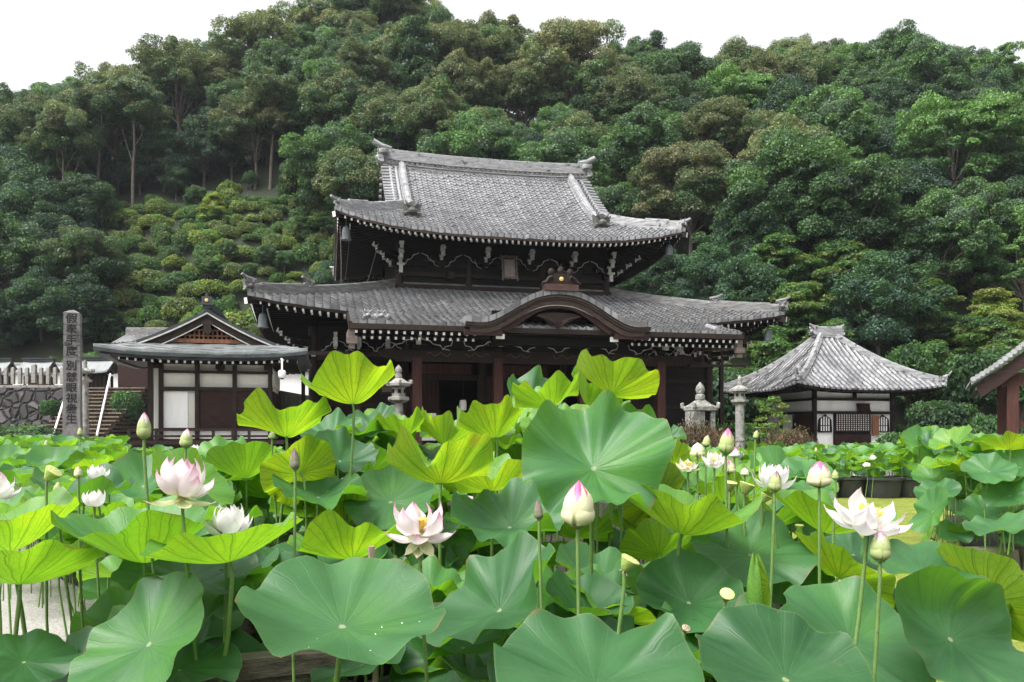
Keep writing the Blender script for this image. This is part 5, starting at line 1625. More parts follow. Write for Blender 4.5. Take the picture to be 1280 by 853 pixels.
# lower trees and dark undergrowth filling the foot of the wood
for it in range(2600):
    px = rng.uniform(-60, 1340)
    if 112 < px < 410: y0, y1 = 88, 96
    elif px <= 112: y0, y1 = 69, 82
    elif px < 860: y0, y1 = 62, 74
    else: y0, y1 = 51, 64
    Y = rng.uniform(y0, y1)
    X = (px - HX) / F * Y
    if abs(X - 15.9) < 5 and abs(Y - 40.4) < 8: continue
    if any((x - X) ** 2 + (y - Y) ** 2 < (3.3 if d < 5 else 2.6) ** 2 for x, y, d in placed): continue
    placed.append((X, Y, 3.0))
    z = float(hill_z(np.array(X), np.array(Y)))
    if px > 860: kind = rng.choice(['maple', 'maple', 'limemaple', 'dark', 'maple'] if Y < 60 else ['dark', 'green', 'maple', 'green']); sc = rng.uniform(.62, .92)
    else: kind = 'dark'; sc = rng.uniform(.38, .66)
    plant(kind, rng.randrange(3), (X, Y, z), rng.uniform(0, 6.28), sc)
for q in range(62):
    px = -60 + q * 23 + rng.uniform(-7, 7); Y = rng.uniform(110, 117); X = (px - HX) / F * Y
    plant(rng.choice(['dark', 'olive', 'green', 'dark']), rng.randrange(3), (X, Y, float(hill_z(np.array(X), np.array(Y))) - .6), rng.uniform(0, 6.28), rng.uniform(.42, .58))
for k_, (kind, px, Y, sc) in enumerate((('dark', 222, 109, .85), ('dark', 214, 103, .6), ('olive', 232, 105, .6), ('dark', 107, 99, .7), ('green', 98, 104, .7), ('dark', 118, 93, .5), ('tan', 395, 113, 1.0), ('green', 432, 115, 1.12), ('olive', 468, 116, 1.18), ('tan', 505, 115, 1.08), ('green', 545, 116, .95), ('dark', 20, 112, .9), ('olive', -10, 108, .95), ('green', 790, 115, .9), ('green', 1275, 113, .95))):
    X = (px - HX) / F * Y
    plant(kind, k_ % 3, (X, Y, float(hill_z(np.array(X), np.array(Y))) - .5), k_ * 1.7, sc)
# azalea bushes in rows on the cleared slope behind the terrace
for it in range(9000):
    px = rng.uniform(-20, 440); Y = rng.uniform(63.5, 88)
    if px < 80 and Y > 68: continue
    if 112 > px and Y > 76: continue
    X = (px - HX) / F * Y
    dd = rng.uniform(.95, 2.5)
    if any((x - X) ** 2 + (y - Y) ** 2 < ((dd + min(d, 2.6)) * .48) ** 2 for x, y, d in placed): continue
    placed.append((X, Y, dd))
    z = float(hill_z(np.array(X), np.array(Y)))
    k_ = dd / 2.0
    plant('bush', rng.randrange(4), (X, Y, z - .15), rng.uniform(0, 6.28), (k_ * rng.uniform(.85, 1.3), k_ * rng.uniform(.85, 1.3), k_ * rng.uniform(.75, 1.5)))
for it in range(14):
    px = rng.uniform(120, 415); Y = rng.uniform(68, 87); X = (px - HX) / F * Y
    plant(rng.choice(['bright', 'green', 'limemaple', 'olive']), rng.randrange(3), (X, Y, float(hill_z(np.array(X), np.array(Y)))), rng.uniform(0, 6), rng.uniform(.16, .27))
for (px, py, Y, kind, i, sc) in ((105, 372, 66, 'bright', 0, .38), (62, 395, 64, 'bright', 1, .36), (148, 300, 76, 'green', 1, .34), (372, 235, 85, 'green', 0, .34), (268, 272, 82, 'limemaple', 0, .45), (20, 400, 64, 'dark', 1, .4)):
    X = (px - HX) / F * Y
    plant(kind, i, (X, Y, float(hill_z(np.array(X), np.array(Y)))), rng.uniform(0, 6), sc)

# labels for the wood and the bushes: look, row on the slope, then what stands below
COLS = [(-999, 'at the left edge'), (12, 'left of the inscribed pillar'), (75, 'above the inscribed pillar'), (118, 'left of the front gable'), (205, 'above the shingled hall'), (310, 'above the lower left eave'), (400, 'above the upper left eave'), (468, 'over the ridge\'s left end'), (540, 'over the ridge\'s left half'), (605, 'over the ridge\'s right half'), (690, 'over the ridge\'s right end'), (760, 'above the upper right eave'), (870, 'above the squat lantern'), (950, 'left of the small hall'), (1005, 'above the small hall'), (1100, 'right of the small hall'), (1190, 'above the edge pavilion'), (1262, 'at the right edge')]
def col_phrase(px):
    r = COLS[0][1]
    for x, p in COLS:
        if px >= x: r = p
    return r
ORD = ['leftmost', 'second from left', 'third from left', 'fourth from left', 'fifth from left', 'sixth from left', 'seventh from left', 'eighth from left', 'ninth from left', 'tenth from left', 'eleventh from left', 'twelfth from left', 'thirteenth from left', 'fourteenth from left', 'fifteenth from left', 'sixteenth from left', 'seventeenth from left', 'eighteenth from left']
def label_plants():
    buckets = {}
    for t, kind, vi in PLANTS:
        if t.get('label'): continue
        p = t.location
        h = {'bush': 1, 'maple': 5, 'limemaple': 4}.get(kind, 10) * t.scale[2]
        px, py = to_px((p.x, p.y, p.z + h))
        if kind == 'bush':
            row = 'topmost on the slope' if py < 300 else 'high on the slope' if py < 340 else 'midway up the slope' if py < 380 else 'low on the slope' if py < 415 else 'lowest on the slope'
        else:
            row = 'on the skyline' if p.y > 106 else 'high on the hill' if p.y > 96 else 'halfway up the hill' if p.y > 84 else 'low on the hill' if p.y > 70 else 'at the hill\'s foot'
        look = LOOK[kind] if kind != 'bush' else ['leafy green azalea bush', 'olive azalea bush', 'dark green azalea bush', 'yellow-green azalea bush'][vi]
        key = f"{look} {row} {col_phrase(px)}"
        buckets.setdefault(key, []).append((px, t))
        t['group'] = 'azalea bushes on the cleared slope' if kind == 'bush' else 'trees on the wooded hill behind the temple'
    for key, l in buckets.items():
        l.sort(key=lambda q: q[0])
        for i, (px, t) in enumerate(l):
            t['label'] = key if len(l) == 1 else f"{key}, {ORD[min(i, 17)]}"

# garden shrubs near the halls
GARD = [('brownhedge', 0, 990, 575, 27, (.72, .6, 1.28), 'low brown-tipped clipped shrub mound before the small white hall'), ('brownhedge', 0, 868, 572, 22.5, (.42, .5, 1.42), 'brown-leaved clipped shrub at the foot of the squat lantern'), ('brownhedge', 1, 893, 566, 23.5, (.40, .5, 1.30), 'brown-leaved clipped shrub between the two right stone lanterns'),
        ('gardenbush', 0, 1124, 560, 33, (1.0, 1, 1.25), 'rounded clipped green shrub touching the small hall\'s right wall'), ('gardenbush', 1, 1165, 553, 34, (1.15, 1, 1.25), 'bushy green shrub right of the small hall below the maples'), ('gardenbush', 0, 1197, 548, 38, (1.5, 1.2, 1.5), 'broad dark green shrub below the maples left of the pavilion'), ('gardenbush', 1, 1150, 565, 30, (1.0, 1, .7), 'low green shrub in front of the bushy shrubs right of the small hall'), ('gardenbush', 0, 1235, 556, 34, (1.2, 1.1, 1.2), 'dark rounded shrub beside the edge pavilion post'), ('gardenbush', 1, 1120, 520, 41, (1.2, 1, 1.5), 'tall green shrub behind the small hall\'s right wall'), ('gardenbush', 0, 1180, 520, 44, (1.8, 1.2, 1.7), 'tall dark shrub in the shade below the maples'), ('gardenbush', 0, 1245, 510, 42, (1.8, 1.2, 2.0), 'tall dark shrub in the shade left of the pavilion post'),
        ('gardenbush', 0, 905, 540, 33, (1.4, 1, 1.5), 'dark green shrub between the two stone lanterns'), ('gardenbush', 0, 945, 545, 31, (.9, 1, 1.2), 'green shrub behind the slim lantern beside the sapling'), ('gardenbush', 1, 850, 520, 44, (2.0, 1.2, 2.2), 'large green bush behind the temple hall\'s right corner'), ('gardenbush', 0, 890, 500, 46, (2.2, 1.2, 2.6), 'large dark bush behind the squat lantern'),
        ('gardenbush', 1, 1135, 470, 50, (2.6, 1.5, 2.6), 'broad green shrub at the hill foot behind the small hall\'s right eave'), ('gardenbush', 0, 1215, 480, 49, (2.8, 1.5, 2.6), 'broad dark shrub at the hill foot left of the edge pavilion'), ('gardenbush', 1, 1275, 480, 48, (2.6, 1.5, 2.8), 'broad dark shrub at the hill foot behind the edge pavilion'), ('gardenbush', 1, 28, 545, 40, (2.0, 1.2, 1.5), 'spreading green shrub in front of the dark retaining wall'), ('gardenbush', 1, 160, 522, 41, (.55, .5, .55), 'small green shrub between the stairs and the shingled hall'), ('gardenbush', 0, 160, 500, 43.5, (.9, .8, 1.4), 'leafy clump growing on the wall right of the stairs'), ('gardenbush', 0, 68, 492, 44.0, (.7, .5, .7), 'small shrub growing on the retaining wall beside the left handrail'), ('gardenbush', 0, 385, 520, 33, (2.0, 1.0, 1.6), 'dark shrub under the left eave of the temple hall')]
for kind, i, px, py, Y, sc, lab in GARD:
    p = at(px, py, Y)
    z = 0.0 if Y < 43 and py > 500 else max(0, CH - (py - 540) * Y / F - 1.2)
    plant(kind, i, (p.x, Y, z), rng.uniform(0, 6), sc, lab)
L = Leaves(77); r7 = random.Random(8); tips = []
for k in range(16):
    z = .9 + 1.8 * (k / 15); d = .55 * (1 - .45 * k / 15); th = k * 2.4
    c = (d * math.cos(th), d * .6 * math.sin(th), z); tips.append((c, .3 + .5 * k / 15))
    L.clump(c, (.32, .3, .14), 75, .055, mixc(BRIGHT, LIME, r7.random()), low=-.7, shell=.1, jit=.6, updir=.5)
sp = thing('sapling', 'slender pale green sapling in front of the small white hall', 'tree', (at(966, 540, 30).x, 30, .0))
link('crown', L.mesh('crown', M['foliage_soft']), sp); link('trunk', trunk_mesh(4, 2.5, .035, (.1, .0), tips, base_z=0, mat=M['bark_dark'], n=6), sp)
# ------------------------------------------------------------------ lotus materials
def lotus_leaf_material():
    m, nt, b, out = mat_base('lotus_leaf')
    K = nt.links.new
    def math_(op, a, b_=None, c=None):
        n = N(nt, 'ShaderNodeMath', operation=op)
        for i, v in enumerate((a, b_, c)):
            if v is None: continue
            if isinstance(v, (int, float)): n.inputs[i].default_value = v
            else: K(v, n.inputs[i])
        return n.outputs[0]
    uv = N(nt, 'ShaderNodeUVMap', uv_map='uv')
    oi = N(nt, 'ShaderNodeObjectInfo')
    # a little wander so that the veins are not ruled lines
    nzv = N(nt, 'ShaderNodeTexNoise'); nzv.inputs['Scale'].default_value = 5; nzv.inputs['Detail'].default_value = 3
    va = N(nt, 'ShaderNodeVectorMath', operation='ADD'); K(uv.outputs[0], va.inputs[0])
    cx = N(nt, 'ShaderNodeCombineXYZ'); K(math_('MULTIPLY', oi.outputs['Random'], 37.0), cx.inputs[2])
    K(cx.outputs[0], va.inputs[1]); K(va.outputs[0], nzv.inputs['Vector'])
    sx = N(nt, 'ShaderNodeSeparateXYZ'); K(uv.outputs[0], sx.inputs[0])
    x = math_('SUBTRACT', sx.outputs[0], .5); y = math_('SUBTRACT', sx.outputs[1], .5)
    r = math_('MULTIPLY', math_('SQRT', math_('ADD', math_('MULTIPLY', x, x), math_('MULTIPLY', y, y))), 2.0)
    ang = math_('ADD', math_('DIVIDE', math_('ARCTAN2', y, x), 2 * PI), math_('MULTIPLY', math_('SUBTRACT', nzv.outputs['Fac'], .5), .035))
    def vein(num, width, phase, r0):
        f = math_('FRACT', math_('ADD', math_('MULTIPLY', ang, float(num)), phase))
        d = math_('MULTIPLY', math_('MULTIPLY', math_('ABSOLUTE', math_('SUBTRACT', f, .5)), 2 * PI / num), r)
        mr = N(nt, 'ShaderNodeMapRange', interpolation_type='SMOOTHSTEP'); K(d, mr.inputs['Value'])
        mr.inputs['From Min'].default_value = width; mr.inputs['From Max'].default_value = width * .2; mr.inputs['To Min'].default_value = 0; mr.inputs['To Max'].default_value = 1
        g = N(nt, 'ShaderNodeMapRange', interpolation_type='SMOOTHSTEP'); K(r, g.inputs['Value'])
        g.inputs['From Min'].default_value = r0; g.inputs['From Max'].default_value = r0 + .12
        return math_('MULTIPLY', mr.outputs[0], g.outputs[0])
    v1 = vein(21, .016, .5, -.2)
    v2 = vein(42, .010, .25, .42)
    # fine net between the veins
    mpn = N(nt, 'ShaderNodeTexVoronoi', feature='DISTANCE_TO_EDGE'); mpn.inputs['Scale'].default_value = 15; K(va.outputs[0], mpn.inputs['Vector'])
    net = N(nt, 'ShaderNodeMapRange'); K(mpn.outputs['Distance'], net.inputs['Value']); net.inputs['From Min'].default_value = .07; net.inputs['From Max'].default_value = .0
    vv = math_('MAXIMUM', v1, math_('MULTIPLY', v2, .7))
    va2 = math_('MAXIMUM', vv, math_('MULTIPLY', net.outputs[0], .38))
    tone = N(nt, 'ShaderNodeAttribute', attribute_type='OBJECT', attribute_name='tone')
    big = N(nt, 'ShaderNodeTexNoise'); big.inputs['Scale'].default_value = 2.2; big.inputs['Detail'].default_value = 6; K(va.outputs[0], big.inputs['Vector'])
    tn = math_('ADD', tone.outputs['Fac'], math_('MULTIPLY', math_('SUBTRACT', big.outputs['Fac'], .5), .8))
    top = ramp(nt, [(0.0, (0.022, 0.090, 0.030)), (.30, (0.058, 0.180, 0.060)), (.5, (0.085, 0.240, 0.050)), (.75, (0.120, 0.29, 0.046)), (1.0, (0.17, 0.32, 0.040))]); K(tn, top.inputs['Fac'])
    und = ramp(nt, [(0.0, (0.055, 0.11, 0.035)), (.6, (0.10, 0.18, 0.030)), (1.0, (0.16, 0.23, 0.025))]); K(tn, und.inputs['Fac'])
    thru = ramp(nt, [(0.0, (0.09, 0.26, 0.014)), (.5, (0.19, 0.44, 0.016)), (.85, (0.31, 0.57, 0.018)), (1.0, (0.46, 0.66, 0.018))]); K(tn, thru.inputs['Fac'])
    def shade(col, target, fac, k):
        mx = N(nt, 'ShaderNodeMix', data_type='RGBA'); K(math_('MULTIPLY', fac, k), mx.inputs['Factor']); K(col, mx.inputs['A']); mx.inputs['B'].default_value = (*target, 1); return mx.outputs['Result']
    topc = shade(top.outputs['Color'], (.10, .21, .08), va2, .26)
    undc = shade(und.outputs['Color'], (.05, .12, .02), va2, .65)
    thrc = shade(thru.outputs['Color'], (.05, .16, .01), va2, .62)
    # rusty old spots on a few leaves, pale boss where the stalk joins
    rs = N(nt, 'ShaderNodeTexNoise'); rs.inputs['Scale'].default_value = 3.1; rs.inputs['Detail'].default_value = 5; K(va.outputs[0], rs.inputs['Vector'])
    rf = N(nt, 'ShaderNodeMapRange'); K(rs.outputs['Fac'], rf.inputs['Value']); rf.inputs['From Min'].default_value = .70; rf.inputs['From Max'].default_value = .80
    topc = shade(topc, (.28, .22, .05), rf.outputs[0], .6); thrc = shade(thrc, (.45, .28, .03), rf.outputs[0], .7)
    ctr = N(nt, 'ShaderNodeMapRange', interpolation_type='SMOOTHSTEP'); K(r, ctr.inputs['Value']); ctr.inputs['From Min'].default_value = .042; ctr.inputs['From Max'].default_value = .030
    topc = shade(topc, (.34, .40, .22), ctr.outputs[0], 1.0)
    rim = N(nt, 'ShaderNodeMapRange'); K(r, rim.inputs['Value']); rim.inputs['From Min'].default_value = .975; rim.inputs['From Max'].default_value = .995
    topc = shade(topc, (.22, .28, .10), rim.outputs[0], .30)
    eb = N(nt, 'ShaderNodeMath', operation='MULTIPLY_ADD'); K(nzv.outputs['Fac'], eb.inputs[0]); eb.inputs[1].default_value = .32; K(r, eb.inputs[2])
    ef = N(nt, 'ShaderNodeMapRange'); K(eb.outputs[0], ef.inputs['Value']); ef.inputs['From Min'].default_value = 1.165; ef.inputs['From Max'].default_value = 1.20
    topc = shade(topc, (.20, .13, .05), ef.outputs[0], .75); thrc = shade(thrc, (.30, .16, .03), ef.outputs[0], .75)
    geo = N(nt, 'ShaderNodeNewGeometry')
    mx = N(nt, 'ShaderNodeMix', data_type='RGBA'); K(geo.outputs['Backfacing'], mx.inputs['Factor']); K(topc, mx.inputs['A']); K(undc, mx.inputs['B'])
    K(mx.outputs['Result'], b.inputs['Base Color'])
    b.inputs['Roughness'].default_value = .45
    b.inputs['Specular IOR Level'].default_value = .5
    bp = N(nt, 'ShaderNodeBump'); bp.inputs['Strength'].default_value = .20; bp.inputs['Distance'].default_value = .003
    K(math_('MULTIPLY_ADD', big.outputs['Fac'], .8, math_('MULTIPLY', va2, -1.0)), bp.inputs['Height']); K(bp.outputs[0], b.inputs['Normal'])
    tr = N(nt, 'ShaderNodeBsdfTranslucent'); K(thrc, tr.inputs['Color'])
    ms = N(nt, 'ShaderNodeMixShader'); ms.inputs[0].default_value = .45
    K(b.outputs[0], ms.inputs[1]); K(tr.outputs[0], ms.inputs[2]); K(ms.outputs[0], out.inputs['Surface'])
    return m
M['leaf'] = lotus_leaf_material()
M['stalk'] = noisy('lotus_stalk', (.10, .19, .05), (.17, .27, .08), 14, .55, .3, (6, 6, 1), spots=(.09, .12, .05), spot_scale=60, spot_at=.62)
M['stalk_brown'] = noisy('withered_stalk', (.16, .12, .07), (.40, .33, .25), 8, .7, .3, (6, 6, 1))
def petal_material(name, base, body, tip, tip_at=.78, greenish=None, trans=.35):
    m, nt, b, out = mat_base(name)
    K = nt.links.new
    uv = N(nt, 'ShaderNodeUVMap', uv_map='uv'); sx = N(nt, 'ShaderNodeSeparateXYZ'); K(uv.outputs[0], sx.inputs[0])
    nz = N(nt, 'ShaderNodeTexNoise'); nz.inputs['Scale'].default_value = 1.0; mp = N(nt, 'ShaderNodeMapping'); mp.inputs['Scale'].default_value = (3, 22, 1); K(uv.outputs[0], mp.inputs['Vector']); K(mp.outputs[0], nz.inputs['Vector'])
    ad = N(nt, 'ShaderNodeMath', operation='MULTIPLY_ADD'); K(nz.outputs['Fac'], ad.inputs[0]); ad.inputs[1].default_value = .22; K(sx.outputs[0], ad.inputs[2])
    sb = N(nt, 'ShaderNodeMath', operation='SUBTRACT'); K(ad.outputs[0], sb.inputs[0]); sb.inputs[1].default_value = .11
    r = ramp(nt, [(0.0, base), (.30, body), (tip_at - .12, body), (min(1, tip_at + .16), tip)]); K(sb.outputs[0], r.inputs['Fac'])
    K(r.outputs['Color'], b.inputs['Base Color']); b.inputs['Roughness'].default_value = .55
    bp = N(nt, 'ShaderNodeBump'); bp.inputs['Strength'].default_value = .25; bp.inputs['Distance'].default_value = .002; K(nz.outputs['Fac'], bp.inputs['Height']); K(bp.outputs[0], b.inputs['Normal'])
    tr = N(nt, 'ShaderNodeBsdfTranslucent'); K(r.outputs['Color'], tr.inputs['Color'])
    ms = N(nt, 'ShaderNodeMixShader'); ms.inputs[0].default_value = trans
    K(b.outputs[0], ms.inputs[1]); K(tr.outputs[0], ms.inputs[2]); K(ms.outputs[0], out.inputs['Surface'])
    return m
M['petal_white'] = petal_material('white_petal', (.74, .76, .50), (.84, .82, .80), (.84, .68, .74), .92)
M['petal_pink'] = petal_material('pink_tipped_petal', (.76, .76, .48), (.84, .755, .755), (.77, .32, .50), .83)
M['petal_rose'] = petal_material('rose_petal', (.70, .66, .45), (.84, .62, .68), (.70, .18, .38), .62)
M['petal_cream'] = petal_material('cream_outer_petal', (.62, .66, .26), (.76, .76, .48), (.78, .52, .44), .90)
M['sepal_green'] = petal_material('green_bud_scale', (.26, .36, .10), (.42, .49, .20), (.52, .34, .26), .82, trans=.25)
M['bud_dark'] = petal_material('dull_purple_bud_scale', (.16, .20, .08), (.20, .20, .12), (.20, .11, .13), .70, trans=.15)
M['pod'] = noisy('green_seed_pod', (.28, .36, .09), (.44, .50, .16), 12, .6, .3)
M['pod_top'] = noisy('seed_pod_face', (.40, .46, .14), (.56, .58, .24), 18, .6, .3)
M['pod_dry'] = noisy('withered_seed_pod', (.22, .17, .11), (.42, .34, .24), 12, .7, .4)
M['stamen'] = noisy('yellow_stamens', (.72, .48, .06), (.85, .66, .16), 20, .6)

# ------------------------------------------------------------------ lotus leaf
def leaf_blade(seed, Rm, bowl=.3, wave=.06, fx=0.0, back=0.0, front=0.0, nr=15, ns=72, ell=1.0, curl=None, pleat=.0045):
    """a round leaf with the stalk at its centre: funnel depth, wavy rim, fold (fx) about the axis, raised/dropped back and front"""
    rng = np.random.default_rng(seed)
    r = np.concatenate([[0.0], np.linspace(0, 1, nr + 1)[1:] ** .85])
    th = np.linspace(0, 2 * PI, ns + 1)[:-1]
    Rr, T = np.meshgrid(r, th, indexing='ij')
    ph = rng.uniform(0, 2 * PI, 8)
    edge = 1 + .035 * np.sin(2 * T + ph[0]) + .025 * np.sin(3 * T + ph[1]) + .012 * np.sin(7 * T + ph[2])
    d = np.angle(np.exp(1j * (T - ph[3])))
    d2 = np.angle(np.exp(1j * (T - ph[3] - PI)))
    edge = edge - .09 * np.exp(-(d / .10) ** 2) - .05 * np.exp(-(d2 / .12) ** 2)
    X = Rr * np.cos(T) * edge; Y = Rr * np.sin(T) * edge * ell
    Z = bowl * Rr ** 1.45
    w = .55 * np.sin(3 * T + ph[4]) + .5 * np.sin(5 * T + ph[5]) + .42 * np.sin(8 * T + ph[6]) + .28 * np.sin(13 * T + ph[7])
    mid = np.sin(2 * T + ph[1]) * np.sin(PI * Rr) * .5 + np.sin(4 * T + ph[2]) * Rr ** 2 * .5
    Z = Z + 1.55 * wave * w * Rr ** 2.4 + .9 * wave * mid
    Z = Z + fx * np.abs(X) ** 1.6 + back * np.clip(Y, 0, None) ** 1.8 + front * np.clip(-Y, 0, None) ** 1.8
    Z = Z - .03 * np.exp(-(d / .16) ** 2) * Rr ** 2          # crease towards the notch
    Z = Z + pleat * np.cos(21 * T + 3.14) * Rr * (1 - .4 * Rr)       # faint pleats along the veins
    if curl is not None:                                      # one side rolled up and over
        a0, amt = curl
        c = np.clip(np.cos(T - a0) * Rr - .35, 0, None) / .65
        X = X - np.cos(a0) * amt * .9 * c ** 2; Y = Y - np.sin(a0) * amt * .9 * c ** 2; Z = Z + amt * 1.2 * c ** 1.2
    V = np.stack([X, Y, Z], -1) * Rm
    uv = np.stack([.5 + .5 * Rr * np.cos(T), .5 + .5 * Rr * np.sin(T)], -1)
    n0, n1 = V.shape[:2]
    verts = [tuple(V[0, 0])] + [tuple(p) for p in V[1:].reshape(-1, 3)]
    uvs = [(.5, .5)] + [tuple(p) for p in uv[1:].reshape(-1, 2)]
    fs = []
    for k in range(n1): fs.append((0, 1 + k, 1 + (k + 1) % n1))
    for i in range(n0 - 2):
        for k in range(n1):
            k2 = (k + 1) % n1
            a = 1 + i * n1
            fs.append((a + k, a + n1 + k, a + n1 + k2, a + k2))
    return verts, fs, uvs

def blade_mesh(*a, **k):
    v, f, u = leaf_blade(*a, **k)
    mb = MB(); mb.add(v, f, 0, u)
    return mb.mesh('leaf_blade', M['leaf'], smooth=180)

def view_frame(p, asp, roll):
    """rotation whose Z is the leaf normal: asp = how openly the top faces the eye (negative: underside), roll in the picture"""
    d = (Vector(p) - Vector((0, 0, CH))).normalized()
    rt = d.cross(Vector((0, 0, 1))).normalized(); up_ = rt.cross(d)
    m_ = rt * math.cos(roll) + up_ * math.sin(roll)
    n_ = up_ * math.cos(roll) - rt * math.sin(roll)
    s = math.sqrt(max(0, 1 - asp * asp))
    Nn = -d * asp + n_ * s
    yv = Nn.cross(m_)
    return Matrix((m_, yv, Nn)).transposed()

LEAVES = []; STEMR = random.Random(31)
def stalk_pts(c, base, nrm):
    c = Vector(c); base = Vector(base)
    q = c - Vector(nrm) * .10
    m = base.lerp(c, .55) + Vector((STEMR.uniform(-.06, .06), STEMR.uniform(-.04, .04), 0))
    return [base, base.lerp(m, .5), m, m.lerp(q, .6), q.lerp(c, .5), c]

def lotus_leaf(c, Rm, rot, tone, seed, base=None, ground=.0, hint=None, rad=.0075, nrm=None, group=None, **shape):
    c = Vector(c)
    if base is None:
        base = (c.x + STEMR.uniform(-.08, .08), c.y + STEMR.uniform(-.02, .12), ground)
    t = thing('lotus_leaf', None, 'lotus leaf', base, 0)
    me = blade_mesh(seed, Rm, **shape)
    o = link('leaf_blade', me, t)
    o.matrix_local = Matrix.Translation(c - Vector(base)) @ rot.to_4x4()
    o['tone'] = float(tone)
    mb = MB(); mb.tube([p - Vector(base) for p in stalk_pts(c, base, rot @ Vector((0, 0, 1)))], [rad * 1.15, rad * 1.1, rad, rad * .95, rad * .9, rad * .8], 8)
    mb.build('stalk', M['stalk'], t, smooth=60)
    LEAVES.append((t, c, Rm, tone, hint, (rot @ Vector((0, 0, 1))).dot((Vector((0, 0, CH)) - c).normalized())))
    return t

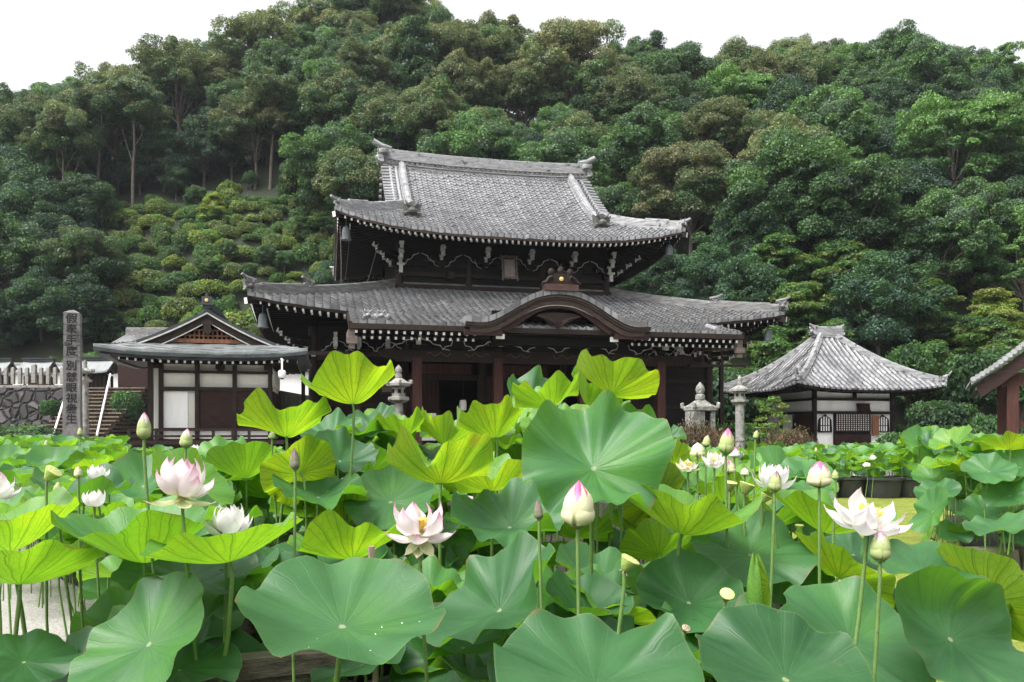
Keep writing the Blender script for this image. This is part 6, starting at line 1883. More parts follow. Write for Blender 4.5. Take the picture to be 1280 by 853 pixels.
# the leaves one can tell apart in the photograph: px, py of the stalk joint, radius in px, openness, roll, real radius, tone, shape
HL = [
 (441, 505, 60, -.30, 9, .27, .95, dict(bowl=.62, wave=.09)),
 (358, 546, 58, -.22, 4, .26, .88, dict(bowl=.55, wave=.10)),
 (765, 493, 52, -.42, -18, .26, .95, dict(bowl=.55, wave=.08)),
 (735, 509, 40, -.10, -30, .22, .72, dict(bowl=.75, wave=.10)),
 (664, 500, 38, .55, -28, .24, .18, dict(bowl=.35, wave=.12)),
 (689, 510, 47, -.15, 14, .22, .85, dict(bowl=.60, wave=.12)),
 (742, 586, 92, .78, -6, .28, .40, dict(bowl=.36, wave=.15, pleat=.010)),
 (376, 592, 50, -.72, 32, .22, 1.0, dict(bowl=.10, wave=.07)),
 (307, 598, 44, -.32, 8, .22, .60, dict(bowl=.72, wave=.06)),
 (551, 604, 68, -.18, -3, .26, .98, dict(bowl=.58, wave=.14)),
 (425, 577, 44, .50, -16, .22, .02, dict(bowl=.42, wave=.09)),
 (412, 546, 40, .28, 8, .22, .22, dict(bowl=.40, wave=.10)),
 (467, 536, 34, .55, 18, .20, .14, dict(bowl=.30, wave=.09)),
 (505, 548, 36, -.18, 6, .21, .82, dict(bowl=.66, wave=.12)),
 (556, 556, 40, -.12, -12, .23, .92, dict(bowl=.75, wave=.14)),
 (620, 547, 46, -.18, 10, .24, .92, dict(bowl=.72, wave=.12)),
 (592, 548, 30, .40, 10, .20, .10, dict(bowl=.35, wave=.09)),
 (624, 570, 32, -.20, -8, .20, .62, dict(bowl=.85, wave=.12)),
 (614, 614, 58, -.12, 2, .25, .95, dict(bowl=.42, wave=.12)),
 (637, 660, 71, .49, 0, .27, .26, dict(bowl=.37, wave=.11)),
 (488, 628, 60, .62, 10, .27, .36, dict(bowl=.16, wave=.07)),
 (398, 622, 60, .30, -4, .26, .30, dict(bowl=.30, wave=.10)),
 (430, 656, 54, -.06, 6, .25, .85, dict(bowl=.58, wave=.12)),
 (315, 632, 44, .40, 4, .24, .42, dict(bowl=.35, wave=.08)),
 (335, 622, 44, -.35, -8, .24, .55, dict(bowl=.35, wave=.08)),
 (440, 699, 76, -.08, 6, .27, .80, dict(bowl=.46, wave=.09)),
 (852, 668, 86, .10, -11, .27, .82, dict(bowl=.56, wave=.07)),
 (822, 625, 46, -.55, 48, .24, .92, dict(bowl=.25, wave=.07)),
 (842, 582, 34, -.20, -15, .22, .88, dict(bowl=.55, wave=.12)),
 (833, 552, 24, .50, 12, .20, .16, dict(bowl=.30, wave=.10)),
 (180, 704, 98, .17, 4, .29, .52, dict(bowl=.64, wave=.06)),
 (287, 703, 98, .04, 10, .265, .74, dict(bowl=.38, wave=.035)),
 (13, 691, 88, .12, 13, .275, .82, dict(bowl=.56, wave=.05)),
 (25, 731, 94, -.12, -2, .27, .72, dict(bowl=.36, wave=.04)),
 (236, 728, 86, .34, -3, .26, .12, dict(bowl=.22, wave=.08)),
 (160, 724, 58, .10, 8, .23, .60, dict(bowl=.40, wave=.08)),
 (186, 806, 90, .60, 42, .235, .36, dict(bowl=.15, wave=.05, ell=1.0, fx=.12)),
 (30, 828, 64, .50, -4, .17, .04, dict(bowl=.08, wave=.05)),
 (92, 838, 60, .40, 48, .165, .02, dict(bowl=.12, wave=.06)),
 (225, 838, 72, .42, 8, .19, .10, dict(bowl=.02, wave=.06)),
 (428, 784, 129, .48, -4, .28, .27, dict(bowl=.28, wave=.055)),
 (372, 834, 66, .52, 4, .20, .28, dict(bowl=.12, wave=.05)),
 (318, 790, 48, .60, 72, .165, .03, dict(bowl=.10, wave=.06)),
 (624, 764, 98, .42, 34, .27, .20, dict(bowl=.28, wave=.09, fx=.16)),
 (540, 742, 62, .16, -10, .205, .52, dict(bowl=.42, wave=.10)),
 (745, 858, 134, .56, -2, .28, .20, dict(bowl=.20, wave=.07)),
 (730, 768, 56, .40, -14, .155, .16, dict(bowl=.55, wave=.05)),
 (770, 772, 84, .14, -20, .25, .82, dict(bowl=.30, wave=.06)),
 (861, 754, 68, .66, -8, .205, .14, dict(bowl=.34, wave=.05)),
 (938, 694, 76, .58, -12, .25, .36, dict(bowl=.16, wave=.07)),
 (985, 722, 56, .66, -34, .19, .42, dict(bowl=.14, wave=.07)),
 (982, 850, 120, .56, -16, .25, .10, dict(bowl=.18, wave=.06)),
 (1062, 803, 94, .66, -26, .245, .28, dict(bowl=.16, wave=.055)),
 (1188, 800, 94, .56, -44, .235, .20, dict(bowl=.20, wave=.06, fx=.10, curl=(2.6, .42))),
 (1152, 716, 74, .34, -12, .245, .30, dict(bowl=.22, wave=.06)),
 (1232, 752, 80, -.46, -42, .26, .88, dict(bowl=.20, wave=.05)),
 (1030, 666, 72, .08, -14, .26, .74, dict(bowl=.52, wave=.06)),
 (1066, 694, 54, .32, -6, .215, .12, dict(bowl=.20, wave=.09)),
 (1048, 722, 72, -.26, -36, .235, .88, dict(bowl=.20, wave=.06)),
 (906, 628, 50, -.06, -6, .25, .66, dict(bowl=.42, wave=.10)),
 (950, 614, 38, -.06, 8, .22, .82, dict(bowl=.42, wave=.10)),
 (882, 604, 36, .30, -4, .22, .60, dict(bowl=.30, wave=.10)),
 (958, 664, 46, -.36, 14, .22, .60, dict(bowl=.30, wave=.08)),
 (824, 694, 50, -.48, 6, .22, .62, dict(bowl=.30, wave=.08)),
 (872, 690, 50, .55, -30, .23, .34, dict(bowl=.18, wave=.07)),
 (640, 730, 48, .28, 6, .21, .12, dict(bowl=.30, wave=.12)),
 (592, 722, 44, .34, -18, .20, .22, dict(bowl=.40, wave=.14)),
 (690, 706, 48, -.28, 10, .22, .10, dict(bowl=.25, wave=.06)),
 (720, 672, 44, -.36, -12, .22, .60, dict(bowl=.40, wave=.08)),
 (452, 832, 62, .30, 20, .18, .10, dict(bowl=.15, wave=.06)),
 (590, 846, 66, .22, -14, .18, .42, dict(bowl=.20, wave=.07)),
 (1252, 662, 40, .30, 6, .25, .2, dict(bowl=.2, wave=.06)),
 (8, 640, 44, .2, 10, .24, .45, dict(bowl=.45, wave=.08)),
 (122, 690, 46, .15, -6, .22, .40, dict(bowl=.35, wave=.08)),
 (352, 590, 36, .30, -10, .21, .30, dict(bowl=.4, wave=.1)),
 (545, 580, 36, .35, 12, .21, .16, dict(bowl=.35, wave=.1)),
 (660, 590, 42, -.25, 4, .23, .52, dict(bowl=.7, wave=.1)),
 (455, 600, 42, -.30, 8, .23, .48, dict(bowl=.6, wave=.1)),
 (530, 668, 50, .2, -8, .23, .20, dict(bowl=.35, wave=.08)),
 (812, 602, 40, -.1, 20, .22, .75, dict(bowl=.6, wave=.1)),
]
for k, (px, py, rp, asp, roll, Rm, tone, sh) in enumerate(HL):
    Y = Rm * F / rp
    c = at(px, py, Y)
    rot = view_frame(c, asp, R(roll))
    sh = dict(sh); sh['wave'] = sh['wave'] * 1.25
    lotus_leaf(c, Rm, rot, tone, 100 + k, rad=.0085 if Rm > .24 else .007, **sh)

# leaves that fill the bed behind and below them
fr = random.Random(12)
def free(c, Rm, k=.80):
    for (_, q, r2, *_r) in LEAVES:
        dx, dy, dz = c.x - q.x, c.y - q.y, (c.z - q.z) * 1.9
        if dx * dx + dy * dy + dz * dz < ((Rm + r2) * k * .62) ** 2: return False
    return True
KEEP = [(528, 640, 52, 2.4), (228, 600, 50, 2.7), (283, 642, 34, 2.95), (120, 590, 24, 4.5), (1092, 638, 56, 2.3), (0, 600, 30, 3.4), (118, 625, 20, 3.6), (967, 597, 30, 3.3), (722, 632, 34, 2.4), (1024, 592, 24, 3.0), (1100, 684, 24, 2.25), (180, 530, 24, 2.8), (232, 545, 22, 3.6), (369, 575, 20, 2.6), (674, 640, 18, 2.5), (907, 550, 26, 3.3), (968, 600, 20, 2.9), (882, 552, 16, 4.6), (944, 543, 12, 4.5), (1044, 595, 12, 3.4), (98, 590, 12, 3.8), (72, 610, 12, 3.4), (340, 543, 10, 4.4), (872, 562, 20, 4.4), (918, 566, 14, 4.6), (911, 584, 18, 4.2), (931, 590, 12, 4.2), (893, 571, 22, 4.2), (860, 580, 20, 4.4), (789, 703, 26, 2.3), (907, 742, 20, 2.4), (857, 785, 14, 2.45), (62, 590, 22, 3.3), (999, 656, 14, 3.4), (916, 606, 16, 3.6), (934, 610, 18, 3.4), (953, 622, 14, 3.4), (948, 742, 40, 2.5), (100, 692, 14, 3.3), (466, 692, 16, 2.9), (875, 515, 50, 25), (925, 510, 40, 25), (498, 480, 32, 17), (540, 500, 24, 31), (1145, 655, 44, 13), (50, 770, 30, 7)]
HERO_PX = []
for (t_, c_, R_, *_r) in LEAVES:
    q_ = to_px(c_); HERO_PX.append((q_[0], q_[1], R_ * F / c_.y * .62, c_.y))
def blocks(c, Rm):
    px, py = to_px(c); rp = Rm * F / c.y
    for hx_, hy_, hr_, hY in HERO_PX:
        if c.y < hY - .02 and math.hypot(px - hx_, (py - hy_) * 1.25) < hr_ + rp * .55: return True
    for hx_, hy_, hr_, hY in KEEP:
        if c.y < hY - .02 and math.hypot(px - hx_, (py - hy_) * 1.2) < hr_ + rp * .75: return True
    return False
def filler(n, xr, yr, zr, rr, tones, tilt=.45, kk=.8):
    made = 0; tries = 0
    while made < n and tries < n * 60:
        tries += 1
        Y = fr.uniform(*yr); X = (fr.uniform(*xr) - HX) / F * Y
        c = Vector((X, Y, fr.uniform(*zr))); Rm = fr.uniform(*rr)
        if (kk > 0 and not free(c, Rm, kk)) or blocks(c, Rm): continue
        e = Matrix.Rotation(fr.gauss(0, .75), 3, 'Z') @ Matrix.Rotation(fr.uniform(-.10, tilt + .28), 3, 'X') @ Matrix.Rotation(fr.uniform(0, 2 * PI), 3, 'Z')
        lotus_leaf(c, Rm, e, fr.choice(tones), 1000 + len(LEAVES), bowl=fr.uniform(.15, .50), wave=fr.uniform(.07, .15), nr=10, ns=48, rad=.0065)
        made += 1
filler(52, (385, 812), (4.2, 6.6), (1.16, 1.50), (.20, .27), [.2, .35, .5, .6, .8, .92], .5, .55)
filler(30, (230, 420), (4.0, 6.4), (.95, 1.30), (.20, .26), [.2, .4, .55, .7], .5, .55)
filler(70, (60, 1010), (3.0, 6.0), (.62, 1.14), (.20, .28), [.05, .2, .35, .45, .55, .7], .45, .52)
filler(18, (40, 1240), (2.9, 3.6), (.55, .92), (.20, .27), [.05, .12, .2, .3, .5], .45, .7)
filler(16, (60, 460), (3.0, 5.6), (.45, .98), (.18, .25), [.1, .25, .4, .55], .45, .55)
filler(14, (520, 980), (2.6, 3.6), (.55, .95), (.17, .24), [.1, .25, .4, .55, .7], .45, .55)
filler(20, (40, 1240), (2.2, 3.3), (.36, .72), (.18, .25), [.02, .08, .15, .25], .5, .7)
filler(24, (820, 1020), (4.6, 7.0), (.85, 1.22), (.19, .25), [.2, .4, .6, .8], .45, .66)
# water beads lying on the big pale leaf at the bottom
M['bead'] = noisy('water_bead', (.75, .78, .78), (.85, .87, .87), 5, .08)
for (t_, c_, R_, *_r) in LEAVES[:len(HL)]:
    q_ = to_px(c_)
    if abs(q_[0] - 428) < 2 and abs(q_[1] - 784) < 2:
        bl = [ch for ch in t_.children if ch.name.startswith('leaf_blade')][0]
        vv = [v.co.copy() for v in bl.data.vertices if v.co.y < -.25 * R_ * .5]
        r_ = random.Random(3)
        for k in range(7):
            p_ = r_.choice(vv); mb = MB(); rr_ = r_.choice([.0010, .0013, .0018])
            mb.lathe([(rr_, 0), (rr_ * 1.05, rr_ * .35), (rr_ * .8, rr_ * .8), (rr_ * .3, rr_ * 1.05), (0, rr_ * 1.1)], (p_.x + r_.uniform(-.004, .004), p_.y, p_.z + .0003), 10)
            mb.build('water_bead', M['bead'], bl, smooth=80)
# right cluster in its stone edged bed
RC = [(1236, 590, 33, .62, -6, .25, .32, dict(bowl=.2, wave=.08)), (1172, 618, 30, .45, 10, .25, .24, dict(bowl=.25, wave=.08)), (1166, 640, 34, .55, 60, .25, .36, dict(bowl=.2, wave=.07)), (1205, 588, 30, -.15, 12, .25, .95, dict(bowl=.5, wave=.12)), (1262, 562, 32, -.3, 10, .26, .95, dict(bowl=.4, wave=.12)), (1230, 640, 32, .6, -12, .25, .30, dict(bowl=.2, wave=.08)), (1262, 620, 34, .6, 8, .26, .2, dict(bowl=.2, wave=.09)), (1192, 668, 24, .6, -10, .2, .2, dict(bowl=.2, wave=.07)), (1272, 672, 26, .5, 12, .2, .15, dict(bowl=.2, wave=.08)), (1212, 668, 26, -.3, 6, .22, .5, dict(bowl=.2, wave=.08)), (1250, 600, 30, .2, -10, .24, .25, dict(bowl=.3, wave=.1)), (1190, 560, 26, -.1, 8, .24, .9, dict(bowl=.4, wave=.12)), (1225, 572, 28, .3, -8, .24, .5, dict(bowl=.3, wave=.12)), (1160, 672, 16, .3, 70, .14, .85, dict(bowl=.1, wave=.08)), (1275, 585, 32, .5, 20, .25, .3, dict(bowl=.3, wave=.1))]
for k, (px, py, rp, asp, roll, Rm, tone, sh) in enumerate(RC):
    Y = Rm * F / rp * fr.uniform(1.06, 1.16)
    c = at(px, py, Y)
    lotus_leaf(c, Rm, view_frame(c, asp, R(roll)), tone, 400 + k, ground=.22, rad=.007, nr=11, ns=56, **sh)
filler(78, (1150, 1330), (8.9, 11.4), (.45, 1.42), (.20, .27), [.2, .35, .45, .6, .85], .5, .5)
# ------------------------------------------------------------------ lotus flowers, buds and pods
def petal_mesh(L, Rm, half, seed, mat, nt_=9, ns=8, reflex=0.0, point=.75, taper=.30):
    """a cupped petal: a patch of an egg shape from the base (origin) up +z, back of the cup towards +x"""
    rng = np.random.default_rng(seed)
    t = np.linspace(0, 1, nt_ + 1); s = np.linspace(-1, 1, ns + 1)
    T, S = np.meshgrid(t, s, indexing='ij')
    rad = Rm * np.sin(PI * np.clip(T, 0, 1) ** .78) ** .85 * .98 + .004
    wid = half * (np.sin(PI * np.clip(T * .86 + .08, 0, 1)) ** .65) * np.clip((1 - T) / taper, 0, 1) ** point
    A = S * wid / np.maximum(rad, Rm * .35) * Rm * 0 + S * half / Rm * 0 + S * (wid / Rm)
    x = rad * np.cos(A) + reflex * T ** 3 * L; y = Rm * .95 * np.sin(A) * np.where(T < .999, 1, 1); z = L * T
    x = x + .04 * Rm * np.sin(S * 5 + rng.uniform(0, 6)) * T
    mb = MB()
    mb.grid(np.stack([x - .004, y, z], -1), 0, np.stack([T, S * .5 + .5], -1), flip=True)
    return mb.mesh('petal', mat, smooth=180)
PET = {}
def pet(key, *a, **k):
    if key not in PET: PET[key] = petal_mesh(*a, **k)
    return PET[key]
FLOWERS = []
def petal(parent, me, c, az, open_, sc=1.0, twist=0.0, tilt=None, label=None):
    o = link('petal', me, parent, label)
    rot = Matrix.Rotation(az, 4, 'Z') @ Matrix.Rotation(open_, 4, 'Y') @ Matrix.Rotation(twist, 4, 'Z')
    off = Matrix.Translation(c) @ (tilt if tilt is not None else Matrix.Identity(4)) @ rot @ Matrix.Scale(sc, 4)
    o.matrix_local = off
    return o
def flower_root(name, label, cat, c, ground=0.0, dx=0.0, dy=.06, group=None, rad=.006, neck=None):
    c = Vector(c); base = Vector((c.x + dx, c.y + dy, ground))
    t = thing(name, label, cat, base, 0, group)
    pts = stalk_pts(c, base, (0, 0, 1) if neck is None else neck)
    mb = MB(); mb.tube([p - base for p in pts], [rad * 1.15, rad * 1.1, rad, rad, rad * .95, rad * .9], 8)
    mb.build('stalk', M['stalk'], t, smooth=60)
    return t, c - base
def lean(tx, ty):
    return Matrix.Rotation(tx, 4, 'X') @ Matrix.Rotation(ty, 4, 'Y')
def pod_parts(t, c, s, tilt, mat='pod', top='pod_top', holes=9):
    mb = MB(); mb.M = Matrix.Translation(c) @ tilt @ Matrix.Scale(s, 4)
    mb.lathe([(.18, 0), (.34, .12), (.62, .62), (.82, 1.05), (.86, 1.16), (.82, 1.22), (0, 1.20)], n=18)
    o = mb.build('seed_pod', M[mat], t, smooth=50)
    mb = MB(); mb.M = Matrix.Translation(c) @ tilt @ Matrix.Scale(s, 4)
    mb.lathe([(.78, 1.215), (.74, 1.235), (0, 1.235)], n=18)
    f = mb.build('pod_face', M[top], o, smooth=50)
    mb = MB(); mb.M = Matrix.Translation(c) @ tilt @ Matrix.Scale(s, 4)
    for k in range(holes):
        a = k * 2.4; r = .62 * math.sqrt((k + .4) / holes); mb.lathe([(.10, 1.22), (.11, 1.25), (.06, 1.27), (0, 1.27)], (r * math.cos(a), r * math.sin(a), 0), 8)
    mb.build('seed', M['pod'] if mat == 'pod' else M['wood_dark'], o, smooth=50)
def open_flower(label, px, py, Y, s, tl=(0, 0), seed=0, mat='petal_pink', outer='petal_white', spec=None, ground=0.0, dx=0.0, show_pod=True, group=None, falling=()):
    c = at(px, py, Y)
    t, o = flower_root('lotus_flower', label, 'lotus flower', c, ground, dx, group=group)
    rg = random.Random(seed); T = lean(*tl)
    spec = spec or [(5, 12, .85, mat), (6, 30, 1.0, mat), (6, 55, 1.08, outer), (3, 84, 1.1, 'petal_cream')]
    for w, (n, op, sc, mm) in enumerate(spec):
        for k in range(n):
            me = pet((mm, w, k % 2), .108, .040, .036, seed % 3 + k, M[mm], reflex=.05 * w)
            petal(t, me, o, 2 * PI * k / n + w * .5 + rg.uniform(-.18, .18), R(op + rg.uniform(-8, 8)), s * sc * rg.uniform(.92, 1.06), rg.uniform(-.12, .12), T)
    for (az, op, sc, mm) in falling:
        petal(t, pet((mm, 'f'), .108, .034, .032, 3, M[mm], reflex=.10), o, R(az), R(op), s * sc, 0, T)
    if show_pod:
        pod_parts(t, o + (T @ Vector((0, 0, .012 * s))), .020 * s, T)
        mb = MB(); mb.M = Matrix.Translation(o) @ T
        for k in range(70):
            a = k * 2.399; r = .020 * s; q = rg.uniform(.028, .042) * s
            mb.tube([(r * .5 * math.cos(a), r * .5 * math.sin(a), .006), (r * 1.5 * math.cos(a), r * 1.5 * math.sin(a), q)], [.0012 * s, .0018 * s], 4)
        mb.build('stamen_ring', M['stamen'], t)
    FLOWERS.append((t, px, py)); return t
def closed_bud(label, px, py, Y, h, w, mat='sepal_green', inner='petal_pink', tl=(0, 0), ground=0.0, dx=0.0, open_=2, seed=1, rows=2, group=None, rad=.006):
    """px, py is the base of the bud; h and w its height and width in metres"""
    c = at(px, py, Y)
    t, o = flower_root('lotus_bud', label, 'lotus bud', c, ground, dx, group=group, rad=rad)
    rg = random.Random(seed); T = lean(*tl)
    for row in range(rows + 1):
        mm = inner if row == 0 else mat
        n = 5 if row == 0 else 4 if row == 1 else 3
        hh = h * (1.0 if row == 0 else .93 if row == 1 else .66); rr = w * .5 * (.88 + .06 * row)
        for k in range(n):
            me = pet((mm, 'b', round(h, 3), round(w, 3), row), hh, rr, rr * 1.05, 5 + row, M[mm], point=.8, taper=.5 if row else .4)
            petal(t, me, o, 2 * PI * k / n + row * .63 + rg.uniform(-.1, .1), R(open_ * row + rg.uniform(-1, 1)), 1.0, 0, T)
    mb = MB(); mb.M = Matrix.Translation(o) @ T; mb.lathe([(.15 * w, -.02 * h), (.26 * w, .01 * h), (.22 * w, .06 * h)], n=10); mb.build('receptacle', M['stalk'], t, smooth=50)
    FLOWERS.append((t, px, py)); return t
def seed_pod(label, px, py, Y, s, tl=(0, 0), dry=False, ground=0.0, dx=0.0, group=None):
    c = at(px, py, Y)
    t, o = flower_root('lotus_seed_pod', label, 'seed pod', c, ground, dx, group=group)
    T = lean(*tl); pod_parts(t, o, s, T, 'pod_dry' if dry else 'pod', 'pod_dry' if dry else 'pod_top')
    mb = MB(); mb.M = Matrix.Translation(o) @ T
    for k in range(6):
        a = k * 1.1; mb.tube([(.2 * s * math.cos(a), .2 * s * math.sin(a), .02 * s), (.5 * s * math.cos(a), .5 * s * math.sin(a), -.18 * s)], [.05 * s, .02 * s], 4)
    mb.build('dried_collar', M['stalk_brown'], t)
    FLOWERS.append((t, px, py)); return t

open_flower('open pink-tipped lotus flower with drooping cream petals left of the large pink bud', 524, 664, 2.40, 1.02, (R(8), R(-2)), 3, 'petal_pink', 'petal_white',
            [(3, 16, .84, 'petal_pink'), (5, 42, 1.0, 'petal_pink'), (5, 76, 1.02, 'petal_pink')], falling=[(-95, 138, .78, 'petal_cream'), (-135, 128, .80, 'petal_cream'), (-50, 125, .86, 'petal_cream')])
open_flower('large cup shaped pink-edged lotus flower beside the tall green bud on the left', 228, 616, 2.70, 1.22, (R(-4), R(2)), 5, 'petal_pink', 'petal_pink',
            [(4, 12, .90, 'petal_pink'), (5, 30, .98, 'petal_pink'), (4, 52, .95, 'petal_pink')], falling=[(-170, 98, .95, 'petal_cream'), (-8, 96, .95, 'petal_cream'), (-60, 110, .8, 'petal_cream'), (-130, 104, .75, 'petal_cream')], show_pod=False)
open_flower('white lotus flower peeping over the leaves below the large cup shaped one', 283, 664, 2.95, 1.0, (R(4), R(6)), 7, 'petal_white', 'petal_white', [(5, 10, .9, 'petal_white'), (6, 28, 1.0, 'petal_white'), (6, 50, 1.0, 'petal_white')], show_pod=False)
open_flower('half open white lotus flower far left above the big cupped leaves', 121, 598, 4.5, .78, (0, R(10)), 8, 'petal_white', 'petal_white', [(5, 8, .85, 'petal_white'), (5, 22, 1.0, 'petal_white'), (3, 40, 1.0, 'petal_white')], show_pod=False)
open_flower('fully open white lotus flower with yellow stamens on the right', 1084, 652, 2.32, 1.08, (R(14), R(12)), 9, 'petal_white', 'petal_white',
            [(3, 36, .85, 'petal_white'), (5, 58, 1.0, 'petal_white'), (6, 78, 1.06, 'petal_white')])
open_flower('white lotus flower cut by the left edge of the photo', -6, 618, 3.4, 1.0, (0, 0), 10, 'petal_pink', 'petal_white', [(5, 14, .9, 'petal_pink'), (6, 38, 1.0, 'petal_white'), (5, 66, 1.0, 'petal_white')], show_pod=False)
open_flower('small white lotus flower hidden behind the cupped leaf below the half open white one', 118, 632, 3.6, .75, (0, 0), 11, 'petal_white', 'petal_white', [(5, 12, .9, 'petal_white'), (5, 34, 1.0, 'petal_white')], show_pod=False)
open_flower('white and pink lotus flower opening behind the dull bud right of the leaves', 966, 606, 3.3, .92, (R(-4), R(8)), 12, 'petal_white', 'petal_pink', [(5, 10, .9, 'petal_white'), (6, 30, 1.0, 'petal_white'), (4, 58, 1.0, 'petal_white')], show_pod=False)
closed_bud('large half open lotus bud, pink tip over cream green scales, beside the big pale leaf', 722, 659, 2.40, .140, .098, 'petal_cream', 'petal_rose', (0, R(2)), open_=3, seed=4, rows=2)
closed_bud('half open pink and cream lotus bud between the dull bud and the open white flower', 1024, 609, 3.0, .098, .088, 'petal_cream', 'petal_rose', (0, R(1)), open_=4, seed=6)
closed_bud('plump green lotus bud with brown edges below the open white flower', 1100, 702, 2.25, .092, .056, 'sepal_green', 'petal_pink', (0, R(2)), seed=7)
closed_bud('tall pointed green lotus bud before the shingled hall', 180, 549, 2.8, .094, .048, 'sepal_green', 'petal_pink', seed=8)
closed_bud('green lotus bud low before the shingled hall veranda, right of the tall one', 232, 560, 3.6, .088, .056, 'sepal_green', 'petal_pink', (0, R(5)), seed=9)
closed_bud('slender dull purple lotus bud before the yellow disc of a leaf', 369, 588, 2.6, .072, .032, 'bud_dark', 'bud_dark', (0, R(-3)), seed=10, rad=.005)
closed_bud('slender dull purple lotus bud left of the large pink bud', 674, 650, 2.5, .062, .030, 'bud_dark', 'bud_dark', (0, R(-6)), seed=11, rad=.005)
closed_bud('green lotus bud with pink tip below the slim lantern by the small hall', 907, 568, 3.3, .108, .064, 'sepal_green', 'petal_rose', (0, R(6)), seed=12)
closed_bud('dull green bud held in front of the white and pink flower', 968, 615, 2.9, .078, .046, 'sepal_green', 'bud_dark', (0, R(6)), seed=13)
closed_bud('small green bud at the base of the squat lantern', 882, 559, 4.6, .070, .046, 'sepal_green', 'sepal_green', (0, R(10)), seed=14)
closed_bud('small pale green bud before the hall\'s side wall and the brown mound', 944, 549, 4.5, .052, .030, 'sepal_green', 'sepal_green', (0, R(12)), seed=15)
closed_bud('small round green bud right of the half open pink and cream one', 1044, 600, 3.4, .042, .028, 'sepal_green', 'sepal_green', seed=16)
closed_bud('cream lotus bud on the left just below the half open white flower', 98, 597, 3.8, .056, .038, 'petal_cream', 'sepal_green', (0, R(-2)), seed=17)
closed_bud('small green bud left of the cream one above the big cupped leaf', 72, 618, 3.4, .054, .036, 'sepal_green', 'sepal_green', (0, R(3)), seed=18)
closed_bud('round green bud behind the leaves right of the shingled hall veranda', 340, 549, 4.4, .044, .042, 'sepal_green', 'petal_white', seed=19)
closed_bud('opening cream lotus bud left of the lanterns above the leaves', 872, 571, 4.4, .078, .078, 'petal_cream', 'petal_white', open_=6, seed=20)
closed_bud('pink lotus bud just right of the green bud below the slim lantern', 918, 572, 4.6, .060, .066, 'petal_pink', 'petal_rose', open_=5, seed=21)
closed_bud('pink cream bud lower among the leaves right of the white flower', 911, 592, 4.2, .074, .066, 'petal_cream', 'petal_rose', open_=5, seed=22)
closed_bud('small pale pink bud low among leaves below the pink cream bud', 931, 595, 4.2, .044, .044, 'petal_cream', 'petal_pink', open_=4, seed=23)
open_flower('open white lotus flower left of the green bud below the lanterns', 893, 579, 4.2, .72, (R(20), R(-5)), 24, 'petal_white', 'petal_white', [(5, 24, .9, 'petal_white'), (6, 58, 1.0, 'petal_white')])
open_flower('flat open cream lotus flower lowest left below the squat lantern', 860, 584, 4.4, .72, (R(10), 0), 25, 'petal_white', 'petal_cream', [(5, 50, .9, 'petal_white'), (6, 80, 1.0, 'petal_cream')])
seed_pod('green seed pod tipped sideways above the big bottom leaf', 780, 714, 2.30, .034, (R(10), R(28)))
seed_pod('green seed pod showing its dotted face among the dark leaves', 906, 750, 2.40, .026, (R(42), R(4)))
seed_pod('small withered seed pod with brown face at the bottom right', 855, 790, 2.45, .016, (R(35), R(14)), True)
seed_pod('green seed pod tipped right among the leaves at the far left', 58, 600, 3.3, .042, (R(0), R(42)))
seed_pod('small yellow pod with a fringe of old stamens right of the leaves', 999, 664, 3.4, .022, (R(4), 0))
seed_pod('pale green pod low among leaves left of the dull bud', 912, 614, 3.6, .034, (R(10), R(6)))
seed_pod('pale green pod just right of the other one left of the dull bud', 930, 618, 3.4, .040, (R(5), R(18)))
seed_pod('pale pod pointing up below the two pale green pods', 952, 628, 3.4, .030, (R(5), R(34)))
# rolled young leaves
def rolled_leaf(label, px, py, Y, h, r, tone, tl=(0, 0)):
    c = at(px, py, Y)
    t, o = flower_root('rolled_leaf', label, 'lotus leaf', c)
    n, k = 26, 12
    P = np.zeros((n, k, 3)); UV = np.zeros((n, k, 2))
    for i in range(n):
        a = -.4 + 5.6 * i / (n - 1)
        for j in range(k):
            u = j / (k - 1)
            rr = r * math.sin(PI * min(1, u * .86 + .10)) ** .7 * (1 - .45 * i / n)
            P[i, j] = (rr * math.cos(a), rr * math.sin(a) * .8, h * u + .02 * math.sin(i * .8) * u); UV[i, j] = (.5 + .48 * (u - .5) * 2 * .7, .5 + .3 * math.sin(a * .5))
    mb = MB(); mb.M = Matrix.Translation(o) @ lean(*tl); mb.grid(P, 0, UV)
    b = mb.build('leaf_blade', M['leaf'], t, smooth=180); b['tone'] = float(tone)
rolled_leaf('tall young leaf still rolled up, pale green, between dark leaves on the right', 948, 784, 2.50, .215, .042, .85, (0, R(-3)))
rolled_leaf('small rolled young leaf at the left below the cupped leaves', 100, 700, 3.3, .09, .022, .9, (0, R(25)))
rolled_leaf('small rolled pale leaf standing left of the opening flower group', 930, 640, 3.7, .11, .03, .75, (0, R(-8)))
st = thing('cut_stalk', 'brown cut lotus stalk stub standing behind the big left bottom leaf', 'stalk', (at(466, 700, 2.9).x, 2.9, 0))
mb = MB(); z1 = at(466, 683, 2.9).z; mb.tube([(0, 0, 0), (.01, 0, z1 * .6), (-.005, 0, z1)], [.012, .012, .013], 10); mb.build('stub', M['stalk_brown'], st, smooth=60)

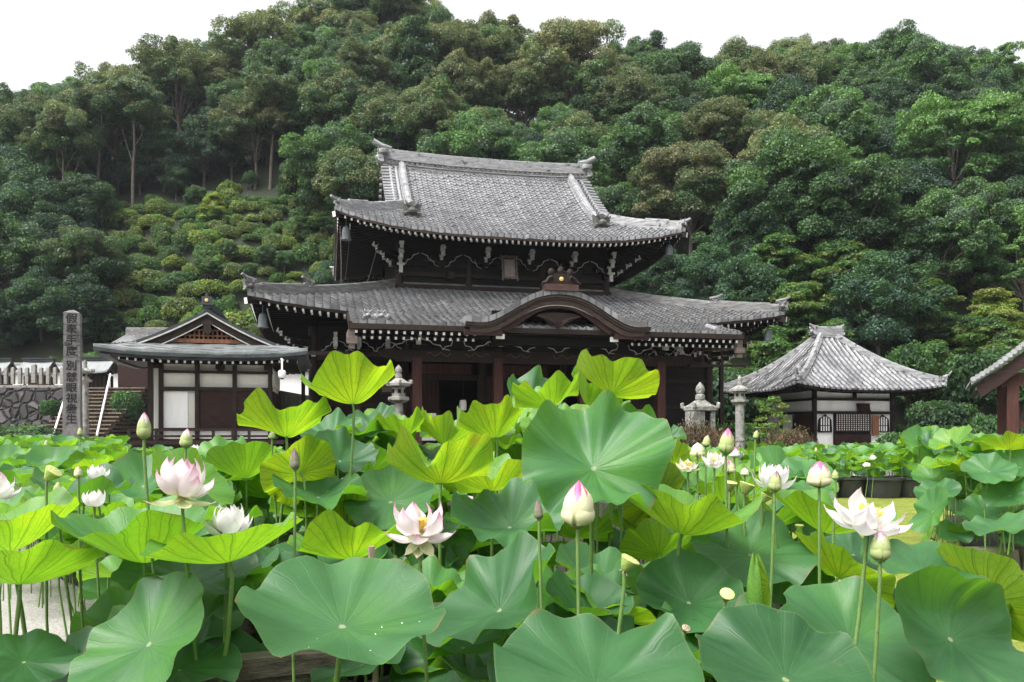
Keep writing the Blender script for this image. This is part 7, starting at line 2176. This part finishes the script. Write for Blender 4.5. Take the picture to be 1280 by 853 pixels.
# flowers far off
PINKS = [(1200, 556, 15.5, 'petal_rose', 'small pink lotus flower above the edge cluster, nearest the pavilion'), (1170, 560, 15.5, 'petal_rose', 'small pink lotus flower low before the shrubs right of the small hall'), (1091, 574, 17, 'petal_white', 'open white lotus flower before the small hall\'s white wall'), (244, 566, 7, 'petal_white', 'small white lotus flower below the shingled hall veranda'), (1083, 583, 17, 'petal_white', 'tiny white bud below the open white flower before the small hall')]
for i, (px, py, Y, mm, lab) in enumerate(PINKS):
    open_flower(lab, px, py, Y, 1.0 if Y > 8 else .8, (R(5), 0), 40 + i, mm, mm, [(5, 16, .9, mm), (6, 50, 1.0, mm)], show_pod=False, ground=.1)

# ------------------------------------------------------------------ the two far fields, tubs, planks, kerb
tubm = None
def tub(label, X, Y, s, group, hint=None):
    global tubm
    if tubm is None:
        mb = MB(); mb.lathe([(.30, 0), (.38, .02), (.44, .40), (.49, .42), (.49, .47), (.45, .47), (.43, .40), (0, .40)], n=24); a = mb.mesh('tub_wall', M['pot'], smooth=40)
        mb = MB(); mb.lathe([(.425, .405), (.425, .412), (0, .412)], n=24); tubm = (a, mb.mesh('mud_surface', M['mud'], smooth=40))
    t = thing('lotus_tub', label, 'tub', (X, Y, 0), 0, group); t.scale = (s, s, s)
    link('tub_wall', tubm[0], t); link('mud_surface', tubm[1], t)
FX = [1025, 1062, 1102, 1140]
for i, px in enumerate(FX):
    tub(f"black lotus tub, {ORD[i]} in the row before the small hall", (px - HX) / F * 18.2, 18.2 + .2 * (i % 2), 1.0, 'black lotus tubs along the lawn')
for px, Y, pos in ((330, 3.0, 'left of the big bottom leaf'), (560, 3.1, 'at the front centre'), (830, 3.2, 'below the dotted seed pod'), (420, 4.4, 'behind the cut stalk stub'), (660, 4.3, 'behind the slender dull bud')):
    tub(f"black mud-filled lotus tub in the shade under near leaves, {pos}", (px - HX) / F * Y, Y, .95, 'black lotus tubs under the near leaves')
# plank edging of the near bed
for i, (a, b, lab) in enumerate(((at(150, 838, 2.9), at(345, 766, 3.6), 'weathered plank edging low under the left leaves'), (at(215, 842, 2.75), at(420, 822, 3.0), 'weathered plank edging nearest the bottom edge under the left leaves'), (at(1262, 838, 3.4), at(1300, 842, 3.4), 'weathered plank edging at the bottom right corner'))):
    mb = MB(); mb.beam(a, b, .10, .07); mb.beam(a - Vector((0, -.02, .09)), b - Vector((0, -.02, .09)), .08, .10)
    tag(mb.build('plank_edging', M['wood_board']), lab, 'plank edging')
mb = MB(); mb.M = Matrix.Translation((5.6, 8.75, .1)) @ Matrix.Rotation(R(4), 4, 'Z')
for k in range(5): mb.box((-.6 + k * .95, (k % 2) * .02, .02 * (k % 3)), (.92, .30, .26), None, 0, .94)
tag(mb.build('stone_kerb', M['stone_moss']), 'mossy stone kerb edging the lotus bed at the right edge', 'kerb')
mb = MB(); mb.grid(np.array([[[5.0 + (Y - 8.85) * .48 + q, Y, .20 + .03 * math.sin(q * 5) * math.sin(Y * 4)] for Y in np.linspace(8.85, 12.5, 14)] for q in np.linspace(0, 4.5, 18)])); tag(mb.build('bed_soil', M['mud']), kind='structure')
for z, Y in ((.55, 8.6), (.95, 8.6), (.75, 12.0)):
    pass
rl = thing('bamboo_rail', 'low brown rail fence behind the left lotus leaves below the shingled hall', 'rail fence', (at(235, 600, 8.6).x, 8.6, 0))
mb = MB()
for z in (.82, .97): mb.tube([(-1.6, 0, z), (1.2, .05, z + .01)], .025, 6)
for x in (-1.4, -.5, .4, 1.1): mb.box((x, .03, .5), (.06, .06, 1.0))
mb.build('rail', M['wood_plank'], rl)

flat_sheet('bed_mud', [(-2.3, 1.8), (1.9, 1.8), (2.2, 5.0), (3.0, 9.0), (4.6, 17.0), (-12, 19.0), (-4.5, 8.0), (-2.4, 6.0)], .020, noisy('dark_bed_earth', (.012, .012, .008), (.035, .030, .021), 3, .9, .6))
# near rows of the two fields as single leaves, the rest as one mass
FIELD = []
FLD = []
templ = [blade_mesh(700 + k, 1.0, bowl=.15 + .07 * k, wave=.07 + .01 * k, nr=6, ns=30) for k in range(7)]
mbst = MB(); mbst.tube([(0, 0, 0), (.02, .02, .5), (0, 0, 1)], [.008, .007, .006], 5); stalk_me = mbst.mesh('stalk', M['stalk'], smooth=60)
g = random.Random(99)
cand = []
for _ in range(9000):
    left = g.random() < .5
    if left:
        Y = 6.2 + 12.5 * g.random() ** .8; px = g.uniform(-30, 345); X = (px - HX) / F * Y
        top = (1.0 + .30 * min(1, max(0, (Y - 6) / 9))) if px < 150 else 1.04; lowz = top - .42
        if abs(X + 12.6) < .45 and abs(Y - 23) < .5: continue
    else:
        Y = g.uniform(18.0, 25.5); px = g.uniform(845, 1330); X = (px - HX) / F * Y; top = 1.02 if px < 1130 else 1.25; lowz = .42
        if px < 935 and Y > 21: continue
    z = g.uniform(lowz, top)
    cand.append((Y, X, z, px, left))
acc = []
cell = {}
for (Y, X, z, px, left) in cand:
    key = (int(X / .5), int(Y / .5), int(z / .28)); ok = True
    for a in (-1, 0, 1):
        for b in (-1, 0, 1):
            for c_ in (-1, 0, 1):
                for (x2, y2, z2) in cell.get((key[0] + a, key[1] + b, key[2] + c_), ()):
                    if (X - x2) ** 2 + (Y - y2) ** 2 + ((z - z2) * 1.7) ** 2 < (.30 if left else .33) ** 2: ok = False
    if not ok: continue
    cell.setdefault(key, []).append((X, Y, z)); acc.append((Y, X, z, px, left))
acc.sort()
room = 8
near = acc[:max(0, room)]; far = acc[max(0, room):]
for (Y, X, z, px, left) in near:
    Rm = g.uniform(.15, .235)
    e = Matrix.Rotation(g.uniform(0, 2 * PI), 3, 'Z') @ Matrix.Rotation(g.uniform(0, .65), 3, 'X') @ Matrix.Rotation(g.uniform(0, 2 * PI), 3, 'Z')
    t = thing('lotus_leaf', None, 'lotus leaf', (X + g.uniform(-.05, .05), Y, .1), 0)
    o = link('leaf_blade', g.choice(templ), t); o.matrix_local = Matrix.Translation((0, 0, z - .1)) @ e.to_4x4() @ Matrix.Scale(Rm, 4); tn = g.choice([.1, .2, .3, .45, .6, .8, .95]); o['tone'] = tn
    s = link('stalk', stalk_me, t); s.scale = (1, 1, z - .1)
    LEAVES.append((t, Vector((X, Y, z)), Rm, tn, None, (e @ Vector((0, 0, 1))).dot((Vector((0, 0, CH)) - Vector((X, Y, z))).normalized())))
mass = {k: MB() for k in range(4)}
lo_leaf = [leaf_blade(800 + k, 1.0, bowl=.15 + .1 * k, wave=.09, nr=4, ns=18) for k in range(6)]
def lowmass():
    root = None
    for k in range(4):
        mb = MB()
        for i, (Y, X, z, px, left) in enumerate(far):
            if i % 4 != k: continue
            Rm = g.uniform(.15, .235)
            e = Matrix.Rotation(g.uniform(0, 2 * PI), 3, 'Z') @ Matrix.Rotation(g.uniform(0, .65), 3, 'X') @ Matrix.Rotation(g.uniform(0, 2 * PI), 3, 'Z')
            v, f, u = g.choice(lo_leaf)
            mm = Matrix.Translation((X, Y, z)) @ e.to_4x4() @ Matrix.Scale(Rm, 4)
            mb.add([mm @ Vector(p) for p in v], f, 0, u)
            mb.tube([(X, Y, 0.05), (X, Y, z)], .006, 3, 1, cap=False)
        if root is None:
            root = mb.build('lotus_foliage', [M['leaf'], M['stalk']], smooth=180); tag(root, 'mass of small far lotus leaves before the halls', 'lotus leaves', kind='stuff'); root['tone'] = .15
        else:
            o = mb.build('foliage_patch', [M['leaf'], M['stalk']], root, smooth=180); o['tone'] = (.15, .38, .6, .85)[k]
lowmass()
# buds standing in the far fields
for i, (px, py, Y) in enumerate(((100, 545, 11), (58, 560, 12), (1020, 566, 17.6))):
    closed_bud('small green bud standing in the ' + ['left lotus field just right of the inscribed pillar', 'left lotus field just left of the inscribed pillar', 'far right lotus field before the lattice door'][i], px, py, Y, .12, .07, 'sepal_green', 'sepal_green', seed=60 + i, ground=.1)

# ------------------------------------------------------------------ leave out repeats that the photo shows nothing of (wholly behind other things)
HIDDEN_LEAVES = [16,84,86,90,94,95,96,100,101,103,104,107,113,118,119,120,124,125,133,135,137,139,141,142,143,144,145,146,148,150,152,153,155,158,160,162,165,166,170,173,174,176,177,178,181,184,189,192,194,195,199,201,209,210,212,215,231,232,234,235,237,241,242,243,244,245,247,250,252,254,256,258,260,262,265,267,268,269,273,278,280,281,282,283,285,286,287,289,290,291,292,294,295,297,298,299,302,303,311,312,321,339,340,341,345,347,349,350,356,359,360,361,362,363,364,367,368,370,371,372,374,375,376,379,380,381,382,384,387,388,389,390,391,393,394,396,399,400,402,403,404,406,407,411,412,414,415,416,417,418,419,421]
HIDDEN_PLANTS = [18,20,21,41,44,48,53,56,58,59,60,68,71,74,78,79,81,85,87,88,89,91,95,97,99,100,101,102,103,104,105,108,110,113,115,116,117,122,124,128,129,130,136,137,139,140,142,144,147,148,152,156,159,161,162,163,164,165,167,168,172,173,174,175,176,180,181,186,188,190,191,195,197,198,200,201,207,209,210,213,214,216,217,220,221,223,225,229,232,236,239,240,241,244,247,248,250,253,254,260,265,266,268,270,271,272,273,274,275,276,277,278,279,280,281,282,283,284,285,286,287,288,289,290,291,292,293,294,295,296,297,298,299,301,303,304,305,306,307,308,309,310,311,312,313,314,315,316,317,318,319,320,321,322,323,324,325,326,327,328,329,330,331,336,343,344,348,349,350,353,354,356,360,363,365,366,369,373,375,377,383,387,391,392,394,396,397,399,400,401,402,403,404,408,413,415,426,427,430,432,434,436,439,443,444,446,453,456,457,458,460,465,468,469,470,471,472,477,479,480,482,483,484,486,487,489,490,493,494,496,500,501,505,507,508,509,510,513,515,516,518,519,529,531,532,533,536,537,539,540,543,546,548,551,552,555,556,560,563,564,568,571,580,588,592,597,599,600,606,612]
def drop(t):
    for c in list(t.children):
        for g_ in list(c.children): bpy.data.objects.remove(g_)
        bpy.data.objects.remove(c)
    bpy.data.objects.remove(t)
for lst_, hid_ in ((LEAVES, HIDDEN_LEAVES), (PLANTS, HIDDEN_PLANTS)):
    hid_ = set(hid_)
    for i_ in hid_: drop(lst_[i_][0])
    lst_[:] = [q for i_, q in enumerate(lst_) if i_ not in hid_]

# ------------------------------------------------------------------ labels for the leaves
MARKS = [(o, px, py) for o, px, py in FLOWERS]
LM = [(441, 490, 'slim lantern'), (528, 640, 'open pink-tipped flower'), (228, 598, 'large cup shaped flower'), (283, 642, 'white flower peeping over leaves'), (120, 588, 'half open white flower'), (1092, 635, 'open white flower with stamens'), (723, 632, 'large pink bud'), (1100, 683, 'plump green bud'), (180, 533, 'tall pointed green bud'), (232, 545, 'low green bud at the veranda'), (368, 575, 'dull bud by the disc'), (673, 638, 'slender dull bud'), (907, 553, 'green bud below the slim lantern'), (967, 597, 'opening white flower'), (1024, 592, 'pink and cream bud'), (789, 700, 'tipped seed pod'), (908, 740, 'dotted seed pod'), (858, 785, 'withered seed pod'), (950, 740, 'tall rolled leaf'), (60, 590, 'far left seed pod'), (465, 690, 'cut stalk stub'), (525, 500, 'left porch post'), (622, 500, 'second porch post'), (705, 440, 'curved gable'), (825, 480, 'right porch post'), (92, 520, 'inscribed pillar'), (270, 545, 'veranda'), (1060, 560, 'lattice door'), (985, 562, 'brown mound'), (1200, 551, 'edge cluster\'s pink flower'), (1240, 715, 'stone kerb'), (1145, 625, 'lawn'), (20, 800, 'bottom left corner'), (1270, 840, 'bottom right corner'), (640, 850, 'bottom edge centre')]
def describe_leaves():
    seen = {}
    for t, c, Rm, tone, hint, facing in LEAVES:
        px, py = to_px(c); rp = Rm * F / c.y
        size = 'huge' if rp > 110 else 'large' if rp > 75 else 'broad' if rp > 48 else 'medium' if rp > 30 else 'small' if rp > 18 else 'tiny'
        if facing < -.05: look = 'yellow-green leaf underside' if tone > .8 else 'green leaf underside' if tone > .4 else 'dark leaf underside'
        elif facing < .25: look = 'yellow-green cupped leaf seen edge-on' if tone > .7 else 'green leaf seen edge-on' if tone > .35 else 'dark green leaf seen edge-on'
        else: look = 'light green open leaf' if tone > .5 else 'mid green open leaf' if tone > .25 else 'dark blue-green open leaf'
        cand_ = sorted(LM, key=lambda q: (q[0] - px) ** 2 + ((q[1] - py) * 1.3) ** 2)
        done = False
        for rank in range(8):
            mx_, my_, nm = cand_[rank]
            dx, dy = px - mx_, py - my_
            d = 'just ' if math.hypot(dx, dy) < 26 else ''
            if abs(dx) > 1.6 * abs(dy): rel = 'left of' if dx < 0 else 'right of'
            elif abs(dy) > 1.6 * abs(dx): rel = 'above' if dy < 0 else 'below'
            else: rel = ('above ' if dy < 0 else 'below ') + ('left of' if dx < 0 else 'right of')
            lab = f"{size} {look} {d}{rel} the {nm}"
            if lab not in seen: done = True; break
        if not done:
            n = 2
            while f"{lab}, {ORD[min(n, 11) - 1]} there" in seen: n += 1
            lab = f"{lab}, {ORD[min(n, 11) - 1]} there"
        seen[lab] = 1
        t['label'] = lab; t['group'] = 'lotus leaves'
        t['category'] = 'lotus leaf'
label_plants()
describe_leaves()
